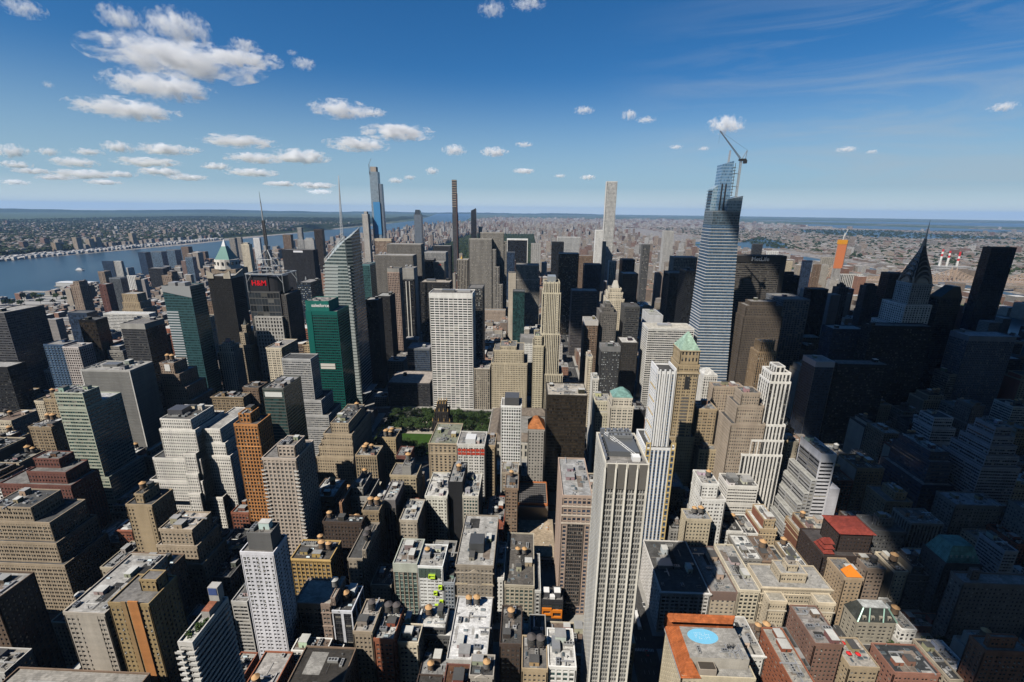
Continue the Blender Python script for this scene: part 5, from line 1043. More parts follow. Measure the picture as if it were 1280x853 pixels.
def low_city():
    # leftover lots of the midtown blocks: two rows of narrow plots to a block, wherever no named building stands
    r = np.random.RandomState(4); L = []
    for s in range(35, 52):
        ya, yb = street_y(s) + 9.5 + 6 * (s == 42), street_y(s + 1) - 9.5 - 6 * (s == 41)
        for (p, pw), (q, qw) in zip(AVENUES[2:-2], AVENUES[3:-1]):
            for y0, y1 in ((ya, (ya + yb) / 2 - .5), ((ya + yb) / 2 + .5, yb)):
                x = p + pw / 2
                while x < q - qw / 2 - 7:
                    w_ = min(r.choice([8, 10, 12, 14, 18] if s < 42 else [14, 18, 24, 30]), q - qw / 2 - x); hgt = r.uniform(12, 24) if s < 40 else r.uniform(13, 30) if s < 43 else r.uniform(18, 46)
                    d_ = (y1 - y0) * r.uniform(.72, 1); L.append((x, y0 if y0 == ya else y1 - d_, x + w_ - .4, y0 + d_ if y0 == ya else y1, hgt)); x += w_
    L = np.array(L); ok = np.ones(len(L), bool)
    for b in [(b[1], b[2], b[3], b[4]) for b in map(foot_of, BUILDINGS)] + HAND: ok &= ~((L[:, 0] < b[2] + .5) & (L[:, 2] > b[0] - .5) & (L[:, 1] < b[3] + .5) & (L[:, 3] > b[1] - .5))
    mid = (L[:, 0] + L[:, 2]) / 2; ok &= ~((L[:, 1] < 560) & (L[:, 1] > 185) & (np.abs(mid + 331 + (L[:, 1] - 214) * .7) < 26)) & (L[:, 1] > 200 - .35 * np.abs(mid))
    L = L[ok]; n = len(L)
    a = np.c_[L[:, 0], L[:, 1], np.full(n, -.1), L[:, 2], L[:, 3], L[:, 4]]; m = MB(); pal = np.array(BRICK)[r.randint(len(BRICK), size=n)]; m.boxes(a, pal); C = np.array(m.C[0]).copy(); C[1::6] = np.array(ROOFS)[r.randint(len(ROOFS), size=n)]; m.C[0] = C
    for _ in range(5):
        fx, fy = r.uniform(.08, .7, n), r.uniform(.1, .65, n); W_, D_ = a[:, 3] - a[:, 0], a[:, 4] - a[:, 1]
        m.boxes(np.c_[a[:, 0] + fx * W_, a[:, 1] + fy * D_, a[:, 5] - .1, a[:, 0] + (fx + r.uniform(.1, .25, n)) * W_, a[:, 1] + (fy + r.uniform(.1, .25, n)) * D_, a[:, 5] + r.uniform(.8, 4, n)], np.array(ROOFS)[r.randint(len(ROOFS), size=n)])
    tag_stuff(m.build('low_city_blocks', 'tenement_wall'), 'low blocks filling the streets between the towers')
    ave = lambda X: np.min(np.abs(X[:, None] - np.array([q for q, _ in AVENUES])[None]), 1) > 21
    nst = lambda Y: np.abs(((Y / 80.5 + 33.55) % 1) - .5) < .38
    city('west_side_rooftops', 'low brick rooftops running to the river', -1785, -790, 300, 2080, (22, 27), lambda X, Y, r, n: np.where(r.rand(n) < .06, r.uniform(35, 80, n), r.uniform(10, 22, n)) * np.where(X > -1100, 1.15, 1), lambda X, Y, r: ave(X) & nst(Y) & clear_of(X, Y, 12) & (r.rand(len(X)) < .93) & ~((X > -1760) & (X < -1550) & (Y > 1350) & (Y < 1550)), BRICK, ROOFS, 1)
    city('north_midtown_blocks', 'blocks between midtown and the park', -780, 1325, 1480, 2080, (34, 34), lambda X, Y, r, n: np.where(r.rand(n) < .25, r.uniform(70, 140, n), r.uniform(25, 70, n)), lambda X, Y, r: ave(X) & nst(Y) & clear_of(X, Y, 16), BRICK, ROOFS, 2)
    city('east_side_blocks', 'blocks on the east side in shade', 740, 1325, 260, 1480, (34, 34), lambda X, Y, r, n: np.where(r.rand(n) < .2, r.uniform(60, 110, n), r.uniform(15, 45, n)), lambda X, Y, r: ave(X) & nst(Y) & clear_of(X, Y, 16), [(.16, .09, .07), (.2, .17, .14), (.12, .12, .12), (.24, .22, .2)], [(.12, .12, .12), (.2, .2, .2), (.28, .28, .28)], 3)  # wall and roof colours darkened to deepen the cloud shade
    PALE = [(.35, .28, .22), (.39, .33, .27), (.28, .22, .18), (.44, .40, .35), (.24, .15, .115), (.33, .31, .28), (.47, .45, .42)]
    city('uptown_rooftops', 'the endless tan apartment blocks of the uptown city', -1740, 1330, 2080, 9500, (36, 46), lambda X, Y, r, n: np.where(r.rand(n) < .10, r.uniform(55, 115, n), r.uniform(16, 52, n)), lambda X, Y, r: ~((X > -775) & (X < 75) & (Y > 2085) & (Y < 6160)) & (r.rand(len(X)) < .95) & clear_of(X, Y, 20), PALE, ROOFS, 5)
    city('far_northern_city', 'hazy city of the northern boroughs', -1500, 6500, 9500, 18000, (85, 120), lambda X, Y, r, n: np.where(r.rand(n) < .08, r.uniform(45, 80, n), r.uniform(12, 30, n)), lambda X, Y, r: (r.rand(len(X)) < .85), PALE, ROOFS, 6)
    def dry(X, Y):
        k = ~((X < 2120) & (Y < 3000)) & ~((X < 2300) & (Y >= 3000) & (Y < 5700))
        for P in WATER_FAR:
            P = np.array(P); ins = np.zeros(len(X), bool); j = len(P) - 1
            for i in range(len(P)):
                c = ((P[i, 1] > Y) != (P[j, 1] > Y)) & (X < (P[j, 0] - P[i, 0]) * (Y - P[i, 1]) / (P[j, 1] - P[i, 1] + 1e-9) + P[i, 0]); ins ^= c; j = i
            k &= ~ins
        return k
    city('eastern_borough_rooftops', 'pale low rooftops of the borough across the east river', 2150, 11000, -800, 11500, (62, 66), lambda X, Y, r, n: np.where(r.rand(n) < .03, r.uniform(28, 60, n), r.uniform(7, 14, n)), lambda X, Y, r: dry(X, Y) & (r.rand(len(X)) < .62), PALE, DARKROOFS, 7)
    city('island_rooftops', 'apartment blocks on the narrow river island', 1600, 1900, 1500, 4300, (50, 60), lambda X, Y, r, n: r.uniform(12, 55, n), lambda X, Y, r: r.rand(len(X)) < .5, PALE, ROOFS, 11)
    city('west_bank_rooftops', 'rooftops of the towns across the river', -8200, -3250, 600, 9500, (52, 56), lambda X, Y, r, n: np.where(r.rand(n) < .03, r.uniform(25, 50, n), r.uniform(7, 14, n)) + 30, lambda X, Y, r: (r.rand(len(X)) < np.where(X > -5200, .42, .16)), PALE, DARKROOFS, 8, fill=.7)
    city('west_bank_waterfront', 'white waterfront housing on the far river bank', -3215, -3090, 1900, 4600, (30, 34), lambda X, Y, r, n: r.uniform(10, 20, n), lambda X, Y, r: X < -3040 - (Y < 2600) * 30, [(.6, .58, .55), (.5, .46, .42)], [(.7, .69, .67), (.6, .6, .6)], 9)
def woods():
    def wood(name, label, n, sampler, size, seed, kind='stuff'):
        r = np.random.RandomState(seed); base = []; pr = random.Random(seed)
        P = sampler(r, n); m = MB()
        # each crown a low polyhedron with uneven points
        ph = np.array([[math.cos(a) * math.cos(b), math.sin(a) * math.cos(b), math.sin(b)] for b in (-.3, .35, .95) for a in np.arange(5) * 1.2566 + b] + [[0, 0, 1.02]])
        F = [[i, (i + 1) % 5, 5 + (i + 1) % 5, 5 + i] for i in range(5)] + [[5 + i, 5 + (i + 1) % 5, 10 + (i + 1) % 5, 10 + i] for i in range(5)] + [[10 + i, 10 + (i + 1) % 5, 15] for i in range(5)]
        S = size * r.uniform(.6, 1.3, len(P)); V = (ph[None] * (1 + r.uniform(-.3, .3, (len(P), 16, 1)))) * S[:, None, None] * np.array([1, 1, .8]) + P[:, None, :]
        Lp = np.array([i for f in F for i in f]); T = np.array([len(f) for f in F]); m._add(V.reshape(-1, 3), (Lp[None] + np.arange(len(P))[:, None] * 16).ravel(), np.tile(T, len(P)), (.05, .08, .03))
        return tag_stuff(m.build(name, 'woodland'), label)
    def park(r, n):
        X = r.uniform(-755, 55, n); Y = r.uniform(2095, 6150, n); k = ~((X > -430) & (X < -20) & (Y > 3430) & (Y < 4320)); return np.c_[X, Y, np.full(n, 9.)][k]
    wood('park_woods', 'dark woods of the great park', 7500, park, 10, 1)
    wood('cliff_woods', 'woods on the far river cliff', 3600, lambda r, n: (lambda Y: np.c_[-3260 - r.uniform(0, 190, n) - 60 * np.sin(Y / 500), Y, r.uniform(8, 38, n)])(r.uniform(1200, 9500, n)), 13, 2)
    wood('inland_woods', 'scattered woods among the towns across the river', 15000, lambda r, n: np.c_[-3400 - 7000 * r.rand(n) ** 1.3, r.uniform(500, 14000, n), np.full(n, 32.)], 17, 3)
    wood('borough_trees', 'street trees and parks of the eastern borough', 9000, lambda r, n: np.c_[2350 + 7500 * r.rand(n) ** 1.1, r.uniform(-500, 9500, n), np.full(n, 5.)], 14, 4)
    wood('island_trees', 'trees on the narrow river island', 420, lambda r, n: np.c_[r.uniform(1665, 1800, n), r.uniform(1400, 4100, n), np.full(n, 5.)], 8, 5)

# ------------------------------------------------------------------ clouds
def cloud_material():
    m = bpy.data.materials.new('cloud_vapour'); m.use_nodes = True; t = m.node_tree; t.nodes.clear(); o = N(t, 'ShaderNodeOutputMaterial'); v = N(t, 'ShaderNodeVolumePrincipled'); t.links.new(v.outputs[0], o.inputs['Volume'])
    tc = N(t, 'ShaderNodeTexCoord'); oi = N(t, 'ShaderNodeObjectInfo'); ob = tc.outputs['Object']
    ln = N(t, 'ShaderNodeVectorMath', operation='LENGTH'); t.links.new(ob, ln.inputs[0])
    off = N(t, 'ShaderNodeVectorMath', operation='ADD'); t.links.new(ob, off.inputs[0]); cb = N(t, 'ShaderNodeCombineXYZ'); t.links.new(Mth(t, 'MULTIPLY', oi.outputs['Random'], 61.), cb.inputs[0]); t.links.new(cb.outputs[0], off.inputs[1])
    n1 = Noise(t, mapped(t, off.outputs[0], (1.9, 1.9, .8)), 1.9, 7, .66, .3).outputs['Fac']
    d = Mth(t, 'SUBTRACT', 1.0, ln.outputs['Value']); d = Mth(t, 'MULTIPLY', d, 1.0); d = Mth(t, 'ADD', d, Mth(t, 'MULTIPLY', Mth(t, 'SUBTRACT', n1, .5), 4.6)); d = Mth(t, 'SUBTRACT', d, .42)
    s = N(t, 'ShaderNodeSeparateXYZ'); t.links.new(ob, s.inputs[0])
    d = Mth(t, 'MULTIPLY', d, Mth(t, 'LESS_THAN', ln.outputs['Value'], .97)); d = Mth(t, 'MULTIPLY', d, 1.8, clamp=True)
    t.links.new(Mth(t, 'MULTIPLY', d, .02), v.inputs['Density']); v.inputs['Color'].default_value = (.985, .985, .985, 1); v.inputs['Anisotropy'].default_value = -.1
    return m
def sky_clouds():
    MAT['cloud_vapour'] = cloud_material()
    bm = MB(); n = 16; V = [(0, 0, -1)]; F = []
    for j in range(1, 8):
        b = -math.pi / 2 + math.pi * j / 8; V += [(math.cos(b) * math.cos(2 * math.pi * i / n), math.cos(b) * math.sin(2 * math.pi * i / n), math.sin(b)) for i in range(n)]
    V.append((0, 0, 1)); F += [[0, 1 + (i + 1) % n, 1 + i] for i in range(n)]
    for j in range(6): F += [[1 + j * n + i, 1 + j * n + (i + 1) % n, 1 + (j + 1) * n + (i + 1) % n, 1 + (j + 1) * n + i] for i in range(n)]
    F += [[1 + 6 * n + i, 1 + 6 * n + (i + 1) % n, len(V) - 1] for i in range(n)]
    bm.poly(V, F, (.9, .9, .9)); first = None
    for x, y, z, rx, rz, lab in CLOUDS:
        if first is None: o = first = bm.build('cloud', 'cloud_vapour')
        else: o = first.copy(); COL.objects.link(o)
        o.location = (x, y, z); o.scale = (rx, rx * .8, rz); o.rotation_euler = (0, 0, math.atan2(-x, y)); o['category'] = 'cloud'; o['label'] = lab; o['kind'] = 'thing'; o['group'] = 'clouds over the city'
def shade_clouds():
    # the big fair weather cloud overhead whose shadow lies over the right of the city; it stands out of the frame above the camera, with an added unseen bank that cuts sky light
    P = SHADE
    lift = 1400.; k = lift / math.tan(SUN_EL); dx, dy = math.sin(SUN_AZ) * k, math.cos(SUN_AZ) * k
    for nm, poly, lab, g in P:
        A = np.array(poly, float) + (dx, dy); xs = np.arange(A[:, 0].min() - 60, A[:, 0].max() + 60, g); ys = np.arange(A[:, 1].min() - 60, A[:, 1].max() + 60, g); X, Y = np.meshgrid(xs, ys); r = np.random.RandomState(3)
        # signed distance to the outline
        D = np.full(X.shape, 1e9); ins = np.zeros(X.shape, bool); j = len(A) - 1
        for i in range(len(A)):
            a, b = A[j], A[i]; ab = b - a; tt = np.clip(((X - a[0]) * ab[0] + (Y - a[1]) * ab[1]) / (ab @ ab), 0, 1); D = np.minimum(D, np.hypot(X - a[0] - tt * ab[0], Y - a[1] - tt * ab[1]))
            c = ((A[i, 1] > Y) != (A[j, 1] > Y)) & (X < (A[j, 0] - A[i, 0]) * (Y - A[i, 1]) / (A[j, 1] - A[i, 1] + 1e-9) + A[i, 0]); ins ^= c; j = i
        D = np.where(ins, D, -D) + 24 * np.sin(X / 61 + np.cos(Y / 47) * 2) + 18 * np.sin(Y / 38 + X / 90)
        Ht = np.sqrt(np.clip(D, 0, 500)) * 6 + 25 * (np.sin(X / 50) * np.sin(Y / 43) + 1) * (D > 40); ok = D > 0; idx = -np.ones(X.shape, int); V = []; F = []
        for s, sg in ((0, 1), (1, -1)):
            base = len(V); idx = np.arange(X.size).reshape(X.shape) + base
            V += list(np.c_[X.ravel(), Y.ravel(), (lift + (Ht if s == 0 else -np.minimum(np.sqrt(np.clip(D, 0, None)) * 1.5, 20)) * 1.0).ravel()])
            for a in range(X.shape[0] - 1):
                for b in range(X.shape[1] - 1):
                    if ok[a, b] or ok[a + 1, b] or ok[a, b + 1] or ok[a + 1, b + 1]:
                        q = [int(idx[a, b]), int(idx[a, b + 1]), int(idx[a + 1, b + 1]), int(idx[a + 1, b])]; F.append(q if s == 0 else q[::-1])
        m = MB(); m.poly(V, F, (.85, .85, .86)); o = m.build('cloud', 'paving'); tag(o, lab, 'cloud')
def air():
    m = bpy.data.materials.new('haze_air'); m.use_nodes = True; t = m.node_tree; t.nodes.clear(); o = N(t, 'ShaderNodeOutputMaterial'); v = N(t, 'ShaderNodeVolumePrincipled'); t.links.new(v.outputs[0], o.inputs['Volume'])
    v.inputs['Density'].default_value = HAZE; v.inputs['Color'].default_value = (.38, .62, 1, 1); v.inputs['Anisotropy'].default_value = .0
    MAT['haze_air'] = m; b = MB(); b.box(-45000, -45000, -3, 45000, 45000, 560, (1, 1, 1)); tag_stuff(b.build('haze', 'haze_air'), 'thin blue summer haze over the whole city')
HAZE = 2.0e-5
WATER_FAR = [
 [(2596, 5737), (3136, 6359), (2774, 5091), (2390, 4306), (2254, 4465), (1927, 4229)],
 [(5453, 9663), (7094, 9758), (6821, 8106), (7194, 7058), (6616, 6484), (5621, 6535), (4867, 6376), (4573, 6876), (4568, 8079)],
 [(4985, 11113), (8256, 14268), (9373, 12926), (10250, 11563), (10768, 10615), (8905, 8761), (7623, 9435), (7381, 10157), (6553, 10415)],
 [(9000, 20000), (24000, 20000), (30000, 12000), (22000, 10500), (14000, 13500)]]
SHADE = [('a', [(296, 330), (322, 372), (362, 420), (410, 500), (425, 560), (445, 660), (465, 800), (530, 880), (620, 1010), (480, 1030), (140, 1060), (130, 1330), (300, 1480), (900, 1520), (1500, 1560), (2000, 1500), (2600, 1500), (2600, -300), (700, -300), (640, -120), (470, 110), (370, 210)], 'broad white cloud high overhead that shades the east side', 34),
 ('b', [(2500, 1500), (6000, 3000), (7500, -7000), (-7000, -7000), (-6000, -1500), (-2000, -700), (-500, -520), (300, -480), (700, -380), (2500, -380)], 'unseen cloud bank behind the viewpoint, added to cut the sky light', 170)]  # unseen bank added to block sky light and deepen the shadows
CLOUDS = [
(-3336, 4750, 1650, 790, 165, 'largest white cloud, high at the left of the sky'),
(-4302, 5712, 1650, 598, 165, 'flat lower bank just under the largest cloud'),
(-2749, 3950, 1650, 248, 143, 'round white cloud touching the top of the largest cloud'),
(-3043, 3765, 1650, 167, 94, 'thin ragged cloud above the largest cloud on its left'),
(-3599, 3594, 1650, 144, 70, 'cloud in the top left corner of the sky'),
(-5832, 7000, 1650, 731, 152, 'long flat cloud under the largest cloud'),
(-2696, 6950, 1650, 461, 137, 'puffy cloud above the white spire of the crystal tower'),
(-2313, 7162, 1650, 235, 71, 'small cloud at the right of the puffy cloud above the spire'),
(-2425, 8938, 1650, 761, 145, 'long cloud right above the blue wrapped tower'),
(-3783, 10584, 1650, 786, 163, 'flat cloud left above the blue wrapped tower'),
(-6159, 10196, 1650, 841, 136, 'long thin cloud above the lattice mast'),
(-2478, 4361, 1650, 133, 64, 'small cloud right of the round white cloud'),
(-2665, 4726, 1650, 324, 88, 'ragged right tail of the largest cloud'),
(-291, 3652, 1650, 110, 58, 'small cloud at the top edge, left of the sky centre'),
(-41, 3553, 1650, 134, 43, 'cloud cut by the top edge at the sky centre'),
(3078, 7990, 1650, 317, 155, 'white cloud behind the tip of the crane jib'),
(6029, 6664, 1650, 177, 66, 'lone small cloud at the far right'),
(-1802, 11451, 1650, 326, 141, 'small round cloud left above the needle tower'),
(-880, 11708, 1650, 383, 132, 'small flat cloud right above the needle tower'),
(1407, 7264, 1650, 140, 85, 'tiny tilted cloud above the slender white tower'),
(6812, 10875, 1650, 247, 74, 'tiny flat cloud right of the crane'),
(2390, 20231, 1650, 371, 127, 'tiny cloud left of the slender white tower top'),
(-8972, 11661, 1650, 687, 157, 'left low cloud above the copper pyramid'),
(-9779, 11257, 1650, 398, 151, 'small low cloud left of the copper pyramid sky'),
(-13456, 12209, 1650, 391, 201, 'low cloud at the left edge of the sky'),
(-6281, 13060, 1650, 867, 218, 'low cloud right above the lattice mast'),
(-7842, 13558, 1650, 870, 156, 'low flat cloud directly above the lattice mast'),
(-14768, 15187, 1650, 709, 175, 'low flat cloud over the left river'),
(-12138, 14996, 1650, 1053, 157, 'low long cloud over the riverside towers'),
(-19883, 20881, 1650, 1425, 221, 'lower long cloud over the left river'),
(-17889, 16241, 1650, 479, 153, 'lower small cloud at the left edge'),
(-11219, 19086, 1650, 1092, 182, 'lowest cloud near the lattice mast tip'),
(-15008, 19063, 1650, 908, 182, 'low cloud under the long cloud over the riverside towers'),
(-12619, 12333, 1650, 279, 119, 'small faint cloud, one of many alike scattered over the sky'),
(-11481, 12273, 1650, 385, 105, 'small faint cloud, one of many alike scattered over the sky'),
(-8361, 11785, 1650, 265, 89, 'small faint cloud, one of many alike scattered over the sky'),
(-20542, 19204, 1650, 664, 147, 'small faint cloud, one of many alike scattered over the sky'),
(-18128, 20690, 1650, 679, 159, 'small faint cloud, one of many alike scattered over the sky'),
(-16415, 22537, 1650, 987, 175, 'small faint cloud, one of many alike scattered over the sky'),
(-23922, 23458, 1650, 906, 155, 'small faint cloud, one of many alike scattered over the sky'),
(-32043, 28808, 1650, 773, 191, 'small faint cloud, one of many alike scattered over the sky'),
(-25471, 27823, 1650, 994, 185, 'small faint cloud, one of many alike scattered over the sky'),
(-10787, 16259, 1650, 522, 142, 'small faint cloud, one of many alike scattered over the sky'),
(-14765, 27829, 1650, 1058, 186, 'small faint cloud, one of many alike scattered over the sky'),
(-13328, 29400, 1650, 1320, 230, 'small faint cloud, one of many alike scattered over the sky'),
(-18297, 41013, 1650, 1209, 231, 'small faint cloud, one of many alike scattered over the sky'),
(-6666, 23650, 1650, 433, 157, 'small faint cloud, one of many alike scattered over the sky'),
(-3603, 17565, 1650, 288, 154, 'small faint cloud, one of many alike scattered over the sky'),
(-5354, 21181, 1650, 303, 117, 'small faint cloud, one of many alike scattered over the sky'),
(-240, 17240, 1650, 462, 112, 'small faint cloud, one of many alike scattered over the sky'),
(-155, 10425, 1650, 212, 66, 'small faint cloud, one of many alike scattered over the sky'),
(-5578, 5650, 1650, 65, 45, 'small faint cloud, one of many alike scattered over the sky'),
(1176, 19445, 1650, 280, 85, 'small faint cloud, one of many alike scattered over the sky'),
(3102, 10657, 1650, 182, 55, 'small faint cloud, one of many alike scattered over the sky'),
(3778, 10889, 1650, 142, 56, 'small faint cloud, one of many alike scattered over the sky'),
(-3032, 9532, 1650, 150, 50, 'small faint cloud, one of many alike scattered over the sky'),
(-2203, 4872, 1650, 131, 66, 'small faint cloud, one of many alike scattered over the sky'),
(-2155, 4547, 1650, 56, 26, 'small faint cloud, one of many alike scattered over the sky'),
(7620, 11255, 1650, 143, 57, 'small faint cloud, one of many alike scattered over the sky'),
(717, 6947, 1650, 164, 63, 'small faint cloud, one of many alike scattered over the sky'),
(1733, 7621, 1650, 175, 54, 'small faint cloud, one of many alike scattered over the sky')]

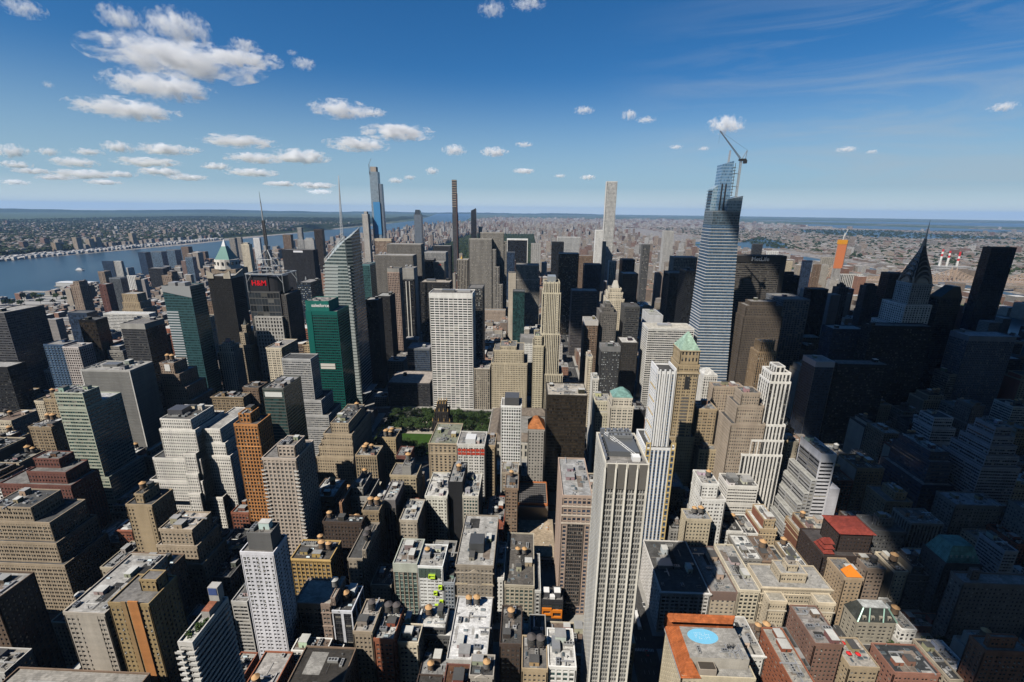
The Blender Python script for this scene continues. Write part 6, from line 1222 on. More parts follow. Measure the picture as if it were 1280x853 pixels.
BUILDINGS = [  # east side and in-shade rows have colours darkened to deepen their shade; most footprints and heights baked from image pixels at assumed street depths
('dark glass tower with banded side| at the left edge beside the river',-784.9,609,-749.2,664.8,169.9,'band',(0.1,0.1,0.11),dict(g=(0.02,0.022,0.025),bay=3,nocl=0)),
('lower dark tower| at the left edge under the banded glass tower',-741.7,528,-667.6,550,118,'band',(0.02,0.02,0.022),dict(g=(0.02,0.022,0.025))),
('black box tower with white corner line| left of the dark banded slab',-726.5,690,-698.4,712,140.9,'glass',(0.02,0.02,0.022),dict(g=(0.04,0.03,0.02))),
('dark blue slab| behind the black box tower with white corner line',-838.9,780,-802.7,802,130.8,'glass',(0.04,0.06,0.1),dict(g=(0.03,0.05,0.09))),
('tall brown apartment tower| standing alone before the river piers',-998.1,950,-977.4,972,150.2,'pun',(0.3,0.23,0.18),dict(up=[(4,4,4,4,9)])),
('white windowless exchange tower| with open belfry like top by the river',-1508.3,1650,-1468.2,1686.8,68,'rib',(0.74,0.73,0.7),dict(bay=6,g=(0.07,0.075,0.08),up=[(4,30,4,4,28)])),
('sandy stepped brick building| rising from the long white shed',-1026.7,1100,-987.2,1127.4,105.4,'pun',(0.4,0.31,0.2),dict(up=[],dn=[(84.8,0,6,4,4),(68.2,0,14,8,8)])),
('long white roofed shed| under the sandy stepped brick building',-1018.1,1030,-905.6,1052,71.1,'band',(0.74,0.73,0.7),dict(roof=(0.6,0.6,0.58))),
('blue grey glass block| left of the white windowless exchange tower',-1501.5,1560,-1460.9,1566.4,131.1,'glass',(0.04,0.06,0.1),dict(g=(0.03,0.05,0.09))),
('pale grey slab| touching the blue grey glass block by the river',-1439.2,1540,-1413.5,1549.7,134,'pun',(0.45,0.44,0.42),dict()),
('grey tan apartment tower| nearest the river behind the brown apartment tower',-1271,1300,-1251.6,1322,131.7,'pun',(0.3,0.23,0.18),dict()),
('dull red apartment tower| directly right of the tall brown apartment tower',-1130.6,1150,-1111.1,1172,119.8,'pun',(0.16,0.07,0.055),dict()),
('grey glass mid rise| right of the dull red apartment tower',-1165,1220,-1132.9,1242,126.3,'glass',(0.22,0.24,0.26),dict(g=(0.07,0.075,0.08))),
('dark riverside glass tower| first of the riverside row, by the white exchange tower',-1792.4,2050,-1758.5,2082,114.1,'glass',(0.04,0.06,0.1),dict(g=(0.03,0.05,0.09))),
('mirror blue riverside tower| second of the riverside row from the left',-1815.6,2150,-1764.3,2185,108.9,'glass',(0.22,0.24,0.26),dict(g=(0.08,0.13,0.19))),
('broad mirror riverside tower| in the middle of the riverside row',-1819.8,2250,-1774.6,2293.5,108,'glass',(0.22,0.24,0.26),dict(g=(0.08,0.13,0.19))),
('brown riverside tower| right of the broad mirror tower',-1815.7,2350,-1777.2,2379.2,116,'pun',(0.2,0.14,0.1),dict()),
('pale blue slim tower| before the brown riverside tower',-1459.1,1900,-1427.8,1924.1,111.9,'glass',(0.22,0.24,0.26),dict(g=(0.08,0.13,0.19))),
('dark brown riverside tower| left one of two before the copper pyramid',-1718.7,2300,-1693.5,2323.6,96.9,'pun',(0.2,0.14,0.1),dict()),
('dark brown riverside slab| right one of two before the copper pyramid',-1786,2450,-1763.7,2475.6,82.9,'pun',(0.2,0.14,0.1),dict()),
('black ribbed mid rise| below the mirror riverside towers',-1501.6,1750,-1443.2,1783.1,82.9,'rib',(0.02,0.02,0.022),dict()),
('red capped brick tower| peeping over the grey parapet of the teal banded tower',-829.9,1000,-807.6,1022,168.5,'pun',(0.3,0.23,0.18),dict(up=[(14,0,2,2,8)])),
('slim cream tower| between copper pyramid and lattice mast',-953.3,1500,-926.3,1518,200.4,'pun',(0.62,0.55,0.43),dict(up=[(5,5,3,3,5)])),
('pair member pale tan tower| left one of two behind the copper pyramid',-1650.9,2500,-1619.5,2521.3,154.1,'rib',(0.37,0.34,0.3),dict()),
('grey tan slab| right one of two behind the copper pyramid',-1674.1,2600,-1646.1,2615.1,152.4,'rib',(0.37,0.34,0.3),dict()),
('tall white slab by the river| just left of the lattice mast',-1334.1,2200,-1302.6,2213.6,175.6,'pun',(0.74,0.73,0.7),dict()),
('brown riverfront tower| with dark side, right of the lattice mast',-1240.4,2300,-1199.5,2324.1,186.7,'pun',(0.2,0.14,0.1),dict()),
('slender grey shaft| with wide brown base near the river',-1137.1,2250,-1115.3,2266.3,224.7,'rib',(0.45,0.44,0.42),dict(dn=[(167.2,2,8,6,6)])),
('stepped white apartment house| behind the dark slab with white sign',-984.9,2000,-942.3,2015.4,184.9,'pun',(0.45,0.44,0.42),dict(up=[(6,6,3,3,7)])),
('dark bronze slab| nearest the river right of the slender grey shaft',-1007.6,2150,-969.7,2175.8,222.8,'glass',(0.07,0.05,0.04),dict(g=(0.04,0.03,0.02))),
('black slab with white rooftop sign| left of the crystal tower',-727.4,1334,-634.2,1365.4,200,'rib',(0.035,0.035,0.04),dict(bay=2,g=(0.02,0.022,0.025),sign='band')),
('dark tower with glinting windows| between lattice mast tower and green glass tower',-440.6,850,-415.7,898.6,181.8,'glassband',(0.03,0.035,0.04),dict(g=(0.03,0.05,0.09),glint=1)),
('black slab with pale corner fins| in front of the copper pyramid tower',-615.5,850,-570.1,890.5,191.6,'rib',(0.035,0.033,0.03),dict(bay=1.6,g=(0.02,0.022,0.025),fins=1,nocl=1)),
('teal tower with white bands| and grey slanted parapet top',-508.5,609,-468.7,638,212.6,'glassband',(0.05,0.13,0.15),dict(g=(0.02,0.06,0.06),bay=1.8,parapet='slant',nocl=1)),
('dark banded slab with pale parapet| left of the teal banded tower',-581,609,-545.2,645.1,157.5,'band',(0.07,0.07,0.075),dict(g=(0.02,0.022,0.025),top=(0.35,0.34,0.32))),
('grey pinstripe office slab| behind the pale green banded slab',-518.2,480,-459.3,513.2,135.5,'rib',(0.36,0.355,0.34),dict(bay=1.1,pw=0.5,sp=(0.17,0.17,0.165),g=(0.07,0.075,0.08),hat=1)),
('pale green banded office slab| with long dark side and white roof',-465.5,400,-436.6,440.1,125.7,'band',(0.4,0.43,0.35),dict(g=(0.02,0.06,0.06),up=[(0,0,0,22,16)],roof=(0.5,0.5,0.5),dn=[(47,0,4,0,4),(19.7,0,10,0,8)])),
('blue striped hotel tower| with angled crown behind the pinstripe slab',-704.2,609,-674,631,123.8,'rib',(0.05,0.09,0.16),dict(bay=5,sp=(0.12,0.2,0.3),g=(0.03,0.05,0.09))),
('red and white striped tower| joined to the blue striped hotel',-666.1,600,-642.4,622,123.6,'grid',(0.55,0.5,0.48),dict(g=(0.04,0.03,0.02),bay=3)),
('small tan brick block| left of the pale green slab penthouse',-562.4,470,-543.1,492,102,'pun',(0.4,0.31,0.2),dict(up=[(10,0,0,6,7)])),
('dark tan loft with water tanks| at the left, below the small tan block',-541.2,430,-515.1,452,87.1,'pun',(0.3,0.23,0.15),dict(tanks=2,w=24)),
('dark red brick warehouse| with stepped roofs at the left edge',-455.5,350,-418.4,372,84.7,'pun',(0.16,0.07,0.055),dict(up=[(0,12,8,0,9)],dn=[(73.7,25,6,4,2)])),
('brown stepped tower with white sign| between teal tower and white ziggurat',-464.5,528,-445.8,550,128.6,'pun',(0.3,0.23,0.18),dict(dn=[(114.6,0,6,2,8),(97,0,12,2,12),(79.2,0,18,2,18)],tanks=2,face='sign')),
('slim white tower with blank front| before the black slab with fins',-469.2,640,-443.2,662,108.2,'rib',(0.7,0.68,0.6),dict(bay=3.5,pw=0.62,sp=(0.55,0.53,0.46),g=(0.02,0.022,0.025),up=[(2.5,2.5,2.5,2.5,9),(5,5,3,3,4)])),
('arched tan loft| under the slim white tower',-405.1,528,-363,544.4,83.9,'pun',(0.3,0.23,0.15),dict(cornice=1,tanks=0)),
('small brown block| right of the arched tan loft',-373.6,545,-352.1,567,90.5,'pun',(0.2,0.14,0.1),dict()),
('cream side walled hotel| before the lattice mast tower base',-373.8,609,-350.5,655.6,126,'pun',(0.62,0.55,0.43),dict()),
('grey ribbed setback tower| left of the green glass tower',-305.7,528,-269.2,550,138,'band',(0.42,0.42,0.42),dict(fh=3,g=(0.07,0.075,0.08),dn=[(84,0,9,3,10),(63.9,0,17,4,14),(46.8,0,24,4,16)],nocl=1)),
('glassy office with diagonal shaded side| behind the orange brick tower',-285.1,448,-262.2,487.3,131.2,'glassband',(0.16,0.17,0.15),dict(g=(0.02,0.06,0.06),up=[],hat=2,w=30)),
('orange brick tower| with white trim and boxy crown',-265.4,367,-243.1,389,129.5,'grid',(0.48,0.22,0.08),dict(bay=2.9,pw=0.36,sh=0.26,g=(0.02,0.022,0.025),up=[(3,8,4,4,9)],w=60,belt=1)),
('pinkish apartment tower with balconies| right of the orange brick tower',-219.7,330,-190.5,362.1,118,'grid',(0.47,0.4,0.34),dict(bay=3.3,pw=0.4,sh=0.36,g=(0.07,0.075,0.08),up=[(12,2,4,10,10)],balc=1,w=70)),
('white ziggurat loft| with stepped wings left of the orange brick tower',-341.1,372,-306.7,414,119.4,'pun',(0.74,0.71,0.66),dict(bay=2,pw=0.45,sh=0.42,fh=3.3,up=[(1,4,2,8,10)],dn=[(90.8,10,2,3,2),(69.1,15,2,6,2),(47.6,8,14,0,0)],zig=1,w=80,nocl=0)),
('huge tan loft block| with stepped roofs at the left edge',-418.1,287,-368.3,316.9,81.6,'pun',(0.36,0.29,0.21),dict(bay=2.1,pw=0.4,sh=0.45,up=[(2,14,2,4,12)],dn=[(65.1,0,4,3,2),(47.4,0,9,6,2)],w=90)),
('grey blank walled hotel| joined to the mustard brick hotel',-273.7,206,-248,254.4,85.6,'pun',(0.4,0.36,0.31),dict(blankmid=1,roof=(0.45,0.44,0.42),w=24)),
('mustard brick hotel| with orange stripe beside the grey blank wall',-244,206,-219.2,228,94.2,'pun',(0.34,0.25,0.13),dict(up=[(12,2,10,4,8)],stripe=1,w=80,nocl=1)),
('tan setback loft with rooftop sheds| above the balconied slab',-281.7,287,-255.1,309,79.6,'pun',(0.38,0.31,0.23),dict(dn=[(66.3,3,3,2,2),(51.1,6,6,4,3)],roof=(0.5,0.45,0.4),w=80)),
('sandy tower with bare wall| left of the tan setback loft',-316.7,300,-295.1,322,90.9,'pun',(0.36,0.28,0.18),dict(blankmid=1,tanks=1,up=[(6,8,3,3,8)])),
('low dark roofed block| behind the grey blank walled hotel',-297.5,255,-255.9,277,66.2,'pun',(0.2,0.14,0.1),dict(roof=(0.06,0.06,0.06))),
('balconied apartment slab with roof garden| near the bottom left corner',-142.9,142,-136.6,165.3,144.8,'band',(0.55,0.53,0.5),dict(g=(0.02,0.022,0.025),fh=3,sh=0.3,balc=2,roof=(0.55,0.54,0.5),garden=1,nocl=1,up=[])),
('lavender white apartment tower| with grey box top left of centre',-175.1,228,-153.9,244.4,114.1,'pun',(0.66,0.66,0.71),dict(bay=2.7,pw=0.55,sh=0.5,fh=3,up=[(4,2,3,3,12,(0.13,0.13,0.13))],w=90)),
('short balconied block| wedged left of the lavender white tower',-193.5,236,-182.7,258,66.8,'band',(0.45,0.44,0.42),dict(fh=3,sh=0.4)),
('pale flat roofed building| in the bottom left corner',-322.9,190,-300.5,205.4,56.7,'pun',(0.45,0.44,0.42),dict(roof=(0.35,0.33,0.3))),
('dark brown block in shade| at the left edge above the pale flat roof',-345.6,206,-313.3,228,92.5,'pun',(0.124,0.087,0.062),dict()),
('gold brick loft| with pleated front and tanks on a black roof',-181.3,287,-149.6,309,56,'rib',(0.46,0.31,0.12),dict(bay=3.4,pw=0.3,sh=0.4,sp=(0.42,0.28,0.12),tanks=2,roof=(0.1,0.09,0.08),w=70,cornice=1)),
('brown banded loft| with roof tanks below the gold loft',-156.9,245,-131.2,267,58,'pun',(0.3,0.23,0.19),dict(up=[(30,0,0,3,6)],tanks=2,belt=2,w=60,roof=(0.4,0.37,0.33))),
('slim white and black building| right of the brown banded loft',-130.8,245,-116.7,267,52.5,'rib',(0.62,0.64,0.7),dict(bay=8,pw=0.3,sp=(0.02,0.02,0.025),sh=0.2,tanks=1,w=20)),
('grey brown stepped loft| with a cluster of tanks on its roof',-135.9,287,-124,329.4,58.6,'pun',(0.3,0.26,0.21),dict(up=[(14,0,2,10,7)],tanks=3,w=50)),
('putty loft with square windows| right of the grey brown stepped loft',-119.6,287,-103,309,34.4,'pun',(0.38,0.34,0.28),dict(w=30)),
('green glass hotel with brown piers| left of the white hotel with green boxes',-100.5,287,-81.6,315,55.3,'rib',(0.3,0.25,0.2),dict(bay=3.2,pw=0.25,sh=0.2,sp=(0.25,0.33,0.29),g=(0.02,0.06,0.06),top=(0.45,0.48,0.42),w=60)),
('white hotel with lime green boxes| in the bottom centre row',-81.2,287,-61.6,311,53.9,'pun',(0.74,0.76,0.76),dict(bay=3.2,pw=0.3,sh=0.6,fh=3.1,g=(0.02,0.022,0.025),limes=1,w=60,hat=1,tanks=1)),
('slim blue grey building| right of the white hotel with green boxes',-61.2,287,-52.9,311,39.1,'grid',(0.3,0.33,0.37),dict(bay=2.4,g=(0.03,0.05,0.09),w=20)),
('wide grey brown office| with dark penthouse box and carved gable',-51.9,287,-22.3,347,56.4,'pun',(0.31,0.27,0.22),dict(up=[],pent=(9,9,14,34,9),belt=3,w=90,roof=(0.45,0.44,0.42),gable=1)),
('narrow white building| right of the wide grey brown office',-21.9,290,-14.4,330,42.7,'pun',(0.7,0.69,0.66),dict(w=20)),
('putty grid loft| under the construction site',-13.9,287,9.4,347,39,'grid',(0.42,0.38,0.3),dict(bay=3.6,g=(0.02,0.06,0.06),roof=(0.13,0.12,0.11),tanks=2,w=50)),
('sliver building with glass front| between putty grid loft and orange box',9.8,287,14.5,327,34.7,'grid',(0.5,0.5,0.48),dict(bay=5,g=(0.02,0.022,0.025))),
('black building with orange top boxes| left of the pale twin ribbed tower',15.4,287,32.2,299.4,26.2,'band',(0.03,0.03,0.035),dict(g=(0.02,0.022,0.025),orangebox=1,w=20)),
('pink stone office tower with dark glass middle| behind the tall pale ribbed tower',29,300,51.9,355,111.8,'grid',(0.42,0.32,0.26),dict(bay=3.4,pw=0.3,sh=0.3,g=(0.03,0.05,0.09),belt=0,gmid=1,roof=(0.4,0.4,0.4),w=60)),
('low brick building with red trim| below the slim white and black building',-106.6,222,-94.2,247,61.7,'pun',(0.33,0.27,0.2),dict(tanks=2,roof=(0.4,0.37,0.34))),
('small orange brick building| with white roof in the bottom centre',-93.8,222,-80.9,247,56.6,'pun',(0.3,0.11,0.06),dict(tanks=2,roof=(0.55,0.55,0.53))),
('cream penthouse block| with dark roof in the bottom centre',-80.5,228,-66.9,242,47.6,'pun',(0.62,0.55,0.43),dict(roof=(0.12,0.12,0.12))),
('black bronze box tower| on the right of the white library',23.3,470,68,508,122.4,'glassband',(0.045,0.038,0.03),dict(g=(0.04,0.03,0.02),bay=1.8,roof=(0.5,0.46,0.4),belt=0)),
('white grid tower with dark glass cap| over the park trees',-26.9,448,-4.6,470,117.6,'grid',(0.74,0.74,0.72),dict(bay=2.6,pw=0.34,sh=0.34,g=(0.02,0.022,0.025),pent=(4,3,3,3,9,(0.13,0.13,0.13)),w=70,nocl=1)),
('grey office with orange tiled hip roof| left of the black bronze box',2.8,448,20.9,472,91,'pun',(0.33,0.31,0.28),dict(hip=((0.42,0.16,0.06),10),w=30,nocl=1)),
('classical tan clubhouse| with tall arched windows beside the black gothic tower',-106.4,448,-75.3,498,70.6,'pun',(0.42,0.34,0.24),dict(bay=4.6,pw=0.55,sh=0.35,cornice=1,roof=(0.25,0.26,0.2),w=40,belt=1)),
('white block with red scaffold floors| right of the classical clubhouse',-73.9,440,-43.5,470,75.1,'pun',(0.62,0.61,0.58),dict(redfl=1,w=50)),
('thin tan building| right of the white block with red scaffold',-43.5,448,-32.9,476,70,'pun',(0.4,0.31,0.2),dict(w=16)),
('white loft with cornice| below the classical clubhouse',-93.2,367,-72,407,60.3,'pun',(0.68,0.67,0.6),dict(bay=3,roof=(0.66,0.65,0.62),tanks=1,w=50)),
('black walled building with tank| between two white lofts',-71.8,372,-58.1,407,72.9,'blank',(0.02,0.02,0.022),dict(tanks=1,roof=(0.3,0.3,0.3))),
('slim cream loft with green windows| right of the black walled building',-57.7,367,-42.7,407,61.4,'grid',(0.55,0.52,0.45),dict(bay=2.6,g=(0.02,0.06,0.06),roof=(0.6,0.59,0.56),w=30)),
('red brick gabled building| left of the construction site',-36.1,367,-18.5,409,33.3,'pun',(0.33,0.11,0.07),dict(gablefront=1,tanks=1,w=30)),
('tan low loft row| above the construction site',-24.3,424,-6.5,444,52.1,'pun',(0.38,0.32,0.25),dict(hat=1,w=30)),
('brown brick loft with two tanks| left of the construction deck',-18.3,372,-5.5,396,67.9,'pun',(0.24,0.17,0.12),dict(tanks=2)),
('tan setback office tower| left of the park lawn',-223.9,448,-191.6,508,78.8,'pun',(0.43,0.35,0.25),dict(bay=2.7,pw=0.5,sh=0.5,up=[(8,4,3,6,12)],dn=[(70.9,3,0,0,0),(63,7,0,0,0),(50.9,10,0,2,0)],w=90,tanks=1)),
('ribbed tan loft with three tanks| right of the tan setback tower',-182.6,430,-159.1,452,63.6,'rib',(0.38,0.3,0.2),dict(bay=2.4,pw=0.4,sp=(0.33,0.26,0.18),w=60,tanks=3)),
('yellow tan loft with five tanks| beside the park trees',-179.4,490,-156,515,53.6,'pun',(0.42,0.33,0.2),dict(tanks=5,w=30)),
('small dark red building| between two tan lofts beside the lawn',-151,470,-134.9,492,41,'pun',(0.16,0.07,0.055),dict(w=8)),
('grey topped tan building| below the small dark red building',-129.6,380,-103.3,402,73.1,'pun',(0.42,0.35,0.24),dict(up=[(12,6,2,4,9,(0.3,0.29,0.27))],w=40,tanks=2)),
('dark glass office with concrete cap| below the grey topped tan building',-126.5,345,-114.3,375,70,'rib',(0.1,0.09,0.08),dict(bay=2.4,sp=(0.03,0.03,0.03),g=(0.02,0.022,0.025),top=(0.16,0.15,0.15))),
('shaded tan loft with grey tanks| left of the dark glass office with concrete cap',-139.1,330,-123.9,344.4,70,'pun',(0.3,0.23,0.15),dict(tanks=2)),
('long red brick roofed building| at the foot of the tan setback tower',-167.6,350,-165.3,390,62,'pun',(0.35,0.2,0.12),dict(roof=(0.55,0.52,0.48))),
('low black roofed block| right of the pinkish apartment tower',-169.4,320,-135.9,329.4,65.2,'pun',(0.07,0.05,0.04),dict(roof=(0.05,0.05,0.055),tanks=1)),
('pale arch topped building| left of the white loft tower',-108.7,335,-92.5,365,57.7,'pun',(0.42,0.37,0.3),dict(w=16,roof=(0.5,0.5,0.48))),
('beige stepped office block| behind the park, right of the white grid slab',-53.6,695,-4.9,740,103.3,'pun',(0.52,0.45,0.33),dict(bay=2.6,pw=0.5,sh=0.45,up=[(10,12,3,8,6)],dn=[(81.7,4,6,0,4)],w=40)),
('limestone bank with giant columns| between white slab and beige office block',-84.9,695,-60.1,740,70.8,'rib',(0.45,0.4,0.33),dict(bay=3.4,pw=0.4,sp=(0.3,0.27,0.22),w=0,cornice=1)),
('white slab with small windows| behind the beige office block',-12.9,770,12.4,800,102.4,'pun',(0.7,0.7,0.68),dict(bay=2.5,top=(0.25,0.25,0.25),nocl=1)),
('cream stepped building| left of the art deco tower foot',11.1,695,23.6,735,127.8,'pun',(0.55,0.49,0.36),dict(dn=[(112,2,3,1,2)],bay=2.4)),
('cream art deco tower| with dark vertical window strips',24,700,48.5,734,212.5,'rib',(0.6,0.54,0.41),dict(bay=2.8,pw=0.5,sp=(0.1,0.09,0.08),dn=[(196.4,2,2,1,1),(131,3,3,2,4),(63.5,4,10,3,6)],nocl=1)),
('white concrete grid slab| with wide dark windows above the park',-154.5,695,-86.4,733,193.8,'grid',(0.8,0.79,0.76),dict(bay=7.6,pw=0.14,sh=0.42,fh=3.9,hat=2,top=(0.78,0.77,0.74),nocl=1)),
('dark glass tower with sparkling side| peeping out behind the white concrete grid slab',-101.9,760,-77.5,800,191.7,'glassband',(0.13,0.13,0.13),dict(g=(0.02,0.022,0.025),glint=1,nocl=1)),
('dark netted low block| left of the white grid slab above the park',-231.4,700,-160.4,760,41,'band',(0.05,0.05,0.055),dict(g=(0.02,0.022,0.025),roof=(0.45,0.4,0.36),fh=3)),
('blue grey glass block| behind the dark netted block',-215.4,775,-174.9,815,78.2,'glass',(0.22,0.24,0.26),dict(g=(0.03,0.05,0.09),roof=(0.3,0.3,0.32))),
('black twin ribbed tower| right of the crystal tower',-285.6,775,-263,802,165,'rib',(0.03,0.028,0.028),dict(bay=2.4,g=(0.02,0.022,0.025))),
('black slab with roof terrace| behind the black twin ribbed tower',-290.9,850,-264.7,887.6,158.1,'rib',(0.03,0.028,0.028),dict(bay=2.4,g=(0.02,0.022,0.025),roof=(0.4,0.4,0.38))),
('tower with pink pillars and grey cap| right of the black slabs',-291.3,930,-266.3,954.5,193.3,'grid',(0.4,0.3,0.25),dict(bay=3.4,pw=0.35,sh=0.3,g=(0.02,0.022,0.025),up=[(0,0,0,0,8,(0.3,0.29,0.27))])),
('black slab with two white stripes| right of the pink pillared tower',-283.3,1011,-259.7,1029.4,164.8,'rib',(0.02,0.02,0.022),dict(bay=12,pw=0.2,wcol=1,g=(0.02,0.022,0.025))),
('grey block with roof dishes| above the black slab with white stripes',-287.1,1030,-261.4,1066,189.3,'blank',(0.3,0.29,0.27),dict()),
('wide grey stone slab| nearer one of two identical looking slabs',-374,1100,-279.6,1140.3,211.1,'rib',(0.25,0.235,0.215),dict(bay=1.8,pw=0.5,sp=(0.12,0.11,0.1),g=(0.02,0.022,0.025))),
('taller wide grey stone slab| behind the other wide grey slab',-366.9,1180,-277.8,1216.7,231.8,'rib',(0.25,0.235,0.215),dict(bay=1.8,pw=0.5,sp=(0.12,0.11,0.1),g=(0.02,0.022,0.025))),
('buff topped office tower| left behind the wide grey slabs',-477.8,1420,-425.5,1437,229.6,'grid',(0.38,0.28,0.22),dict(bay=4,g=(0.04,0.03,0.02),top=(0.5,0.42,0.32))),
('teal glass tower with orange hoist| between crystal tower and grey slabs',-369.3,1000,-351.4,1040,200.4,'glass',(0.15,0.3,0.32),dict(g=(0.02,0.06,0.06))),
('black tower with white lattice top| right of the taller grey slab',-305.7,1334,-242.4,1374.3,198.4,'grid',(0.4,0.4,0.4),dict(bay=3,g=(0.02,0.022,0.025))),
('black low tower| left half of the pair before the lattice topped tower',-287.3,1250,-261.2,1280,186.2,'rib',(0.02,0.02,0.022),dict(bay=3.4,g=(0.02,0.022,0.025))),
('grey slab with red logo| right half of the pair before the lattice topped tower',-260.8,1245,-231.4,1275,180.7,'band',(0.3,0.29,0.27),dict(g=(0.07,0.075,0.08),fh=3,logo=1)),
('broad black tower with beige roof| behind the white concrete grid slab',-204.8,850,-148.6,887.1,186.1,'band',(0.035,0.033,0.033),dict(g=(0.02,0.022,0.025),roof=(0.45,0.4,0.34),hat=1)),
('dark far slab| behind the lattice topped tower beside the park woods',-313.9,1500,-256.3,1531.7,204,'rib',(0.04,0.04,0.045),dict(g=(0.02,0.022,0.025))),
('striped tower with gold roof figure| left of the big grey stepped slab',-197,1250,-166.2,1280,187.5,'rib',(0.33,0.3,0.26),dict(bay=4,sp=(0.04,0.035,0.03),g=(0.02,0.022,0.025))),
('limestone block with brown edge| right of the big stepped slab',-32.7,1170,26.4,1210,184.5,'rib',(0.36,0.33,0.29),dict(bay=3,sp=(0.2,0.19,0.17),dn=[(147.8,0,3,2,0)])),
('slim tan slab| between big stepped slab and limestone block',-49.1,1105,-30.7,1130,172,'blank',(0.45,0.4,0.33),dict()),
('dark green glass box| in front of the slim tan slab',-35,1020,-7.9,1050,142.1,'glass',(0.03,0.05,0.05),dict(g=(0.02,0.06,0.06))),
('black slab with white roof edge| standing before the park woods',-90.2,1930,-8.8,1960,197.9,'glass',(0.02,0.02,0.025),dict(g=(0.02,0.022,0.025),whitesides=1)),
('dark blue glass block| before the black slab with white edge',-76.3,1500,-46.4,1530,186.4,'glass',(0.04,0.06,0.1),dict(g=(0.03,0.05,0.09))),
('pale grey hotel tower| right of the black slab with white edge',8,1940,48.1,1970,184.9,'pun',(0.45,0.44,0.42),dict()),
('thin black slab| left of the bronze tower',82.7,1700,126.4,1730,208.4,'glass',(0.02,0.02,0.022),dict(g=(0.02,0.022,0.025))),
('broad white marble slab| behind the thin black slab',122.3,2030,219.2,2070,208,'rib',(0.58,0.58,0.57),dict(bay=3,sp=(0.4,0.4,0.4),g=(0.07,0.075,0.08),nocl=1)),
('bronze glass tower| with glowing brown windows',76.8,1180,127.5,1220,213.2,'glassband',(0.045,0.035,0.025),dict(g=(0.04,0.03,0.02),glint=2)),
('dark banded slab| in front of the bronze tower to its right',96.3,1000,152.5,1035,149.2,'band',(0.1,0.09,0.09),dict(g=(0.02,0.022,0.025))),
('blue black glass tower| behind the dark banded slab',151.6,1250,196.9,1285,179.2,'glass',(0.02,0.04,0.06),dict(g=(0.03,0.05,0.09))),
('brown mid rise| between bronze tower and blue black tower',157.2,1500,206.2,1530,179,'pun',(0.2,0.14,0.1),dict()),
('very slender white square tower| with open grid windows, tallest on the skyline right of centre',290.6,1845,330.8,1873.5,427.5,'grid',(0.72,0.71,0.68),dict(bay=4.7,pw=0.3,sh=0.3,fh=4.7,g=(0.07,0.075,0.08),nocl=1)),
('white slab beside the slender tower| at its left foot',246.7,1750,273.3,1780,250.3,'pun',(0.74,0.73,0.7),dict()),
('cream sliver tower| touching the slender white tower',277.8,1800,296.1,1830,206.7,'pun',(0.62,0.55,0.43),dict()),
('grey round topped tower| below the slender white tower',231.7,1330,252.2,1352,180.4,'rib',(0.45,0.44,0.42),dict()),
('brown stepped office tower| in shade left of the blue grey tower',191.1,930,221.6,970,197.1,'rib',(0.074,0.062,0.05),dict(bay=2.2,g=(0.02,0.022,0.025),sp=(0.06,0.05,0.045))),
('black cube tower| behind the brown stepped office tower',241.6,1200,274.5,1235,198.6,'glass',(0.02,0.02,0.022),dict(g=(0.02,0.022,0.025))),
('coal black tower| right of the blue grey tower',305,1000,339.2,1045,191.2,'glass',(0.02,0.02,0.022),dict(g=(0.02,0.022,0.025))),
('grey grid tower with slotted top| behind the coal black tower',364.5,1170,422,1210,209.4,'grid',(0.25,0.23,0.2),dict(bay=4,g=(0.02,0.022,0.025))),
('black sliver tower| touching the tapering glass skyscraper',306.2,900,326.2,940,209.2,'glass',(0.02,0.02,0.022),dict(g=(0.02,0.022,0.025))),
('pale green topped tower| far behind the blue grey tower',628.2,2200,672.4,2240,232.6,'pun',(0.45,0.44,0.42),dict()),
('dark unfinished tower| beside the orange crane',364.4,1500,387.2,1525,217.3,'grid',(0.13,0.13,0.13),dict(bay=4,g=(0.02,0.022,0.025))),
('white stepped crown building| among dark blocks below the slender tower',153,850,173.8,880,180.5,'pun',(0.62,0.55,0.43),dict(dn=[(173,3,3,3,3),(160.9,6,6,5,5)])),
('dark stepped building| below the white stepped crown',123.8,770,153.8,810,151.9,'pun',(0.15,0.14,0.13),dict(up=[(5,5,4,4,8),(5,5,4,4,6)])),
('brown loft with white frieze| left of the dark stepped building',97.4,760,120.5,795,138.2,'pun',(0.2,0.14,0.1),dict(top=(0.5,0.48,0.46))),
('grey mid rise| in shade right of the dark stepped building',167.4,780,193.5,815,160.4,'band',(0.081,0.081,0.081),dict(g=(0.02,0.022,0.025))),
('banded white office| left of the tapering glass skyscraper',186.4,690,257.3,726.5,145.4,'band',(0.66,0.65,0.62),dict(bay=3,fh=3.6,sh=0.42,g=(0.02,0.022,0.025),roof=(0.6,0.57,0.5),hat=1)),
('white boxed office behind| rising over the banded white office',214,790,237.7,843.4,143.4,'blank',(0.55,0.56,0.58),dict(roof=(0.4,0.4,0.38))),
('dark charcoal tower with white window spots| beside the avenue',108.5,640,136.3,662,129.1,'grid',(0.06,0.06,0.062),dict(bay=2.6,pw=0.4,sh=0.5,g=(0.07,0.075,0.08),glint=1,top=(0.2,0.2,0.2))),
('dark brown box tower| right behind the charcoal tower',149.8,700,176.2,734.4,118.5,'pun',(0.05,0.045,0.04),dict(bay=2,g=(0.02,0.022,0.025),roof=(0.62,0.6,0.57))),
('slim cream building with teal hip roof| below the charcoal tower',97.8,480,120.2,499.4,116.8,'pun',(0.6,0.55,0.46),dict(bay=3.2,hip=((0.2,0.36,0.33),9),dn=[(107,2,2,2,2)],w=30,nocl=1)),
('low cream stepped building| at the left of the teal hip roofed building',81.6,500,100.3,522,103.7,'pun',(0.58,0.54,0.42),dict(dn=[(91.4,0,0,6,0)],w=16)),
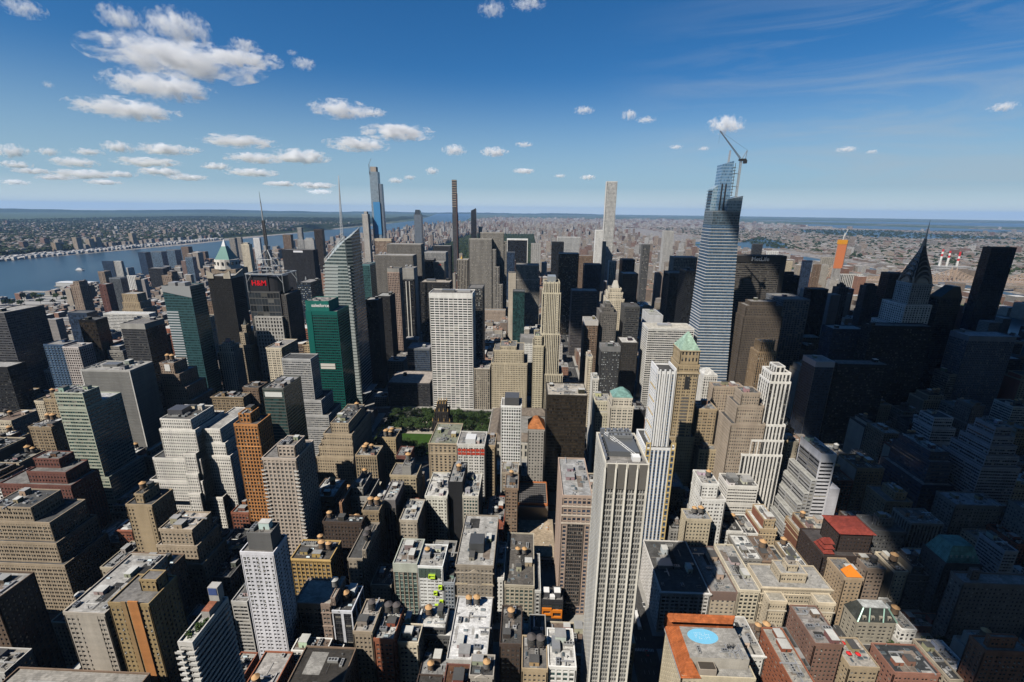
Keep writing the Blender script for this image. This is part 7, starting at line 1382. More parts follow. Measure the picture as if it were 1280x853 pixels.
('thin white street wall building| along the far avenue',86.3,560,94.6,582,109.2,'pun',(0.64,0.62,0.57),dict()),
('cream narrow building| along the avenue behind the black bronze box',89.7,640,96.7,664.9,112.7,'pun',(0.62,0.55,0.43),dict()),
('black low cube| between teal hip roof and white blue tower',130.5,520,147.1,542,84.6,'blank',(0.02,0.02,0.022),dict(roof=(0.3,0.3,0.3))),
('white and blue striped apartment tower| with yellow corners',112.2,372,128.5,394,187.2,'rib',(0.8,0.8,0.8),dict(bay=3.4,pw=0.42,sh=0.22,fh=3.1,sp=(0.1,0.17,0.3),g=(0.03,0.05,0.09),dn=[(117,5,5,5,9)],fifth=1,nocl=1,w=90)),
('tan skyscraper with pale green pyramid roof| behind the white and blue tower',156.1,450,178.1,476.4,167.7,'pun',(0.41,0.32,0.2),dict(bay=2.6,pw=0.55,sh=0.5,merc=1,nocl=1,w=60)),
('tall pale ribbed tower| with faceted front in the foreground',41,206,62.9,240,196,'grid',(0.6,0.57,0.5),dict(fold=1,bay=1.4,pw=0.2,sh=0.26,pc=(0.44,0.43,0.4),sp=(0.44,0.43,0.4),g=(0.12,0.125,0.13),fh=3.4,side='pun',nocl=1)),
('white domed cube building| right of the tan skyscraper',222.2,545,239.1,567,122.5,'rib',(0.68,0.66,0.62),dict(bay=2.6,hip=((0.6,0.59,0.56),6),nocl=1)),
('pinkish tan office| with pink roof right of the domed cube',229.5,530,266.2,544.4,113.7,'pun',(0.42,0.34,0.26),dict(roof=(0.4,0.26,0.2),w=24)),
('shaded tan loft| in the shadow of the tan skyscraper',185.6,460,206.9,482,114.6,'pun',(0.4,0.31,0.2),dict(roof=(0.3,0.3,0.3))),
('big stepped tan brick office| left of the white art deco tower',215.3,430,233.4,447.4,146.5,'pun',(0.4,0.33,0.26),dict(bay=2.3,dn=[(133.6,4,4,3,6),(115.2,9,7,6,8)],w=60,belt=2)),
('tall brown brick tower| behind the white art deco tower',317.6,609,342.4,632.6,135,'rib',(0.3,0.215,0.13),dict(bay=2.6,sp=(0.16,0.11,0.07),up=[(3,3,3,3,14)],nocl=1)),
('white art deco tower with dark strips| leaning wings stepping down to the left',240.7,430,259.2,449.4,168.3,'rib',(0.76,0.74,0.7),dict(bay=3.6,pw=0.45,sp=(0.06,0.06,0.06),up=[(5,5,3,3,6)],dn=[(159.1,1,1,1,1),(114.2,6,2,4,8),(98.1,12,2,6,12),(82.6,20,2,8,14)],nocl=1,w=40)),
('hulking dark brown skyscraper| in front of the wide black slab with sign',330.5,690,384,717.6,183.4,'pun',(0.105,0.085,0.068),dict(bay=2.4,dn=[(167.3,2,2,2,2)],up=[(8,8,4,4,6)])),  # brown darkened to imitate the weak light on this tower
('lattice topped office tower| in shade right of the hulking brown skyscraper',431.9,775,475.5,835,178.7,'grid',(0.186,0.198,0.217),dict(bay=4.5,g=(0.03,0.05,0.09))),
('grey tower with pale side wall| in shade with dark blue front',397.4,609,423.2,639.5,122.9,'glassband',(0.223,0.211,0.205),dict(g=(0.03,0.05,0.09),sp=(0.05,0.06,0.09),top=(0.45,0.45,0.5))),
('large black office block| right of the grey tower with pale side wall',428.1,609,496.6,631,120.2,'band',(0.02,0.02,0.022),dict(g=(0.02,0.022,0.025),fh=4)),
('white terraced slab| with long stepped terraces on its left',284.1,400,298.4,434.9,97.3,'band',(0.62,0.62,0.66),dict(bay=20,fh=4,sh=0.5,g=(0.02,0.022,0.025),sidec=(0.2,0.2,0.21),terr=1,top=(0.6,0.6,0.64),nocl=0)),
('tan brick apartment block| left of the cream blank slab',255.3,450,281.4,473.8,84.7,'pun',(0.4,0.31,0.19),dict(bay=2.1,pw=0.5,sh=0.5,up=[(6,14,3,6,8)],w=80,tanks=1)),
('cream slab with blank side| between tan apartment block and white terraced slab',297.9,476,310.3,498,69.9,'pun',(0.6,0.52,0.4),dict(blankmid=1,tanks=1,up=[])),
('small white crowned building| behind the cream slab',317.8,520,330.3,542,63,'pun',(0.74,0.73,0.7),dict(up=[(3,3,3,3,5)])),
('white banded office with machinery| on the right of the tall ribbed tower',200.9,400,230.4,422,60,'band',(0.74,0.72,0.68),dict(fh=3.6,sh=0.55,g=(0.02,0.022,0.025),dn=[(40,0,5,0,6)],hat=2,w=0)),
('white stepped corner building| below the tan loft with arched top',157.6,360,173,382.8,86.8,'pun',(0.74,0.73,0.7),dict(dn=[(73.7,0,6,4,0)],tanks=1,w=24)),
('tan loft with flat roof| right of the tan skyscraper foot',188.3,448,219.9,459.4,72.2,'pun',(0.46,0.37,0.24),dict(w=30)),
('low grey roofed loft| with tanks across from the white blue tower',142.3,345,164.4,359.4,61,'pun',(0.52,0.45,0.33),dict(roof=(0.33,0.34,0.36),tanks=3,w=24)),
('big white department store| half in shadow with arcade windows',106.6,287,144.2,344.4,38.3,'pun',(0.64,0.62,0.6),dict(bay=3.6,pw=0.35,sh=0.4,cornice=1,roof=(0.1,0.1,0.1),w=80,hat=1)),
('tan store building| joined right of the big white department store',144.8,288,165.1,338,39.2,'pun',(0.48,0.41,0.32),dict(bay=3.4,w=30,top=(0.2,0.14,0.12))),
('cream grid building| right end of the department store row',165.5,287,181.2,337,42.7,'grid',(0.6,0.54,0.42),dict(bay=4,w=24)),
('cream building with orange mansard roof| and blue oval in the foreground',94.6,206,137.5,238.8,57.6,'pun',(0.56,0.49,0.36),dict(mans=1,nocl=1)),
('cream twin winged hotel| stepped at the right of the department store row',181.6,287,233.7,311,46.4,'pun',(0.55,0.47,0.35),dict(bay=2,up=[(16,16,6,4,8),(6,6,3,3,5)],belt=2,cornice=1,w=80,court=1)),
('black building with red roofs| right of the white terraced slab',263.6,330,290.9,352,63.2,'pun',(0.05,0.035,0.03),dict(roof=(0.09,0.08,0.08),nocl=1,dn=[(45.7,14,2,6,6)],redroof=1)),
('tan corner block with orange roof| right of the cream twin winged hotel',251.7,300,266.3,322,45.5,'pun',(0.4,0.3,0.2),dict(orangeroof=1,w=30)),
('brown flat topped block| right of the tan corner block',277.3,312,292.3,329.4,44.7,'pun',(0.3,0.23,0.18),dict(tanks=1)),
('grey mansion with dark mansard and copper ribs| near the bottom right trees',256,284,284.5,299.4,20.6,'pun',(0.36,0.33,0.27),dict(bay=4,copper=1,nocl=1,w=16)),
('red brick terrace row| right of the grey mansion',305.9,296,345.2,309.4,5.2,'pun',(0.27,0.13,0.09),dict(roof=(0.4,0.4,0.42),w=24)),
('dark brick apartment house| with roof terrace left of the bottom right trees',193.4,240,211.9,270.8,47.1,'pun',(0.22,0.13,0.1),dict(roof=(0.3,0.28,0.27),w=40)),
('long narrow tan wing| with red umbrellas on its roof terrace',215.8,236,235.2,258,33.5,'pun',(0.38,0.3,0.2),dict(roof=(0.45,0.42,0.38),umb=1)),
('flat black roofed brick hall| below the bottom right trees',252.4,243,282.8,265,21.8,'pun',(0.3,0.15,0.11),dict(roof=(0.05,0.055,0.06))),
('bright white cube building| beside the flat black roofed hall',293.7,250,308.7,272,18.8,'blank',(0.8,0.8,0.8),dict(roof=(0.78,0.78,0.78))),
('brown brick apartment block| in the bottom right corner',299.4,238,328.2,249.4,49.4,'pun',(0.27,0.12,0.07),dict(up=[(4,8,6,8,8)],w=40)),
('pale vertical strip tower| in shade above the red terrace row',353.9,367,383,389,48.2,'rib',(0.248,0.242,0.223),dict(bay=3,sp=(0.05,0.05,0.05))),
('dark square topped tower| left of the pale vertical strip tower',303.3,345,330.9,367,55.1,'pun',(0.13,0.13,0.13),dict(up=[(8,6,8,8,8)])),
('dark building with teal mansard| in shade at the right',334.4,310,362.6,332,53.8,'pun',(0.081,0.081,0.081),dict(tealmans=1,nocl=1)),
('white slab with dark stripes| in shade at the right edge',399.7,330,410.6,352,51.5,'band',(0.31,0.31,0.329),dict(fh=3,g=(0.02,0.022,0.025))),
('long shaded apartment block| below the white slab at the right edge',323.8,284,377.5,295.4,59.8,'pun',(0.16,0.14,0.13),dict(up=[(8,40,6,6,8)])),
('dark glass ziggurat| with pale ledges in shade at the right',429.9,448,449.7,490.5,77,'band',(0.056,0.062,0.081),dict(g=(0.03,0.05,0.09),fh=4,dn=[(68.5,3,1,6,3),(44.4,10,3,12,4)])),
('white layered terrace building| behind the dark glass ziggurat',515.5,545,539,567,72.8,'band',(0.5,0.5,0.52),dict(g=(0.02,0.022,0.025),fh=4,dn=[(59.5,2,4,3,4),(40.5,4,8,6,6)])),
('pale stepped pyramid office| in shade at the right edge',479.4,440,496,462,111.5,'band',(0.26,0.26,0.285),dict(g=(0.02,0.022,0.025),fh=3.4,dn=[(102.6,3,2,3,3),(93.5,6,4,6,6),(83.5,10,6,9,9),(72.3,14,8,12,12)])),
('brown slim stepped tower| left of the pale stepped pyramid',557.4,545,572.9,567,90.4,'pun',(0.15,0.13,0.12),dict(dn=[(66.4,4,2,3,3)])),
('grey crown topped block| wide and dark under the black monolith',674,695,743.4,728,141.4,'grid',(0.14,0.15,0.18),dict(bay=2.4,g=(0.03,0.05,0.09),top=(0.2,0.21,0.24),roof=(0.4,0.4,0.42))),
('low long roofed building| in shade below the dark ziggurat',422.8,400,468.9,422.9,46.4,'pun',(0.186,0.18,0.167),dict(roof=(0.4,0.4,0.42))),
('shaded cubic apartment block| left of the low long roofed building',356.1,400,381.4,427.7,47.5,'pun',(0.3,0.23,0.15),dict(up=[(10,4,4,6,8)])),
('broad black block| below the steel spired tower',522.1,690,613.9,712,156,'band',(0.02,0.02,0.022),dict(g=(0.02,0.022,0.025))),
('dark blue banded block| left of the broad black block',486.6,720,536.3,748.9,142.4,'band',(0.03,0.04,0.07),dict(g=(0.03,0.05,0.09))),
('black slab| left of the steel spired tower',690.5,900,723.2,922,210.5,'glass',(0.03,0.025,0.03),dict(g=(0.02,0.022,0.025))),
('dark wedge topped tower| right of the steel spired tower',673.3,760,707.4,782,189.8,'glass',(0.02,0.02,0.022),dict(g=(0.02,0.022,0.025),wedge=1,nocl=1)),
('tall black monolith tower| far right by the river',1072.5,1116,1128.9,1138,247.7,'glass',(0.012,0.012,0.014),dict(g=(0.02,0.022,0.025),nocl=1)),
('wide dark slab with rooftop lettering| behind the tapering glass skyscraper',376.1,850,457.2,872,244.1,'band',(0.115,0.105,0.095),dict(fh=3.9,sh=0.5,bay=3,g=(0.02,0.022,0.025),octo=1,nocl=1)),  # wall colour darkened to stand in for shade on this slab
('orange topped unfinished tower| slender, far right of centre',1235.7,1900,1265.3,1912.3,215.7,'grid',(0.5,0.48,0.46),dict(bay=4,g=(0.07,0.075,0.08),otop=1,nocl=1)),
('white ribbed apartment block| below the orange topped tower',1135.7,1700,1212.3,1708.9,107.6,'rib',(0.6,0.59,0.56),dict(bay=6,sp=(0.12,0.12,0.12),g=(0.02,0.022,0.025))),
('tan grey slab| left of the orange topped tower',1304.4,2100,1367.1,2111.6,130.8,'pun',(0.36,0.33,0.28),dict()),
('navy glass slab| right of the wide dark slab with lettering',874,1500,903.9,1506.7,173.9,'glass',(0.02,0.03,0.06),dict(g=(0.03,0.05,0.09))),
('brown shaded tower| right of the navy glass slab',972,1600,996,1606.8,151.3,'pun',(0.2,0.14,0.1),dict()),
('black cube with box top| right of the wide dark slab with lettering',544.9,1000,582,1022,189.7,'band',(0.02,0.02,0.022),dict(g=(0.02,0.022,0.025),up=[(8,10,6,6,7)])),
('charcoal glass tower| far right of the tapering skyscraper',1038.6,2200,1086.1,2207.9,179.6,'glass',(0.13,0.13,0.13),dict(g=(0.02,0.022,0.025))),
('low white block| beside the charcoal glass tower',1160,2300,1215.6,2307.8,139.8,'pun',(0.74,0.73,0.7),dict()),
('buff twin slab| right of the wide lettered slab roof',1034.8,1900,1066.6,1912.1,130.7,'pun',(0.52,0.45,0.33),dict()),
('black square block| in shade below the navy glass slab',549.7,900,583.2,922,177.3,'glass',(0.012,0.012,0.014),dict(g=(0.02,0.022,0.025))),
('grey blank slab| in shade below the white ribbed block',642.3,980,662.2,1002,153.3,'blank',(0.186,0.186,0.198),dict()),
('dark gothic topped tower| in shade below the white ribbed block',702.5,1050,723.7,1072,158.1,'rib',(0.081,0.081,0.081),dict(up=[(5,5,4,4,6),(4,4,3,3,4)])),
('dark tower with slab top| right of the white ribbed block',834,1150,862.9,1172,147.8,'pun',(0.05,0.045,0.045),dict(up=[(6,6,4,4,5)])),
('wide black flat roofed loft| at the bottom edge left of centre',-136.2,140,-104,219,52,'pun',(0.2,0.14,0.1),dict(roof=(0.055,0.05,0.045),tanks=2)),
('pale roofed loft with red edge| left of the wide black flat roofed loft',-161,140,-143.3,216,50,'pun',(0.3,0.11,0.06),dict(roof=(0.42,0.4,0.38),tanks=1)),
('dark brown roofed loft| under the cream penthouse block',-79,140,-50,149.4,52,'pun',(0.2,0.14,0.1),dict(roof=(0.08,0.07,0.06),tanks=1)),
('white roofed loft with two black tanks| in front of the wide grey brown office',-46,214,-21,262,52,'pun',(0.45,0.44,0.42),dict(roof=(0.75,0.75,0.75),tanks=2)),
('dark roofed narrow block| with black front below the putty grid loft',-13.5,221,0.3,250,58,'pun',(0.07,0.05,0.04),dict(roof=(0.1,0.095,0.09),tanks=1)),
('grey pedimented building| at the bottom edge of the photo',-30,200,-15.6,213.4,58,'pun',(0.37,0.34,0.3),dict(roof=(0.09,0.09,0.09),tanks=1,gable=1)),
('narrow tan building with twin tanks| at the bottom edge left of the white modern one',0.6,204,16,226,60,'pun',(0.4,0.31,0.2),dict(roof=(0.2,0.19,0.18),tanks=2)),
('white modern building| with green glass front at the bottom edge',16.4,206,33,232,60,'grid',(0.74,0.73,0.7),dict(g=(0.02,0.06,0.06),roof=(0.7,0.69,0.66),hat=1)),
('black roofed low building| with two tanks at the bottom edge',-62,150,-47,208,47,'pun',(0.07,0.05,0.04),dict(roof=(0.07,0.065,0.06),tanks=2)),
('rusty roofed small building| behind the grey pedimented building',-45.5,192,-31,213,50,'pun',(0.16,0.07,0.055),dict(roof=(0.14,0.07,0.04))),
('dark roofed block with round tanks| at the bottom edge under the lavender tower',-172,130,-141,139.4,73,'pun',(0.07,0.05,0.04),dict(roof=(0.05,0.05,0.05),tanks=2)),
('cluttered grey roofed block| at the bottom edge under the grey blank walled hotel',-290,130,-212,190,62,'pun',(0.2,0.14,0.1),dict(roof=(0.36,0.34,0.31),hat=3)),
('grey roofed building with two tanks| at the bottom right of the orange mansard',148,160,168,204,58,'pun',(0.3,0.23,0.18),dict(roof=(0.38,0.39,0.4),tanks=2)),
('red brick building with striped bays| right of the blue oval roof',163,206,177,250,48,'pun',(0.3,0.11,0.06),dict(roof=(0.4,0.38,0.34))),
('red brick corner building| with planted terrace at the bottom right',172,150,190,205,50,'pun',(0.3,0.11,0.06),dict(roof=(0.5,0.46,0.38),up=[(3,3,20,5,5)])),
('mid height cream block|, black roof, left of the grey blank walled hotel',-328,238,-306.5,268.2,39.9,'pun',(0.531,0.464,0.357),dict(roof=(0.06,0.06,0.06),tanks=2)),
('mid height brown block|, black roof, left of the sandy tower',-382,319.8,-350.5,348.7,36.3,'rib',(0.167,0.117,0.083),dict(roof=(0.06,0.06,0.06),belt=1)),
('tall buff block|, black roof, left of the dark tan loft',-546,399,-524.5,426.1,61.3,'grid',(0.425,0.365,0.273),dict(roof=(0.06,0.06,0.06),tanks=2,side='blank',sidec=(0.31,0.26,0.19))),
('mid height tan block|, grey roof, left of the long shaded apartment block',363.5,318.5,388,348.7,27.9,'pun',(0.234,0.181,0.117),dict(roof=(0.18,0.18,0.18),belt=1,cornice=1)),
('tall brick red block|, white roof, left of the sandy tower',-350,318.5,-336.5,348.7,50.7,'pun',(0.27,0.106,0.067),dict(roof=(0.68,0.68,0.66),tanks=1,side='blank',sidec=(0.18,0.08,0.05),cornice=1)),
('mid height white block|, pale roof, above the cream building',140,238,161.5,268.2,37.1,'pun',(0.664,0.654,0.626),dict(roof=(0.45,0.43,0.4),cornice=1)),
('mid height cream block|, pale roof, right of the long shaded apartment block',365,298.3,388,317.5,35.5,'pun',(0.293,0.256,0.197),dict(roof=(0.27,0.258,0.24),tanks=1,up=[(6,4,2,3,5)])),
('mid height beige block|, grey roof, left of the low dark roofed block',-338,287.2,-326.5,317.5,40.8,'pun',(0.415,0.363,0.277),dict(roof=(0.3,0.3,0.3),side='blank',sidec=(0.33,0.29,0.22))),
('mid height cream block|, grey roof, right of the mustard brick hotel',-247.1,238,-232.5,268.2,27.2,'rib',(0.51,0.445,0.343),dict(roof=(0.3,0.3,0.3))),
('mid height brown block|, black roof, left of the brown banded loft',-181.8,247.3,-157.8,268.2,38.8,'grid',(0.197,0.138,0.098),dict(roof=(0.06,0.06,0.06),belt=1,tanks=2,side='blank',sidec=(0.25,0.2,0.15),up=[(6,6,2,3,5)])),
('mid height grey block|, black roof, above the lavender white apartment tower',-268,318.5,-232.5,348.7,31.7,'pun',(0.313,0.303,0.282),dict(roof=(0.06,0.06,0.06))),
('mid height buff block|, pale roof, right of the white modern building',50,242.9,77.5,268.2,37.5,'grid',(0.376,0.322,0.242),dict(roof=(0.45,0.43,0.4),side='blank',sidec=(0.14,0.12,0.1))),
('mid height cream block|, grey roof, above the cream building',108,241.7,139.5,268.2,25.7,'pun',(0.599,0.523,0.403),dict(roof=(0.3,0.3,0.3),belt=1,tanks=1,cornice=1)),
('tall buff block|, black roof, left of the dark red brick warehouse',-568,399,-546.5,429.2,73.8,'pun',(0.438,0.376,0.282),dict(roof=(0.06,0.06,0.06),side='blank',sidec=(0.14,0.12,0.1),cornice=1)),
('tall white block|, pale roof, left of the dark red brick warehouse',-518,367.7,-506.5,398,55.7,'grid',(0.785,0.774,0.74),dict(roof=(0.45,0.43,0.4),side='blank',sidec=(0.26,0.22,0.16))),
('tall white block|, pale roof, above the pinkish apartment tower',-266,399,-232.5,429.2,56.5,'pun',(0.617,0.608,0.582),dict(roof=(0.45,0.43,0.4),belt=1,cornice=1)),
('mid height dark grey block|, white roof, right of the cream penthouse block',-76,244.9,-46.9,268.2,34.1,'grid',(0.111,0.111,0.111),dict(roof=(0.68,0.68,0.66),tanks=1,side='blank',sidec=(0.37,0.34,0.3),up=[(4,6,2,3,5)])),
('mid height grey block|, brown roof, left of the huge tan loft block',-440,287.2,-428.5,317.5,44.8,'pun',(0.309,0.299,0.278),dict(roof=(0.2,0.15,0.12),tanks=1,side='blank',sidec=(0.22,0.21,0.2))),
('mid height dark grey block|, black roof, left of the lavender white apartment tower',-248.2,287.2,-232.5,317.5,35.7,'rib',(0.117,0.117,0.117),dict(roof=(0.06,0.06,0.06),tanks=2)),
('mid height dark grey block|, black roof, left of the tan setback loft',-322,324.9,-300.5,348.7,43.5,'pun',(0.13,0.13,0.13),dict(roof=(0.06,0.06,0.06),cornice=1,up=[(2,6,2,3,9)])),
('mid height cream block|, brown roof, left of the huge tan loft block',-476,318.5,-444.5,346.1,31.9,'grid',(0.509,0.445,0.343),dict(roof=(0.2,0.15,0.12),tanks=2,side='blank',sidec=(0.25,0.11,0.07),up=[(6,6,2,3,9)])),
('mid height grey block|, pale roof, left of the brown brick apartment block',311,252.3,332.5,268.2,27.8,'grid',(0.278,0.268,0.25),dict(roof=(0.45,0.43,0.4),tanks=2,side='blank',sidec=(0.31,0.28,0.25),up=[(2,6,2,3,9)])),
('mid height beige block|, brown roof, above the white modern building',18,242.9,49.5,268.2,25.7,'pun',(0.469,0.41,0.313),dict(roof=(0.2,0.15,0.12),side='blank',sidec=(0.13,0.11,0.09),cornice=1)),
('mid height dark grey block|, brown roof, right of the pink stone office tower',40,367.7,77.5,398,49,'grid',(0.106,0.106,0.106),dict(roof=(0.2,0.15,0.12),belt=1,tanks=1)),
('mid height grey block|, white roof, above the cream grid building',182.1,318.5,197.5,348.7,44.2,'grid',(0.255,0.246,0.229),dict(roof=(0.68,0.68,0.66),belt=2,side='blank',sidec=(0.17,0.15,0.12))),
('mid height white block|, brown roof, below the grey blank walled hotel',-294,206.7,-276.5,237,23.9,'pun',(0.73,0.72,0.689),dict(roof=(0.2,0.15,0.12),belt=2,tanks=1,side='blank',sidec=(0.31,0.26,0.19),up=[(4,2,2,3,7)])),
('mid height brown block|, white roof, right of the grey blank walled hotel',-306,238,-288.5,251.1,33.8,'pun',(0.214,0.15,0.107),dict(roof=(0.68,0.68,0.66),belt=2,tanks=1,side='blank',sidec=(0.26,0.21,0.16),cornice=1)),
('tall brown block|, grey roof, above the huge tan loft block',-540,367.7,-518.5,398,58.9,'rib',(0.176,0.123,0.088),dict(roof=(0.3,0.3,0.3),belt=1,up=[(4,4,2,3,5)])),
('mid height dark grey block|, black roof, right of the brown flat topped block',317,318.5,333.5,341.1,34.1,'pun',(0.129,0.129,0.129),dict(roof=(0.06,0.06,0.06),belt=1,tanks=1,side='blank',sidec=(0.32,0.27,0.2),up=[(4,4,2,3,7)])),
('mid height brown block|, brown roof, above the cream grid building',198,318.5,211.5,348.7,42.7,'pun',(0.208,0.145,0.104),dict(roof=(0.2,0.15,0.12),belt=2,tanks=2,side='blank',sidec=(0.14,0.12,0.1),cornice=1)),
('mid height buff block|, black roof, above the small orange brick building',-108,249.9,-76.5,268.2,26.9,'pun',(0.4,0.343,0.257),dict(roof=(0.06,0.06,0.06),tanks=1,side='blank',sidec=(0.35,0.3,0.22))),
('mid height buff block|, brown roof, below the cream grid building',162,252.9,183.5,268.2,32.9,'rib',(0.417,0.357,0.268),dict(roof=(0.2,0.15,0.12),belt=2,tanks=2)),
('tall brown block|, white roof, left of the long red brick roofed building',-202,367.7,-180.5,398,55.3,'pun',(0.204,0.143,0.102),dict(roof=(0.68,0.68,0.66),belt=2,tanks=1)),
('mid height tan block|, white roof, above the cream twin winged hotel',224,318.5,236.5,348.7,38.4,'pun',(0.329,0.255,0.164),dict(roof=(0.68,0.68,0.66),tanks=1,side='blank',sidec=(0.18,0.15,0.12),cornice=1)),
('mid height cream block|, brown roof, right of the tan setback loft',-300,324.9,-282.5,348.7,42.8,'rib',(0.52,0.454,0.35),dict(roof=(0.2,0.15,0.12))),
('mid height cream block|, pale roof, below the sandy tower',-336,318.5,-322.5,348.7,32.2,'pun',(0.62,0.541,0.417),dict(roof=(0.45,0.43,0.4),tanks=1)),
('tall beige block|, black roof, above the pink stone office tower',40,399,77.5,429.2,50.9,'pun',(0.486,0.425,0.324),dict(roof=(0.06,0.06,0.06),belt=1,tanks=2,side='blank',sidec=(0.17,0.15,0.12),cornice=1)),
('mid height buff block|, black roof, below the bright white cube building',283.7,238,292.5,268.2,23.6,'grid',(0.389,0.333,0.25),dict(roof=(0.06,0.06,0.06))),
('mid height brown block|, pale roof, left of the dark square topped tower',311,369.9,336.5,398,29.3,'pun',(0.209,0.147,0.105),dict(roof=(0.45,0.43,0.4),tanks=1,side='blank',sidec=(0.16,0.11,0.08),cornice=1)),
('tall buff block|, pale roof, left of the white stepped corner building',134,399,159.5,429.2,54.8,'pun',(0.361,0.309,0.232),dict(roof=(0.45,0.43,0.4),tanks=1,side='blank',sidec=(0.29,0.27,0.24))),
('mid height cream block|, black roof, right of the brown flat topped block',305.8,318.5,316.5,341.1,37.1,'pun',(0.615,0.537,0.414),dict(roof=(0.06,0.06,0.06),tanks=1,side='blank',sidec=(0.18,0.16,0.13))),
('mid height cream block|, white roof, above the white slab with dark stripes',431.5,367.7,453,396.1,22.5,'rib',(0.34,0.296,0.229),dict(roof=(0.408,0.408,0.396),belt=1)),
('mid height brick red block|, black roof, left of the mustard brick hotel',-288,238,-274.6,251.1,34.7,'pun',(0.251,0.099,0.063),dict(roof=(0.06,0.06,0.06),tanks=2)),
('mid height dark grey block|, grey roof, right of the dark square topped tower',337,367.7,353,398,32.1,'pun',(0.127,0.127,0.127),dict(roof=(0.3,0.3,0.3))),
('tall grey block|, grey roof, right of the white slab with dark stripes',465.5,367.7,487,396.1,56.2,'pun',(0.163,0.157,0.146),dict(roof=(0.18,0.18,0.18),tanks=1)),
('mid height white block|, brown roof, below the brown banded loft',-152,221.9,-120.5,237,32.6,'rib',(0.726,0.716,0.685),dict(roof=(0.2,0.15,0.12),up=[(2,6,2,3,9)])),
('mid height dark grey block|, black roof, left of the dark brick apartment house',184,238,192.5,268.2,29.1,'grid',(0.133,0.133,0.133),dict(roof=(0.06,0.06,0.06),side='blank',sidec=(0.14,0.12,0.1))),
('tall brown block|, pale roof, left of the pinkish apartment tower',-280,399,-266.5,429.2,57.8,'grid',(0.21,0.147,0.105),dict(roof=(0.45,0.43,0.4),side='blank',sidec=(0.3,0.28,0.25))),
('tall grey block|, black roof, right of the long red brick roofed building',-164.4,367.7,-146.5,398,56.6,'pun',(0.341,0.329,0.307),dict(roof=(0.06,0.06,0.06),tanks=2,up=[(2,6,2,3,9)])),
('mid height grey block|, white roof, right of the tan setback loft',-282,318.5,-268.5,348.7,30.9,'rib',(0.305,0.295,0.274),dict(roof=(0.68,0.68,0.66),belt=2,tanks=1)),
('mid height beige block|, black roof, above the cream twin winged hotel',212,318.5,223.5,348.7,33.6,'pun',(0.496,0.434,0.331),dict(roof=(0.06,0.06,0.06))),
('tall tan block|, brown roof, right of the white terraced slab',359,448.2,388,478.5,55.2,'pun',(0.244,0.189,0.122),dict(roof=(0.12,0.09,0.072),tanks=1,side='blank',sidec=(0.36,0.33,0.29))),
('mid height brick red block|, black roof, above the white slab with dark stripes',453.5,367.7,465,396.1,28.5,'grid',(0.179,0.07,0.045),dict(roof=(0.036,0.036,0.036))),
('mid height beige block|, white roof, above the sandy tower',-388,367.7,-370.5,398,30.2,'pun',(0.535,0.468,0.356),dict(roof=(0.68,0.68,0.66),belt=2,tanks=1,side='blank',sidec=(0.24,0.1,0.07),cornice=1)),
('mid height white block|, black roof, right of the low grey roofed loft',180,367.7,205.5,396.1,32.4,'pun',(0.65,0.641,0.613),dict(roof=(0.06,0.06,0.06),tanks=2,side='blank',sidec=(0.39,0.39,0.37))),
('low white block|, pale roof, left of the red brick terrace row',293.2,287.2,305,317.5,11.1,'rib',(0.765,0.755,0.722),dict(roof=(0.45,0.43,0.4),tanks=1)),
('tall cream block|, brown roof, left of the dark tan loft',-644,479.5,-622.5,509.7,67.5,'pun',(0.474,0.414,0.319),dict(roof=(0.2,0.15,0.12),belt=2,tanks=1)),
('tall grey block|, brown roof, below the pale stepped pyramid office',511.5,479.5,533,509.7,53.9,'grid',(0.154,0.149,0.139),dict(roof=(0.12,0.09,0.072),tanks=2,side='blank',sidec=(0.14,0.12,0.1))),
('mid height brown block|, black roof, right of the lavender white apartment tower',-202,287.2,-190.5,317.5,27.7,'grid',(0.181,0.126,0.09),dict(roof=(0.06,0.06,0.06),belt=2,tanks=2)),
('mid height beige block|, grey roof, below the pale vertical strip tower',335,334.9,352.5,348.7,36,'pun',(0.53,0.464,0.353),dict(roof=(0.3,0.3,0.3),side='blank',sidec=(0.23,0.1,0.06))),
('mid height grey block|, grey roof, above the low dark roofed block',-326,287.2,-304.5,296.1,36.6,'pun',(0.315,0.304,0.283),dict(roof=(0.3,0.3,0.3),side='blank',sidec=(0.18,0.15,0.13))),
('tall dark grey block|, white roof, right of the grey crown topped block',796,770.2,843.5,800.5,83.7,'band',(0.06,0.06,0.06),dict(roof=(0.408,0.408,0.396))),
('tall brown block|, white roof, right of the white ziggurat loft',-378,448.2,-346.5,478.5,58,'pun',(0.21,0.147,0.105),dict(roof=(0.68,0.68,0.66),cornice=1)),
('mid height cream block|, white roof, right of the low long roofed building',481.5,399,513,429.2,24.2,'grid',(0.343,0.299,0.231),dict(roof=(0.408,0.408,0.396),belt=1,tanks=1,up=[(2,6,2,3,7)])),
('mid height tan block|, pale roof, left of the black building with red roofs',261,367.7,278.5,398,28.8,'pun',(0.349,0.27,0.174),dict(roof=(0.45,0.43,0.4),belt=2,tanks=2,side='blank',sidec=(0.18,0.08,0.05),cornice=1,up=[(4,6,2,3,7)])),
('tall buff block|, white roof, left of the dark tan loft',-582,399,-568.5,429.2,73.5,'pun',(0.418,0.358,0.269),dict(roof=(0.68,0.68,0.66),side='blank',sidec=(0.18,0.08,0.05),cornice=1)),
('tall beige block|, black roof, left of the orange brick tower',-332,448.2,-310.5,478.5,72.4,'rib',(0.431,0.377,0.287),dict(roof=(0.06,0.06,0.06),belt=2)),
('mid height brick red block|, grey roof, left of the pinkish apartment tower',-284,367.7,-266.5,398,34.4,'grid',(0.256,0.101,0.064),dict(roof=(0.3,0.3,0.3))),
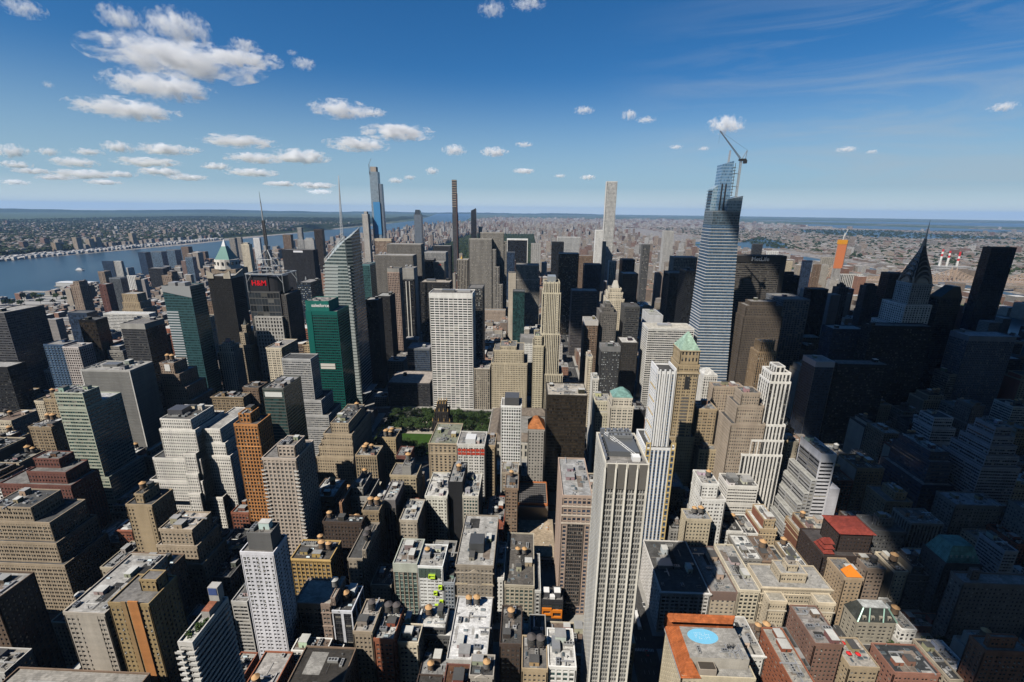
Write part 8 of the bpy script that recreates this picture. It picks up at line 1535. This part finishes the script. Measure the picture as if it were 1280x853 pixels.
('mid height tan block|, white roof, below the white banded office',220,367.7,236.5,396.1,36,'pun',(0.437,0.339,0.218),dict(roof=(0.68,0.68,0.66),belt=1,side='blank',sidec=(0.26,0.11,0.07),up=[(4,2,2,3,9)])),
('tall brick red block|, black roof, right of the white ziggurat loft',-348,416.9,-330.5,429.2,62.3,'grid',(0.262,0.103,0.065),dict(roof=(0.06,0.06,0.06),belt=1,tanks=2,side='blank',sidec=(0.26,0.24,0.21))),
('mid height cream block|, black roof, left of the black building with red roofs',293,369.9,310.5,396.1,28.5,'rib',(0.547,0.477,0.368),dict(roof=(0.06,0.06,0.06),belt=1,tanks=1)),
('tall brick red block|, grey roof, left of the grey crown topped block',772,801.5,811.5,831.7,92.1,'pun',(0.145,0.057,0.036),dict(roof=(0.18,0.18,0.18),side='blank',sidec=(0.38,0.35,0.31))),
('mid height tan block|, brown roof, right of the low long roofed building',469.8,399,481,429.2,23.3,'grid',(0.206,0.16,0.103),dict(roof=(0.12,0.09,0.072),side='blank',sidec=(0.32,0.26,0.2))),
('mid height dark grey block|, brown roof, above the tall pale ribbed tower',108,399,133.5,429.2,40.4,'grid',(0.106,0.106,0.106),dict(roof=(0.2,0.15,0.12),belt=1,tanks=2,side='blank',sidec=(0.26,0.11,0.07),up=[(2,2,2,3,9)])),
('mid height cream block|, brown roof, below the pinkish apartment tower',-242.2,367.7,-232.5,398,45.7,'grid',(0.475,0.415,0.32),dict(roof=(0.2,0.15,0.12),belt=1,tanks=1)),
('mid height dark grey block|, grey roof, above the gold brick loft',-189.6,318.5,-176.5,348.7,31.6,'pun',(0.13,0.13,0.13),dict(roof=(0.3,0.3,0.3),tanks=1,side='blank',sidec=(0.17,0.15,0.12))),
('mid height cream block|, pale roof, left of the black building with red roofs',279,367.7,292.5,396.1,29.5,'pun',(0.586,0.512,0.394),dict(roof=(0.45,0.43,0.4))),
('tall beige block|, black roof, left of the small tan brick block',-646,528.7,-632.5,559,71.4,'pun',(0.545,0.477,0.364),dict(roof=(0.06,0.06,0.06),tanks=1,side='blank',sidec=(0.43,0.38,0.29))),
('mid height buff block|, pale roof, right of the dark glass ziggurat',475.5,479.5,497,509.7,48.9,'grid',(0.272,0.233,0.175),dict(roof=(0.27,0.258,0.24),tanks=2)),
('mid height brown block|, brown roof, above the sandy tower',-370,367.7,-358.5,398,29.3,'rib',(0.204,0.143,0.102),dict(roof=(0.2,0.15,0.12),tanks=1)),
('tall beige block|, black roof, right of the dark glass ziggurat',462.6,464.9,485,478.5,63.1,'pun',(0.296,0.259,0.197),dict(roof=(0.036,0.036,0.036),belt=1,tanks=2,side='blank',sidec=(0.19,0.17,0.13))),
('low beige block|, black roof, right of the black building with orange top boxes',52.8,287.2,77.5,317.5,14.3,'rib',(0.397,0.347,0.265),dict(roof=(0.06,0.06,0.06),belt=1)),
('mid height cream block|, grey roof, left of the sandy tower',-414,374.9,-388.5,398,24,'grid',(0.459,0.401,0.309),dict(roof=(0.3,0.3,0.3),side='blank',sidec=(0.26,0.21,0.16),up=[(2,2,2,3,7)])),
('mid height grey block|, black roof, right of the low black roofed block',-162,332.3,-140.5,348.7,39.3,'pun',(0.28,0.27,0.252),dict(roof=(0.06,0.06,0.06),belt=1,tanks=2,up=[(2,4,2,3,9)])),
('tall brick red block|, brown roof, below the teal tower',-646,770.2,-598.5,800.5,94.3,'band',(0.261,0.102,0.065),dict(roof=(0.2,0.15,0.12))),
('mid height cream block|, black roof, below the white ziggurat loft',-410,448.2,-378.5,478.5,44.6,'pun',(0.506,0.441,0.34),dict(roof=(0.06,0.06,0.06),belt=1,tanks=1,side='blank',sidec=(0.23,0.19,0.14))),
('tall brick red block|, white roof, below the teal tower',-694,801.5,-646.5,831.7,98.7,'pun',(0.309,0.121,0.077),dict(roof=(0.68,0.68,0.66))),
('tall brick red block|, brown roof, left of the orange brick tower',-346,448.2,-332.5,478.5,69.4,'pun',(0.25,0.098,0.063),dict(roof=(0.2,0.15,0.12),tanks=2,side='blank',sidec=(0.28,0.23,0.17))),
('tall tan block|, grey roof, right of the lower dark tower',-728,560,-706.5,590.2,62.9,'pun',(0.375,0.291,0.187),dict(roof=(0.3,0.3,0.3),tanks=1)),
('tall brick red block|, white roof, left of the dark glass ziggurat',431.5,493.4,463,509.7,56.2,'pun',(0.145,0.057,0.036),dict(roof=(0.408,0.408,0.396),side='blank',sidec=(0.32,0.3,0.26))),
('tall brown block|, grey roof, above the pale stepped pyramid office',599.5,560,625,590.2,51.9,'pun',(0.125,0.087,0.062),dict(roof=(0.18,0.18,0.18),tanks=1,side='blank',sidec=(0.34,0.31,0.28))),
('tall dark grey block|, pale roof, right of the dark banded slab with pale parapet',-718,770.2,-670.5,800.5,89.5,'rib',(0.122,0.122,0.122),dict(roof=(0.45,0.43,0.4))),
('tall beige block|, grey roof, right of the grey crown topped block',860,850.7,907.5,881,81,'pun',(0.262,0.229,0.175),dict(roof=(0.18,0.18,0.18),side='blank',sidec=(0.38,0.35,0.31),cornice=1)),
('mid height brick red block|, white roof, right of the dark tan loft',-596,479.5,-570.5,509.7,46.4,'grid',(0.257,0.101,0.064),dict(roof=(0.68,0.68,0.66),up=[(2,6,2,3,7)])),
('mid height beige block|, white roof, left of the dark glass office',-146,367.7,-130.5,398,43.6,'pun',(0.489,0.428,0.326),dict(roof=(0.68,0.68,0.66),belt=1,tanks=1)),
('tall beige block|, white roof, above the dark glass ziggurat',463.5,479.5,475,509.7,54.9,'pun',(0.298,0.26,0.199),dict(roof=(0.408,0.408,0.396),side='blank',sidec=(0.12,0.1,0.09))),
('tall grey block|, pale roof, below the dark wedge topped tower',740,801.5,771.5,831.7,89.9,'glass',(0.177,0.171,0.16),dict(roof=(0.27,0.258,0.24),up=[(2,2,2,3,9)])),
('mid height grey block|, grey roof, above the white hotel',-82,318.5,-60.5,348.7,26.5,'pun',(0.3,0.29,0.27),dict(roof=(0.3,0.3,0.3),belt=2,side='blank',sidec=(0.27,0.22,0.17))),
('tall dark grey block|, grey roof, right of the small tan brick block',-624,560,-610.5,590.2,74.2,'pun',(0.131,0.131,0.131),dict(roof=(0.3,0.3,0.3),belt=2,tanks=2,cornice=1)),
('tall buff block|, white roof, left of the white layered terrace building',445.5,528.7,467,559,57.2,'rib',(0.222,0.19,0.143),dict(roof=(0.408,0.408,0.396),tanks=1)),
('tall brick red block|, pale roof, below the black box tower',-750,724,-710.5,751.2,83.8,'grid',(0.26,0.102,0.065),dict(roof=(0.45,0.43,0.4),side='blank',sidec=(0.14,0.12,0.1),up=[(4,6,2,3,7)])),
('tall dark grey block|, brown roof, right of the small tan brick block',-650,560,-624.5,590.2,59.3,'pun',(0.123,0.123,0.123),dict(roof=(0.2,0.15,0.12),tanks=2,side='blank',sidec=(0.15,0.13,0.11))),
('mid height cream block|, pale roof, right of the low long roofed building',523.5,448.2,549,478.5,35.3,'grid',(0.362,0.316,0.244),dict(roof=(0.27,0.258,0.24),tanks=1,side='blank',sidec=(0.32,0.29,0.26),up=[(2,6,2,3,5)])),
('low brown block|, white roof, above the black building with red roofs',329,399,355.2,429.2,12.7,'pun',(0.227,0.159,0.114),dict(roof=(0.68,0.68,0.66),belt=1,up=[(4,2,2,3,5)])),
('mid height white block|, black roof, below the white banded office',206,367.7,219.5,396.1,30.3,'grid',(0.727,0.717,0.686),dict(roof=(0.06,0.06,0.06),belt=2)),
('mid height brick red block|, brown roof, right of the white terraced slab',333,448.2,358.5,478.5,39.2,'grid',(0.239,0.094,0.06),dict(roof=(0.2,0.15,0.12),belt=1,tanks=2)),
('tall buff block|, pale roof, below the lattice topped office tower',503.5,850.7,558,881,87.3,'pun',(0.225,0.193,0.145),dict(roof=(0.27,0.258,0.24),side='blank',sidec=(0.2,0.17,0.13),cornice=1,up=[(6,2,2,3,5)])),
('tall grey block|, white roof, left of the dark banded slab with pale parapet',-697.5,695.7,-670.5,723,87.9,'band',(0.295,0.285,0.265),dict(roof=(0.68,0.68,0.66),up=[(6,6,2,3,7)])),
('tall tan block|, white roof, left of the dark tan loft',-624,448.2,-602.5,478.5,52,'pun',(0.359,0.278,0.179),dict(roof=(0.68,0.68,0.66),tanks=1,side='blank',sidec=(0.24,0.1,0.07),up=[(2,6,2,3,5)])),
('tall brick red block|, white roof, below the dark tower with glinting windows',-452,801.5,-404.5,831.7,103.6,'band',(0.301,0.118,0.075),dict(roof=(0.68,0.68,0.66))),
('tall grey block|, pale roof, left of the brown slim stepped tower',603.5,609.2,629,636.5,59.7,'band',(0.187,0.181,0.168),dict(roof=(0.27,0.258,0.24),tanks=1)),
('mid height buff block|, brown roof, left of the orange brick tower',-386,479.5,-354.5,509.7,47,'pun',(0.378,0.324,0.243),dict(roof=(0.2,0.15,0.12),side='blank',sidec=(0.27,0.25,0.22),up=[(4,4,2,3,9)])),
('tall dark grey block|, white roof, left of the small tan brick block',-666.7,528.7,-646.5,559,53.1,'grid',(0.128,0.128,0.128),dict(roof=(0.68,0.68,0.66),tanks=2)),
('tall buff block|, white roof, below the dark wedge topped tower',836,931.2,883.5,961.5,89.6,'pun',(0.212,0.182,0.136),dict(roof=(0.408,0.408,0.396),cornice=1)),
('tall dark grey block|, white roof, below the broad black block',653.5,801.5,693,831.7,80.3,'glass',(0.071,0.071,0.071),dict(roof=(0.408,0.408,0.396))),
('tall cream block|, pale roof, left of the grey pinstripe office slab',-610,560,-598.5,590.2,70.9,'rib',(0.454,0.396,0.305),dict(roof=(0.45,0.43,0.4),belt=2)),
('tall white block|, brown roof, above the pale stepped pyramid office',677.5,609.2,699,636.5,63.3,'band',(0.44,0.434,0.415),dict(roof=(0.12,0.09,0.072),tanks=2)),
('low dark grey block|, black roof, above the sandy tower',-398,399,-366.5,429.2,11.6,'grid',(0.127,0.127,0.127),dict(roof=(0.06,0.06,0.06),belt=1,tanks=1,up=[(6,4,2,3,7)])),
('tall tan block|, pale roof, below the grey crown topped block',744.3,724,787.5,751.2,58.8,'pun',(0.248,0.192,0.124),dict(roof=(0.27,0.258,0.24),side='blank',sidec=(0.15,0.13,0.11),cornice=1)),
('mid height brick red block|, pale roof, right of the balconied apartment slab',-190,206.7,-178.5,232.1,28.2,'pun',(0.275,0.108,0.069),dict(roof=(0.45,0.43,0.4),tanks=1,side='blank',sidec=(0.24,0.09,0.06))),
('mid height dark grey block|, pale roof, below the long red brick roofed building',-180,367.7,-168.5,398,38.4,'rib',(0.123,0.123,0.123),dict(roof=(0.45,0.43,0.4),tanks=2)),
('mid height beige block|, white roof, right of the long red brick roofed building',-176,399,-154.5,426.1,34.4,'rib',(0.529,0.463,0.353),dict(roof=(0.68,0.68,0.66))),
('tall brown block|, black roof, above the grey ribbed setback tower',-380,770.2,-332.5,800.5,96.4,'pun',(0.206,0.144,0.103),dict(roof=(0.06,0.06,0.06),cornice=1)),
('tall white block|, pale roof, below the lower dark tower',-750,560,-728.5,590.2,71.8,'pun',(0.776,0.765,0.731),dict(roof=(0.45,0.43,0.4),belt=1,tanks=2,side='blank',sidec=(0.25,0.23,0.21))),
('tall beige block|, brown roof, above the white layered terrace building',581.5,637.5,613,664.7,58.4,'grid',(0.326,0.285,0.217),dict(roof=(0.12,0.09,0.072),tanks=2,side='blank',sidec=(0.18,0.15,0.12),up=[(6,4,2,3,7)])),
('tall cream block|, black roof, right of the teal tower',-702,882,-654.5,912.2,101.3,'rib',(0.594,0.518,0.399),dict(roof=(0.06,0.06,0.06))),
('tall grey block|, black roof, left of the white stepped corner building',166,385.7,179.5,398,53.8,'rib',(0.333,0.322,0.299),dict(roof=(0.06,0.06,0.06),tanks=1)),
('tall grey block|, black roof, above the grey crown topped block',868,882,907.5,912.2,81.4,'rib',(0.202,0.195,0.182),dict(roof=(0.036,0.036,0.036))),
('mid height grey block|, brown roof, above the long red brick roofed building',-202,399,-176.5,426.1,26.8,'pun',(0.333,0.322,0.299),dict(roof=(0.2,0.15,0.12),tanks=2)),
('tall tan block|, brown roof, below the dark banded slab with pale parapet',-670,695.7,-622.5,723,66.3,'rib',(0.405,0.314,0.203),dict(roof=(0.2,0.15,0.12))),
('mid height buff block|, pale roof, right of the balconied apartment slab',-202,206.7,-190.5,232.1,26.2,'pun',(0.47,0.403,0.302),dict(roof=(0.45,0.43,0.4),tanks=1,side='blank',sidec=(0.24,0.1,0.07))),
('tall dark grey block|, black roof, left of the small tan brick block',-632,528.7,-618.5,559,57.3,'pun',(0.137,0.137,0.137),dict(roof=(0.06,0.06,0.06),belt=1,side='blank',sidec=(0.26,0.24,0.21))),
('tall dark grey block|, grey roof, left of the arched tan loft',-426.9,528.7,-406.5,559,64.3,'pun',(0.116,0.116,0.116),dict(roof=(0.3,0.3,0.3),belt=2,side='blank',sidec=(0.29,0.27,0.24))),
('tall grey block|, brown roof, right of the grey crown topped block',908,850.7,925.5,881,92.1,'glass',(0.169,0.164,0.152),dict(roof=(0.12,0.09,0.072))),
('mid height white block|, grey roof, left of the grey topped tan building',-142,404.9,-120.5,429.2,41,'grid',(0.618,0.609,0.582),dict(roof=(0.3,0.3,0.3),tanks=1,side='blank',sidec=(0.15,0.12,0.1),up=[(4,4,2,3,5)])),
('tall grey block|, grey roof, above the grey crown topped block',884,931.2,925.5,961.5,87.3,'glass',(0.17,0.165,0.154),dict(roof=(0.18,0.18,0.18))),
('mid height white block|, white roof, left of the white stepped corner building',160,399,173.5,429.2,38.1,'pun',(0.734,0.723,0.692),dict(roof=(0.68,0.68,0.66))),
('tall dark grey block|, pale roof, left of the grey crown topped block',828,850.7,859.5,881,82.9,'band',(0.063,0.063,0.063),dict(roof=(0.27,0.258,0.24),up=[(6,4,2,3,7)])),
('tall white block|, black roof, below the blue striped hotel tower',-748.3,637.5,-728.5,664.7,72.6,'grid',(0.791,0.78,0.746),dict(roof=(0.06,0.06,0.06),tanks=1,up=[(6,4,2,3,5)])),
('mid height grey block|, pale roof, below the white ziggurat loft',-366,416.9,-348.5,429.2,45.3,'pun',(0.301,0.291,0.271),dict(roof=(0.45,0.43,0.4),tanks=2,cornice=1,up=[(2,6,2,3,9)])),
('tall brown block|, white roof, above the grey tower',455.5,695.7,485.7,723,78.7,'grid',(0.123,0.086,0.061),dict(roof=(0.408,0.408,0.396))),
('tall brown block|, brown roof, right of the arched tan loft',-418,560,-386.5,590.2,59.1,'pun',(0.167,0.117,0.084),dict(roof=(0.2,0.15,0.12),belt=2,tanks=2,cornice=1)),
('tall grey block|, black roof, left of the small tan brick block',-680,560,-668.5,590.2,62.1,'pun',(0.335,0.323,0.301),dict(roof=(0.06,0.06,0.06),tanks=2,side='blank',sidec=(0.3,0.28,0.25))),
('mid height white block|, white roof, right of the cream slab',311.2,479.5,334.5,509.7,45.7,'grid',(0.58,0.572,0.547),dict(roof=(0.68,0.68,0.66),tanks=1)),
('mid height grey block|, black roof, below the dark tan loft',-588,448.2,-563.3,478.5,31.4,'pun',(0.29,0.28,0.261),dict(roof=(0.06,0.06,0.06),side='blank',sidec=(0.34,0.32,0.28),cornice=1,up=[(6,4,2,3,7)])),
('low beige block|, black roof, below the dark red brick warehouse',-476,374.9,-458.5,396.1,21.4,'grid',(0.395,0.345,0.263),dict(roof=(0.06,0.06,0.06),tanks=2,side='blank',sidec=(0.28,0.25,0.19),up=[(4,2,2,3,7)])),
('tall tan block|, black roof, right of the dark blue banded block',661.5,931.2,709.5,961.5,90.9,'pun',(0.226,0.175,0.113),dict(roof=(0.036,0.036,0.036),side='blank',sidec=(0.37,0.34,0.31))),
('tall buff block|, brown roof, above the grey pinstripe office slab',-666,637.5,-634.5,664.7,64.4,'grid',(0.429,0.367,0.276),dict(roof=(0.2,0.15,0.12),belt=2,side='blank',sidec=(0.15,0.13,0.11),up=[(2,6,2,3,5)])),
('mid height grey block|, pale roof, left of the tan brick apartment block',261,479.5,286.5,509.7,46.9,'pun',(0.339,0.328,0.305),dict(roof=(0.45,0.43,0.4))),
('mid height buff block|, pale roof, left of the white ziggurat loft',-440,448.2,-422.5,478.5,43.3,'pun',(0.348,0.298,0.224),dict(roof=(0.45,0.43,0.4),cornice=1,up=[(6,6,2,3,7)])),
('tall brown block|, black roof, right of the grey crown topped block',860,801.5,883.5,831.7,78.4,'band',(0.134,0.094,0.067),dict(roof=(0.036,0.036,0.036))),
('mid height cream block|, brown roof, above the white terraced slab',335,479.5,360.5,509.7,40,'pun',(0.46,0.401,0.309),dict(roof=(0.2,0.15,0.12),tanks=2,side='blank',sidec=(0.25,0.23,0.2))),
('tall grey block|, pale roof, left of the blue striped hotel tower',-872,695.7,-824.5,723,56.3,'rib',(0.337,0.326,0.304),dict(roof=(0.45,0.43,0.4),up=[(2,2,2,3,7)])),
('tall cream block|, pale roof, below the lower dark tower',-676,479.5,-644.5,509.7,57.5,'rib',(0.484,0.422,0.325),dict(roof=(0.45,0.43,0.4),belt=1,tanks=1,up=[(6,4,2,3,7)])),
('mid height grey block|, black roof, left of the low grey roofed loft',138.4,367.7,150.7,398,32.1,'rib',(0.308,0.298,0.277),dict(roof=(0.06,0.06,0.06))),
('tall brown block|, white roof, right of the dark blue banded block',581.5,780.9,613,800.5,88.7,'rib',(0.127,0.089,0.063),dict(roof=(0.408,0.408,0.396))),
('mid height tan block|, black roof, below the tall pale ribbed tower',66,318.5,77.5,348.7,34.5,'rib',(0.351,0.272,0.176),dict(roof=(0.06,0.06,0.06),belt=1,tanks=1)),
('mid height brown block|, black roof, below the orange brick tower',-330,416.9,-298.5,429.2,30.1,'pun',(0.188,0.132,0.094),dict(roof=(0.06,0.06,0.06),belt=1,tanks=2,cornice=1)),
('tall tan block|, grey roof, above the grey ribbed setback tower',-364,695.7,-338.9,723,104.4,'pun',(0.448,0.347,0.224),dict(roof=(0.3,0.3,0.3),cornice=1,up=[(4,4,2,3,5)])),
('tall brown block|, pale roof, above the grey tower',476.4,770.2,503,800.5,90.1,'pun',(0.131,0.092,0.065),dict(roof=(0.27,0.258,0.24),up=[(6,6,2,3,9)])),
('mid height dark grey block|, brown roof, left of the tall pale ribbed tower',52.8,318.5,65.5,348.7,34.2,'grid',(0.116,0.116,0.116),dict(roof=(0.2,0.15,0.12),belt=2,tanks=2,side='blank',sidec=(0.11,0.11,0.11))),
('tall dark grey block|, white roof, right of the broad black block',693.5,801.5,709.5,831.7,91.8,'rib',(0.077,0.077,0.077),dict(roof=(0.408,0.408,0.396))),
('tall beige block|, brown roof, right of the broad black block',740,882,771.5,912.2,88.2,'pun',(0.306,0.268,0.204),dict(roof=(0.12,0.09,0.072))),
('mid height cream block|, white roof, left of the low black roofed block',-176,332.3,-162.5,346.1,40.5,'pun',(0.612,0.534,0.412),dict(roof=(0.68,0.68,0.66),belt=1)),
('tall grey block|, black roof, left of the grey crown topped block',661.5,695.7,673.1,723,78.9,'band',(0.185,0.179,0.166),dict(roof=(0.036,0.036,0.036))),
('tall brick red block|, black roof, below the red and white striped tower',-728,637.5,-702.5,664.7,63.5,'pun',(0.262,0.103,0.065),dict(roof=(0.06,0.06,0.06),tanks=1,side='blank',sidec=(0.21,0.09,0.06),cornice=1,up=[(2,6,2,3,7)])),
('tall cream block|, white roof, left of the tan skyscraper',200,609.2,236.5,636.5,67.9,'pun',(0.535,0.467,0.36),dict(roof=(0.68,0.68,0.66),tanks=2,side='blank',sidec=(0.29,0.24,0.18))),
('tall buff block|, brown roof, right of the dark banded slab with pale parapet',-718,801.5,-694.5,831.7,98,'pun',(0.427,0.366,0.274),dict(roof=(0.2,0.15,0.12),cornice=1,up=[(6,2,2,3,5)])),
('mid height grey block|, black roof, right of the dark roofed narrow block',6,238,17.5,268.2,31.6,'pun',(0.311,0.3,0.28),dict(roof=(0.06,0.06,0.06),side='blank',sidec=(0.22,0.22,0.2))),
('tall buff block|, white roof, left of the dark blue banded block',584.1,882,629,912.2,83.4,'pun',(0.23,0.198,0.148),dict(roof=(0.408,0.408,0.396),side='blank',sidec=(0.28,0.26,0.23))),
('tall brown block|, white roof, left of the hulking dark brown skyscraper',325,801.5,364.5,831.7,92.2,'rib',(0.194,0.136,0.097),dict(roof=(0.68,0.68,0.66),up=[(4,2,2,3,9)])),
('tall brown block|, black roof, left of the small white crowned building',301,528.7,316.9,559,64.2,'pun',(0.211,0.148,0.106),dict(roof=(0.06,0.06,0.06))),
('tall brown block|, brown roof, right of the dark glass ziggurat',485.5,464.9,497,478.5,56.7,'pun',(0.101,0.071,0.05),dict(roof=(0.12,0.09,0.072),belt=2,side='blank',sidec=(0.16,0.14,0.11))),
('mid height tan block|, pale roof, right of the pale stepped pyramid office',637.5,560,659,590.2,47.8,'grid',(0.255,0.198,0.128),dict(roof=(0.27,0.258,0.24),belt=1,side='blank',sidec=(0.32,0.3,0.27),up=[(2,4,2,3,5)])),
('tall beige block|, white roof, right of the white terraced slab',361,479.5,372.5,509.7,50.4,'rib',(0.237,0.208,0.158),dict(roof=(0.408,0.408,0.396),tanks=2)),
('tall tan block|, brown roof, left of the dark blue banded block',581.5,850.7,613,881,90.1,'pun',(0.244,0.19,0.122),dict(roof=(0.12,0.09,0.072),side='blank',sidec=(0.26,0.24,0.21),cornice=1,up=[(4,6,2,3,9)])),
('low beige block|, brown roof, below the dark red brick warehouse',-524,399,-506.5,426.1,14.3,'pun',(0.426,0.373,0.284),dict(roof=(0.2,0.15,0.12),tanks=1,side='blank',sidec=(0.27,0.23,0.17),cornice=1,up=[(6,2,2,3,5)])),
('tall buff block|, grey roof, left of the small tan brick block',-706,560,-694.5,590.2,54.4,'rib',(0.438,0.375,0.282),dict(roof=(0.3,0.3,0.3),tanks=1)),
('tall beige block|, white roof, right of the orange brick tower',-310,448.2,-296.5,478.5,53.8,'pun',(0.492,0.43,0.328),dict(roof=(0.68,0.68,0.66),belt=1,tanks=1,side='blank',sidec=(0.27,0.22,0.17))),
('tall brick red block|, white roof, below the red and white striped tower',-702,637.5,-680.5,664.7,65.5,'band',(0.291,0.114,0.073),dict(roof=(0.68,0.68,0.66),tanks=1)),
('tall dark grey block|, black roof, left of the white layered terrace building',509.5,569.9,535,590.2,52.5,'pun',(0.065,0.065,0.065),dict(roof=(0.036,0.036,0.036),belt=2,tanks=1,cornice=1)),
('tall tan block|, pale roof, above the brown slim stepped tower',772,770.2,795.5,800.5,68.2,'pun',(0.226,0.175,0.113),dict(roof=(0.27,0.258,0.24),side='blank',sidec=(0.3,0.24,0.18),up=[(6,4,2,3,7)])),
('mid height brick red block|, pale roof, below the white terraced slab',315,448.2,332.5,478.5,38.3,'grid',(0.309,0.121,0.077),dict(roof=(0.45,0.43,0.4),tanks=2)),
('mid height grey block|, white roof, right of the pale green banded office slab',-476,448.2,-458.5,476.1,38.8,'grid',(0.323,0.313,0.291),dict(roof=(0.68,0.68,0.66),tanks=1,side='blank',sidec=(0.22,0.09,0.06))),
('mid height brown block|, white roof, above the dark glass ziggurat',489.5,528.7,506.6,559,42.7,'rib',(0.125,0.088,0.062),dict(roof=(0.408,0.408,0.396),tanks=2)),
('mid height beige block|, white roof, above the dark roofed narrow block',-12,252.9,5.5,268.2,24.7,'pun',(0.43,0.376,0.287),dict(roof=(0.68,0.68,0.66),belt=2,cornice=1,up=[(6,4,2,3,7)])),
('mid height dark grey block|, white roof, below the pale stepped pyramid office',533.5,479.5,558,509.7,24.1,'pun',(0.062,0.062,0.062),dict(roof=(0.408,0.408,0.396),tanks=2)),
('tall beige block|, white roof, below the dark wedge topped tower',772,882,811.5,912.2,73.4,'grid',(0.328,0.286,0.218),dict(roof=(0.408,0.408,0.396),side='blank',sidec=(0.18,0.15,0.13))),
('mid height brown block|, grey roof, left of the rusty roofed small building',-66,210.9,-46.9,237,29.1,'pun',(0.166,0.116,0.083),dict(roof=(0.3,0.3,0.3),belt=1,tanks=1)),
('tall brown block|, black roof, below the black slab with pale corner fins',-718,962.5,-678.5,992.7,108.9,'pun',(0.226,0.158,0.113),dict(roof=(0.06,0.06,0.06),side='blank',sidec=(0.12,0.1,0.09),cornice=1,up=[(2,2,2,3,9)])),
('tall brown block|, white roof, right of the cream side walled hotel',-383.1,695.7,-364.5,723,106.2,'band',(0.211,0.148,0.106),dict(roof=(0.68,0.68,0.66))),
('tall cream block|, white roof, left of the grey tower',431.5,695.7,455,723,78,'pun',(0.281,0.245,0.189),dict(roof=(0.408,0.408,0.396),side='blank',sidec=(0.34,0.31,0.28),cornice=1,up=[(2,4,2,3,9)])),
('tall dark grey block|, grey roof, below the large black office block',445.5,560,463,590.2,51.1,'pun',(0.062,0.062,0.062),dict(roof=(0.18,0.18,0.18),tanks=1,side='blank',sidec=(0.36,0.34,0.3),up=[(4,6,2,3,5)])),
('tall beige block|, black roof, below the black twin ribbed tower',-340,850.7,-292.5,881,99,'pun',(0.516,0.451,0.344),dict(roof=(0.06,0.06,0.06),side='blank',sidec=(0.27,0.11,0.08))),
('tall beige block|, black roof, right of the grey crown topped block',772,695.7,811.5,723,72.8,'pun',(0.292,0.255,0.194),dict(roof=(0.036,0.036,0.036),side='blank',sidec=(0.24,0.1,0.07),up=[(2,4,2,3,7)])),
('tall grey block|, brown roof, above the broad black block',828,1011.7,867.5,1042,92.2,'band',(0.152,0.147,0.137),dict(roof=(0.12,0.09,0.072))),
('mid height grey block|, brown roof, left of the white layered terrace building',527.5,609.2,558,636.5,45.7,'rib',(0.183,0.177,0.165),dict(roof=(0.12,0.09,0.072),belt=1,tanks=2,up=[(6,2,2,3,5)])),
('low white block|, black roof, above the black building with red roofs',315,399,328.5,429.2,14.5,'pun',(0.668,0.658,0.63),dict(roof=(0.06,0.06,0.06),tanks=2,side='blank',sidec=(0.24,0.1,0.07))),
('tall brown block|, brown roof, below the black slab with pale corner fins',-750,1011.7,-702.5,1042,106.6,'pun',(0.198,0.138,0.099),dict(roof=(0.2,0.15,0.12),side='blank',sidec=(0.3,0.28,0.25))),
('tall buff block|, white roof, above the brown stepped tower',-630,724,-582.5,751.2,60.2,'band',(0.446,0.383,0.287),dict(roof=(0.68,0.68,0.66),up=[(6,4,2,3,5)])),
('tall brick red block|, black roof, left of the grey crown topped block',836,882,867.5,912.2,75.1,'grid',(0.148,0.058,0.037),dict(roof=(0.036,0.036,0.036),side='blank',sidec=(0.33,0.31,0.27))),
('tall dark grey block|, grey roof, left of the dark banded slab with pale parapet',-710,724,-686.5,751.2,77.1,'glass',(0.121,0.121,0.121),dict(roof=(0.3,0.3,0.3))),
('tall cream block|, black roof, left of the black twin ribbed tower',-380,850.7,-340.5,881,105.2,'pun',(0.578,0.504,0.389),dict(roof=(0.06,0.06,0.06),side='blank',sidec=(0.41,0.35,0.27),cornice=1,up=[(4,2,2,3,5)])),
('mid height brick red block|, white roof, above the pale arch topped building',-113.4,367.9,-94.1,376.1,44.7,'pun',(0.29,0.114,0.073),dict(roof=(0.68,0.68,0.66),cornice=1,up=[(4,6,2,3,9)])),
('tall buff block|, grey roof, below the large black office block',497.5,609.2,513,636.5,61.4,'pun',(0.274,0.235,0.176),dict(roof=(0.18,0.18,0.18),tanks=2,side='blank',sidec=(0.2,0.17,0.13),cornice=1)),
]
build_setting(); make_protos()
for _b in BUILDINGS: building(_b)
landmarks(); riverside(); trees_and_cars(); low_city(); woods()
for _k, _v in PROTO.items():
    if _k.startswith('tank'):
        for _c in list(_v.children): bpy.data.objects.remove(_c)
        bpy.data.objects.remove(_v)
sky_clouds(); shade_clouds(); air()
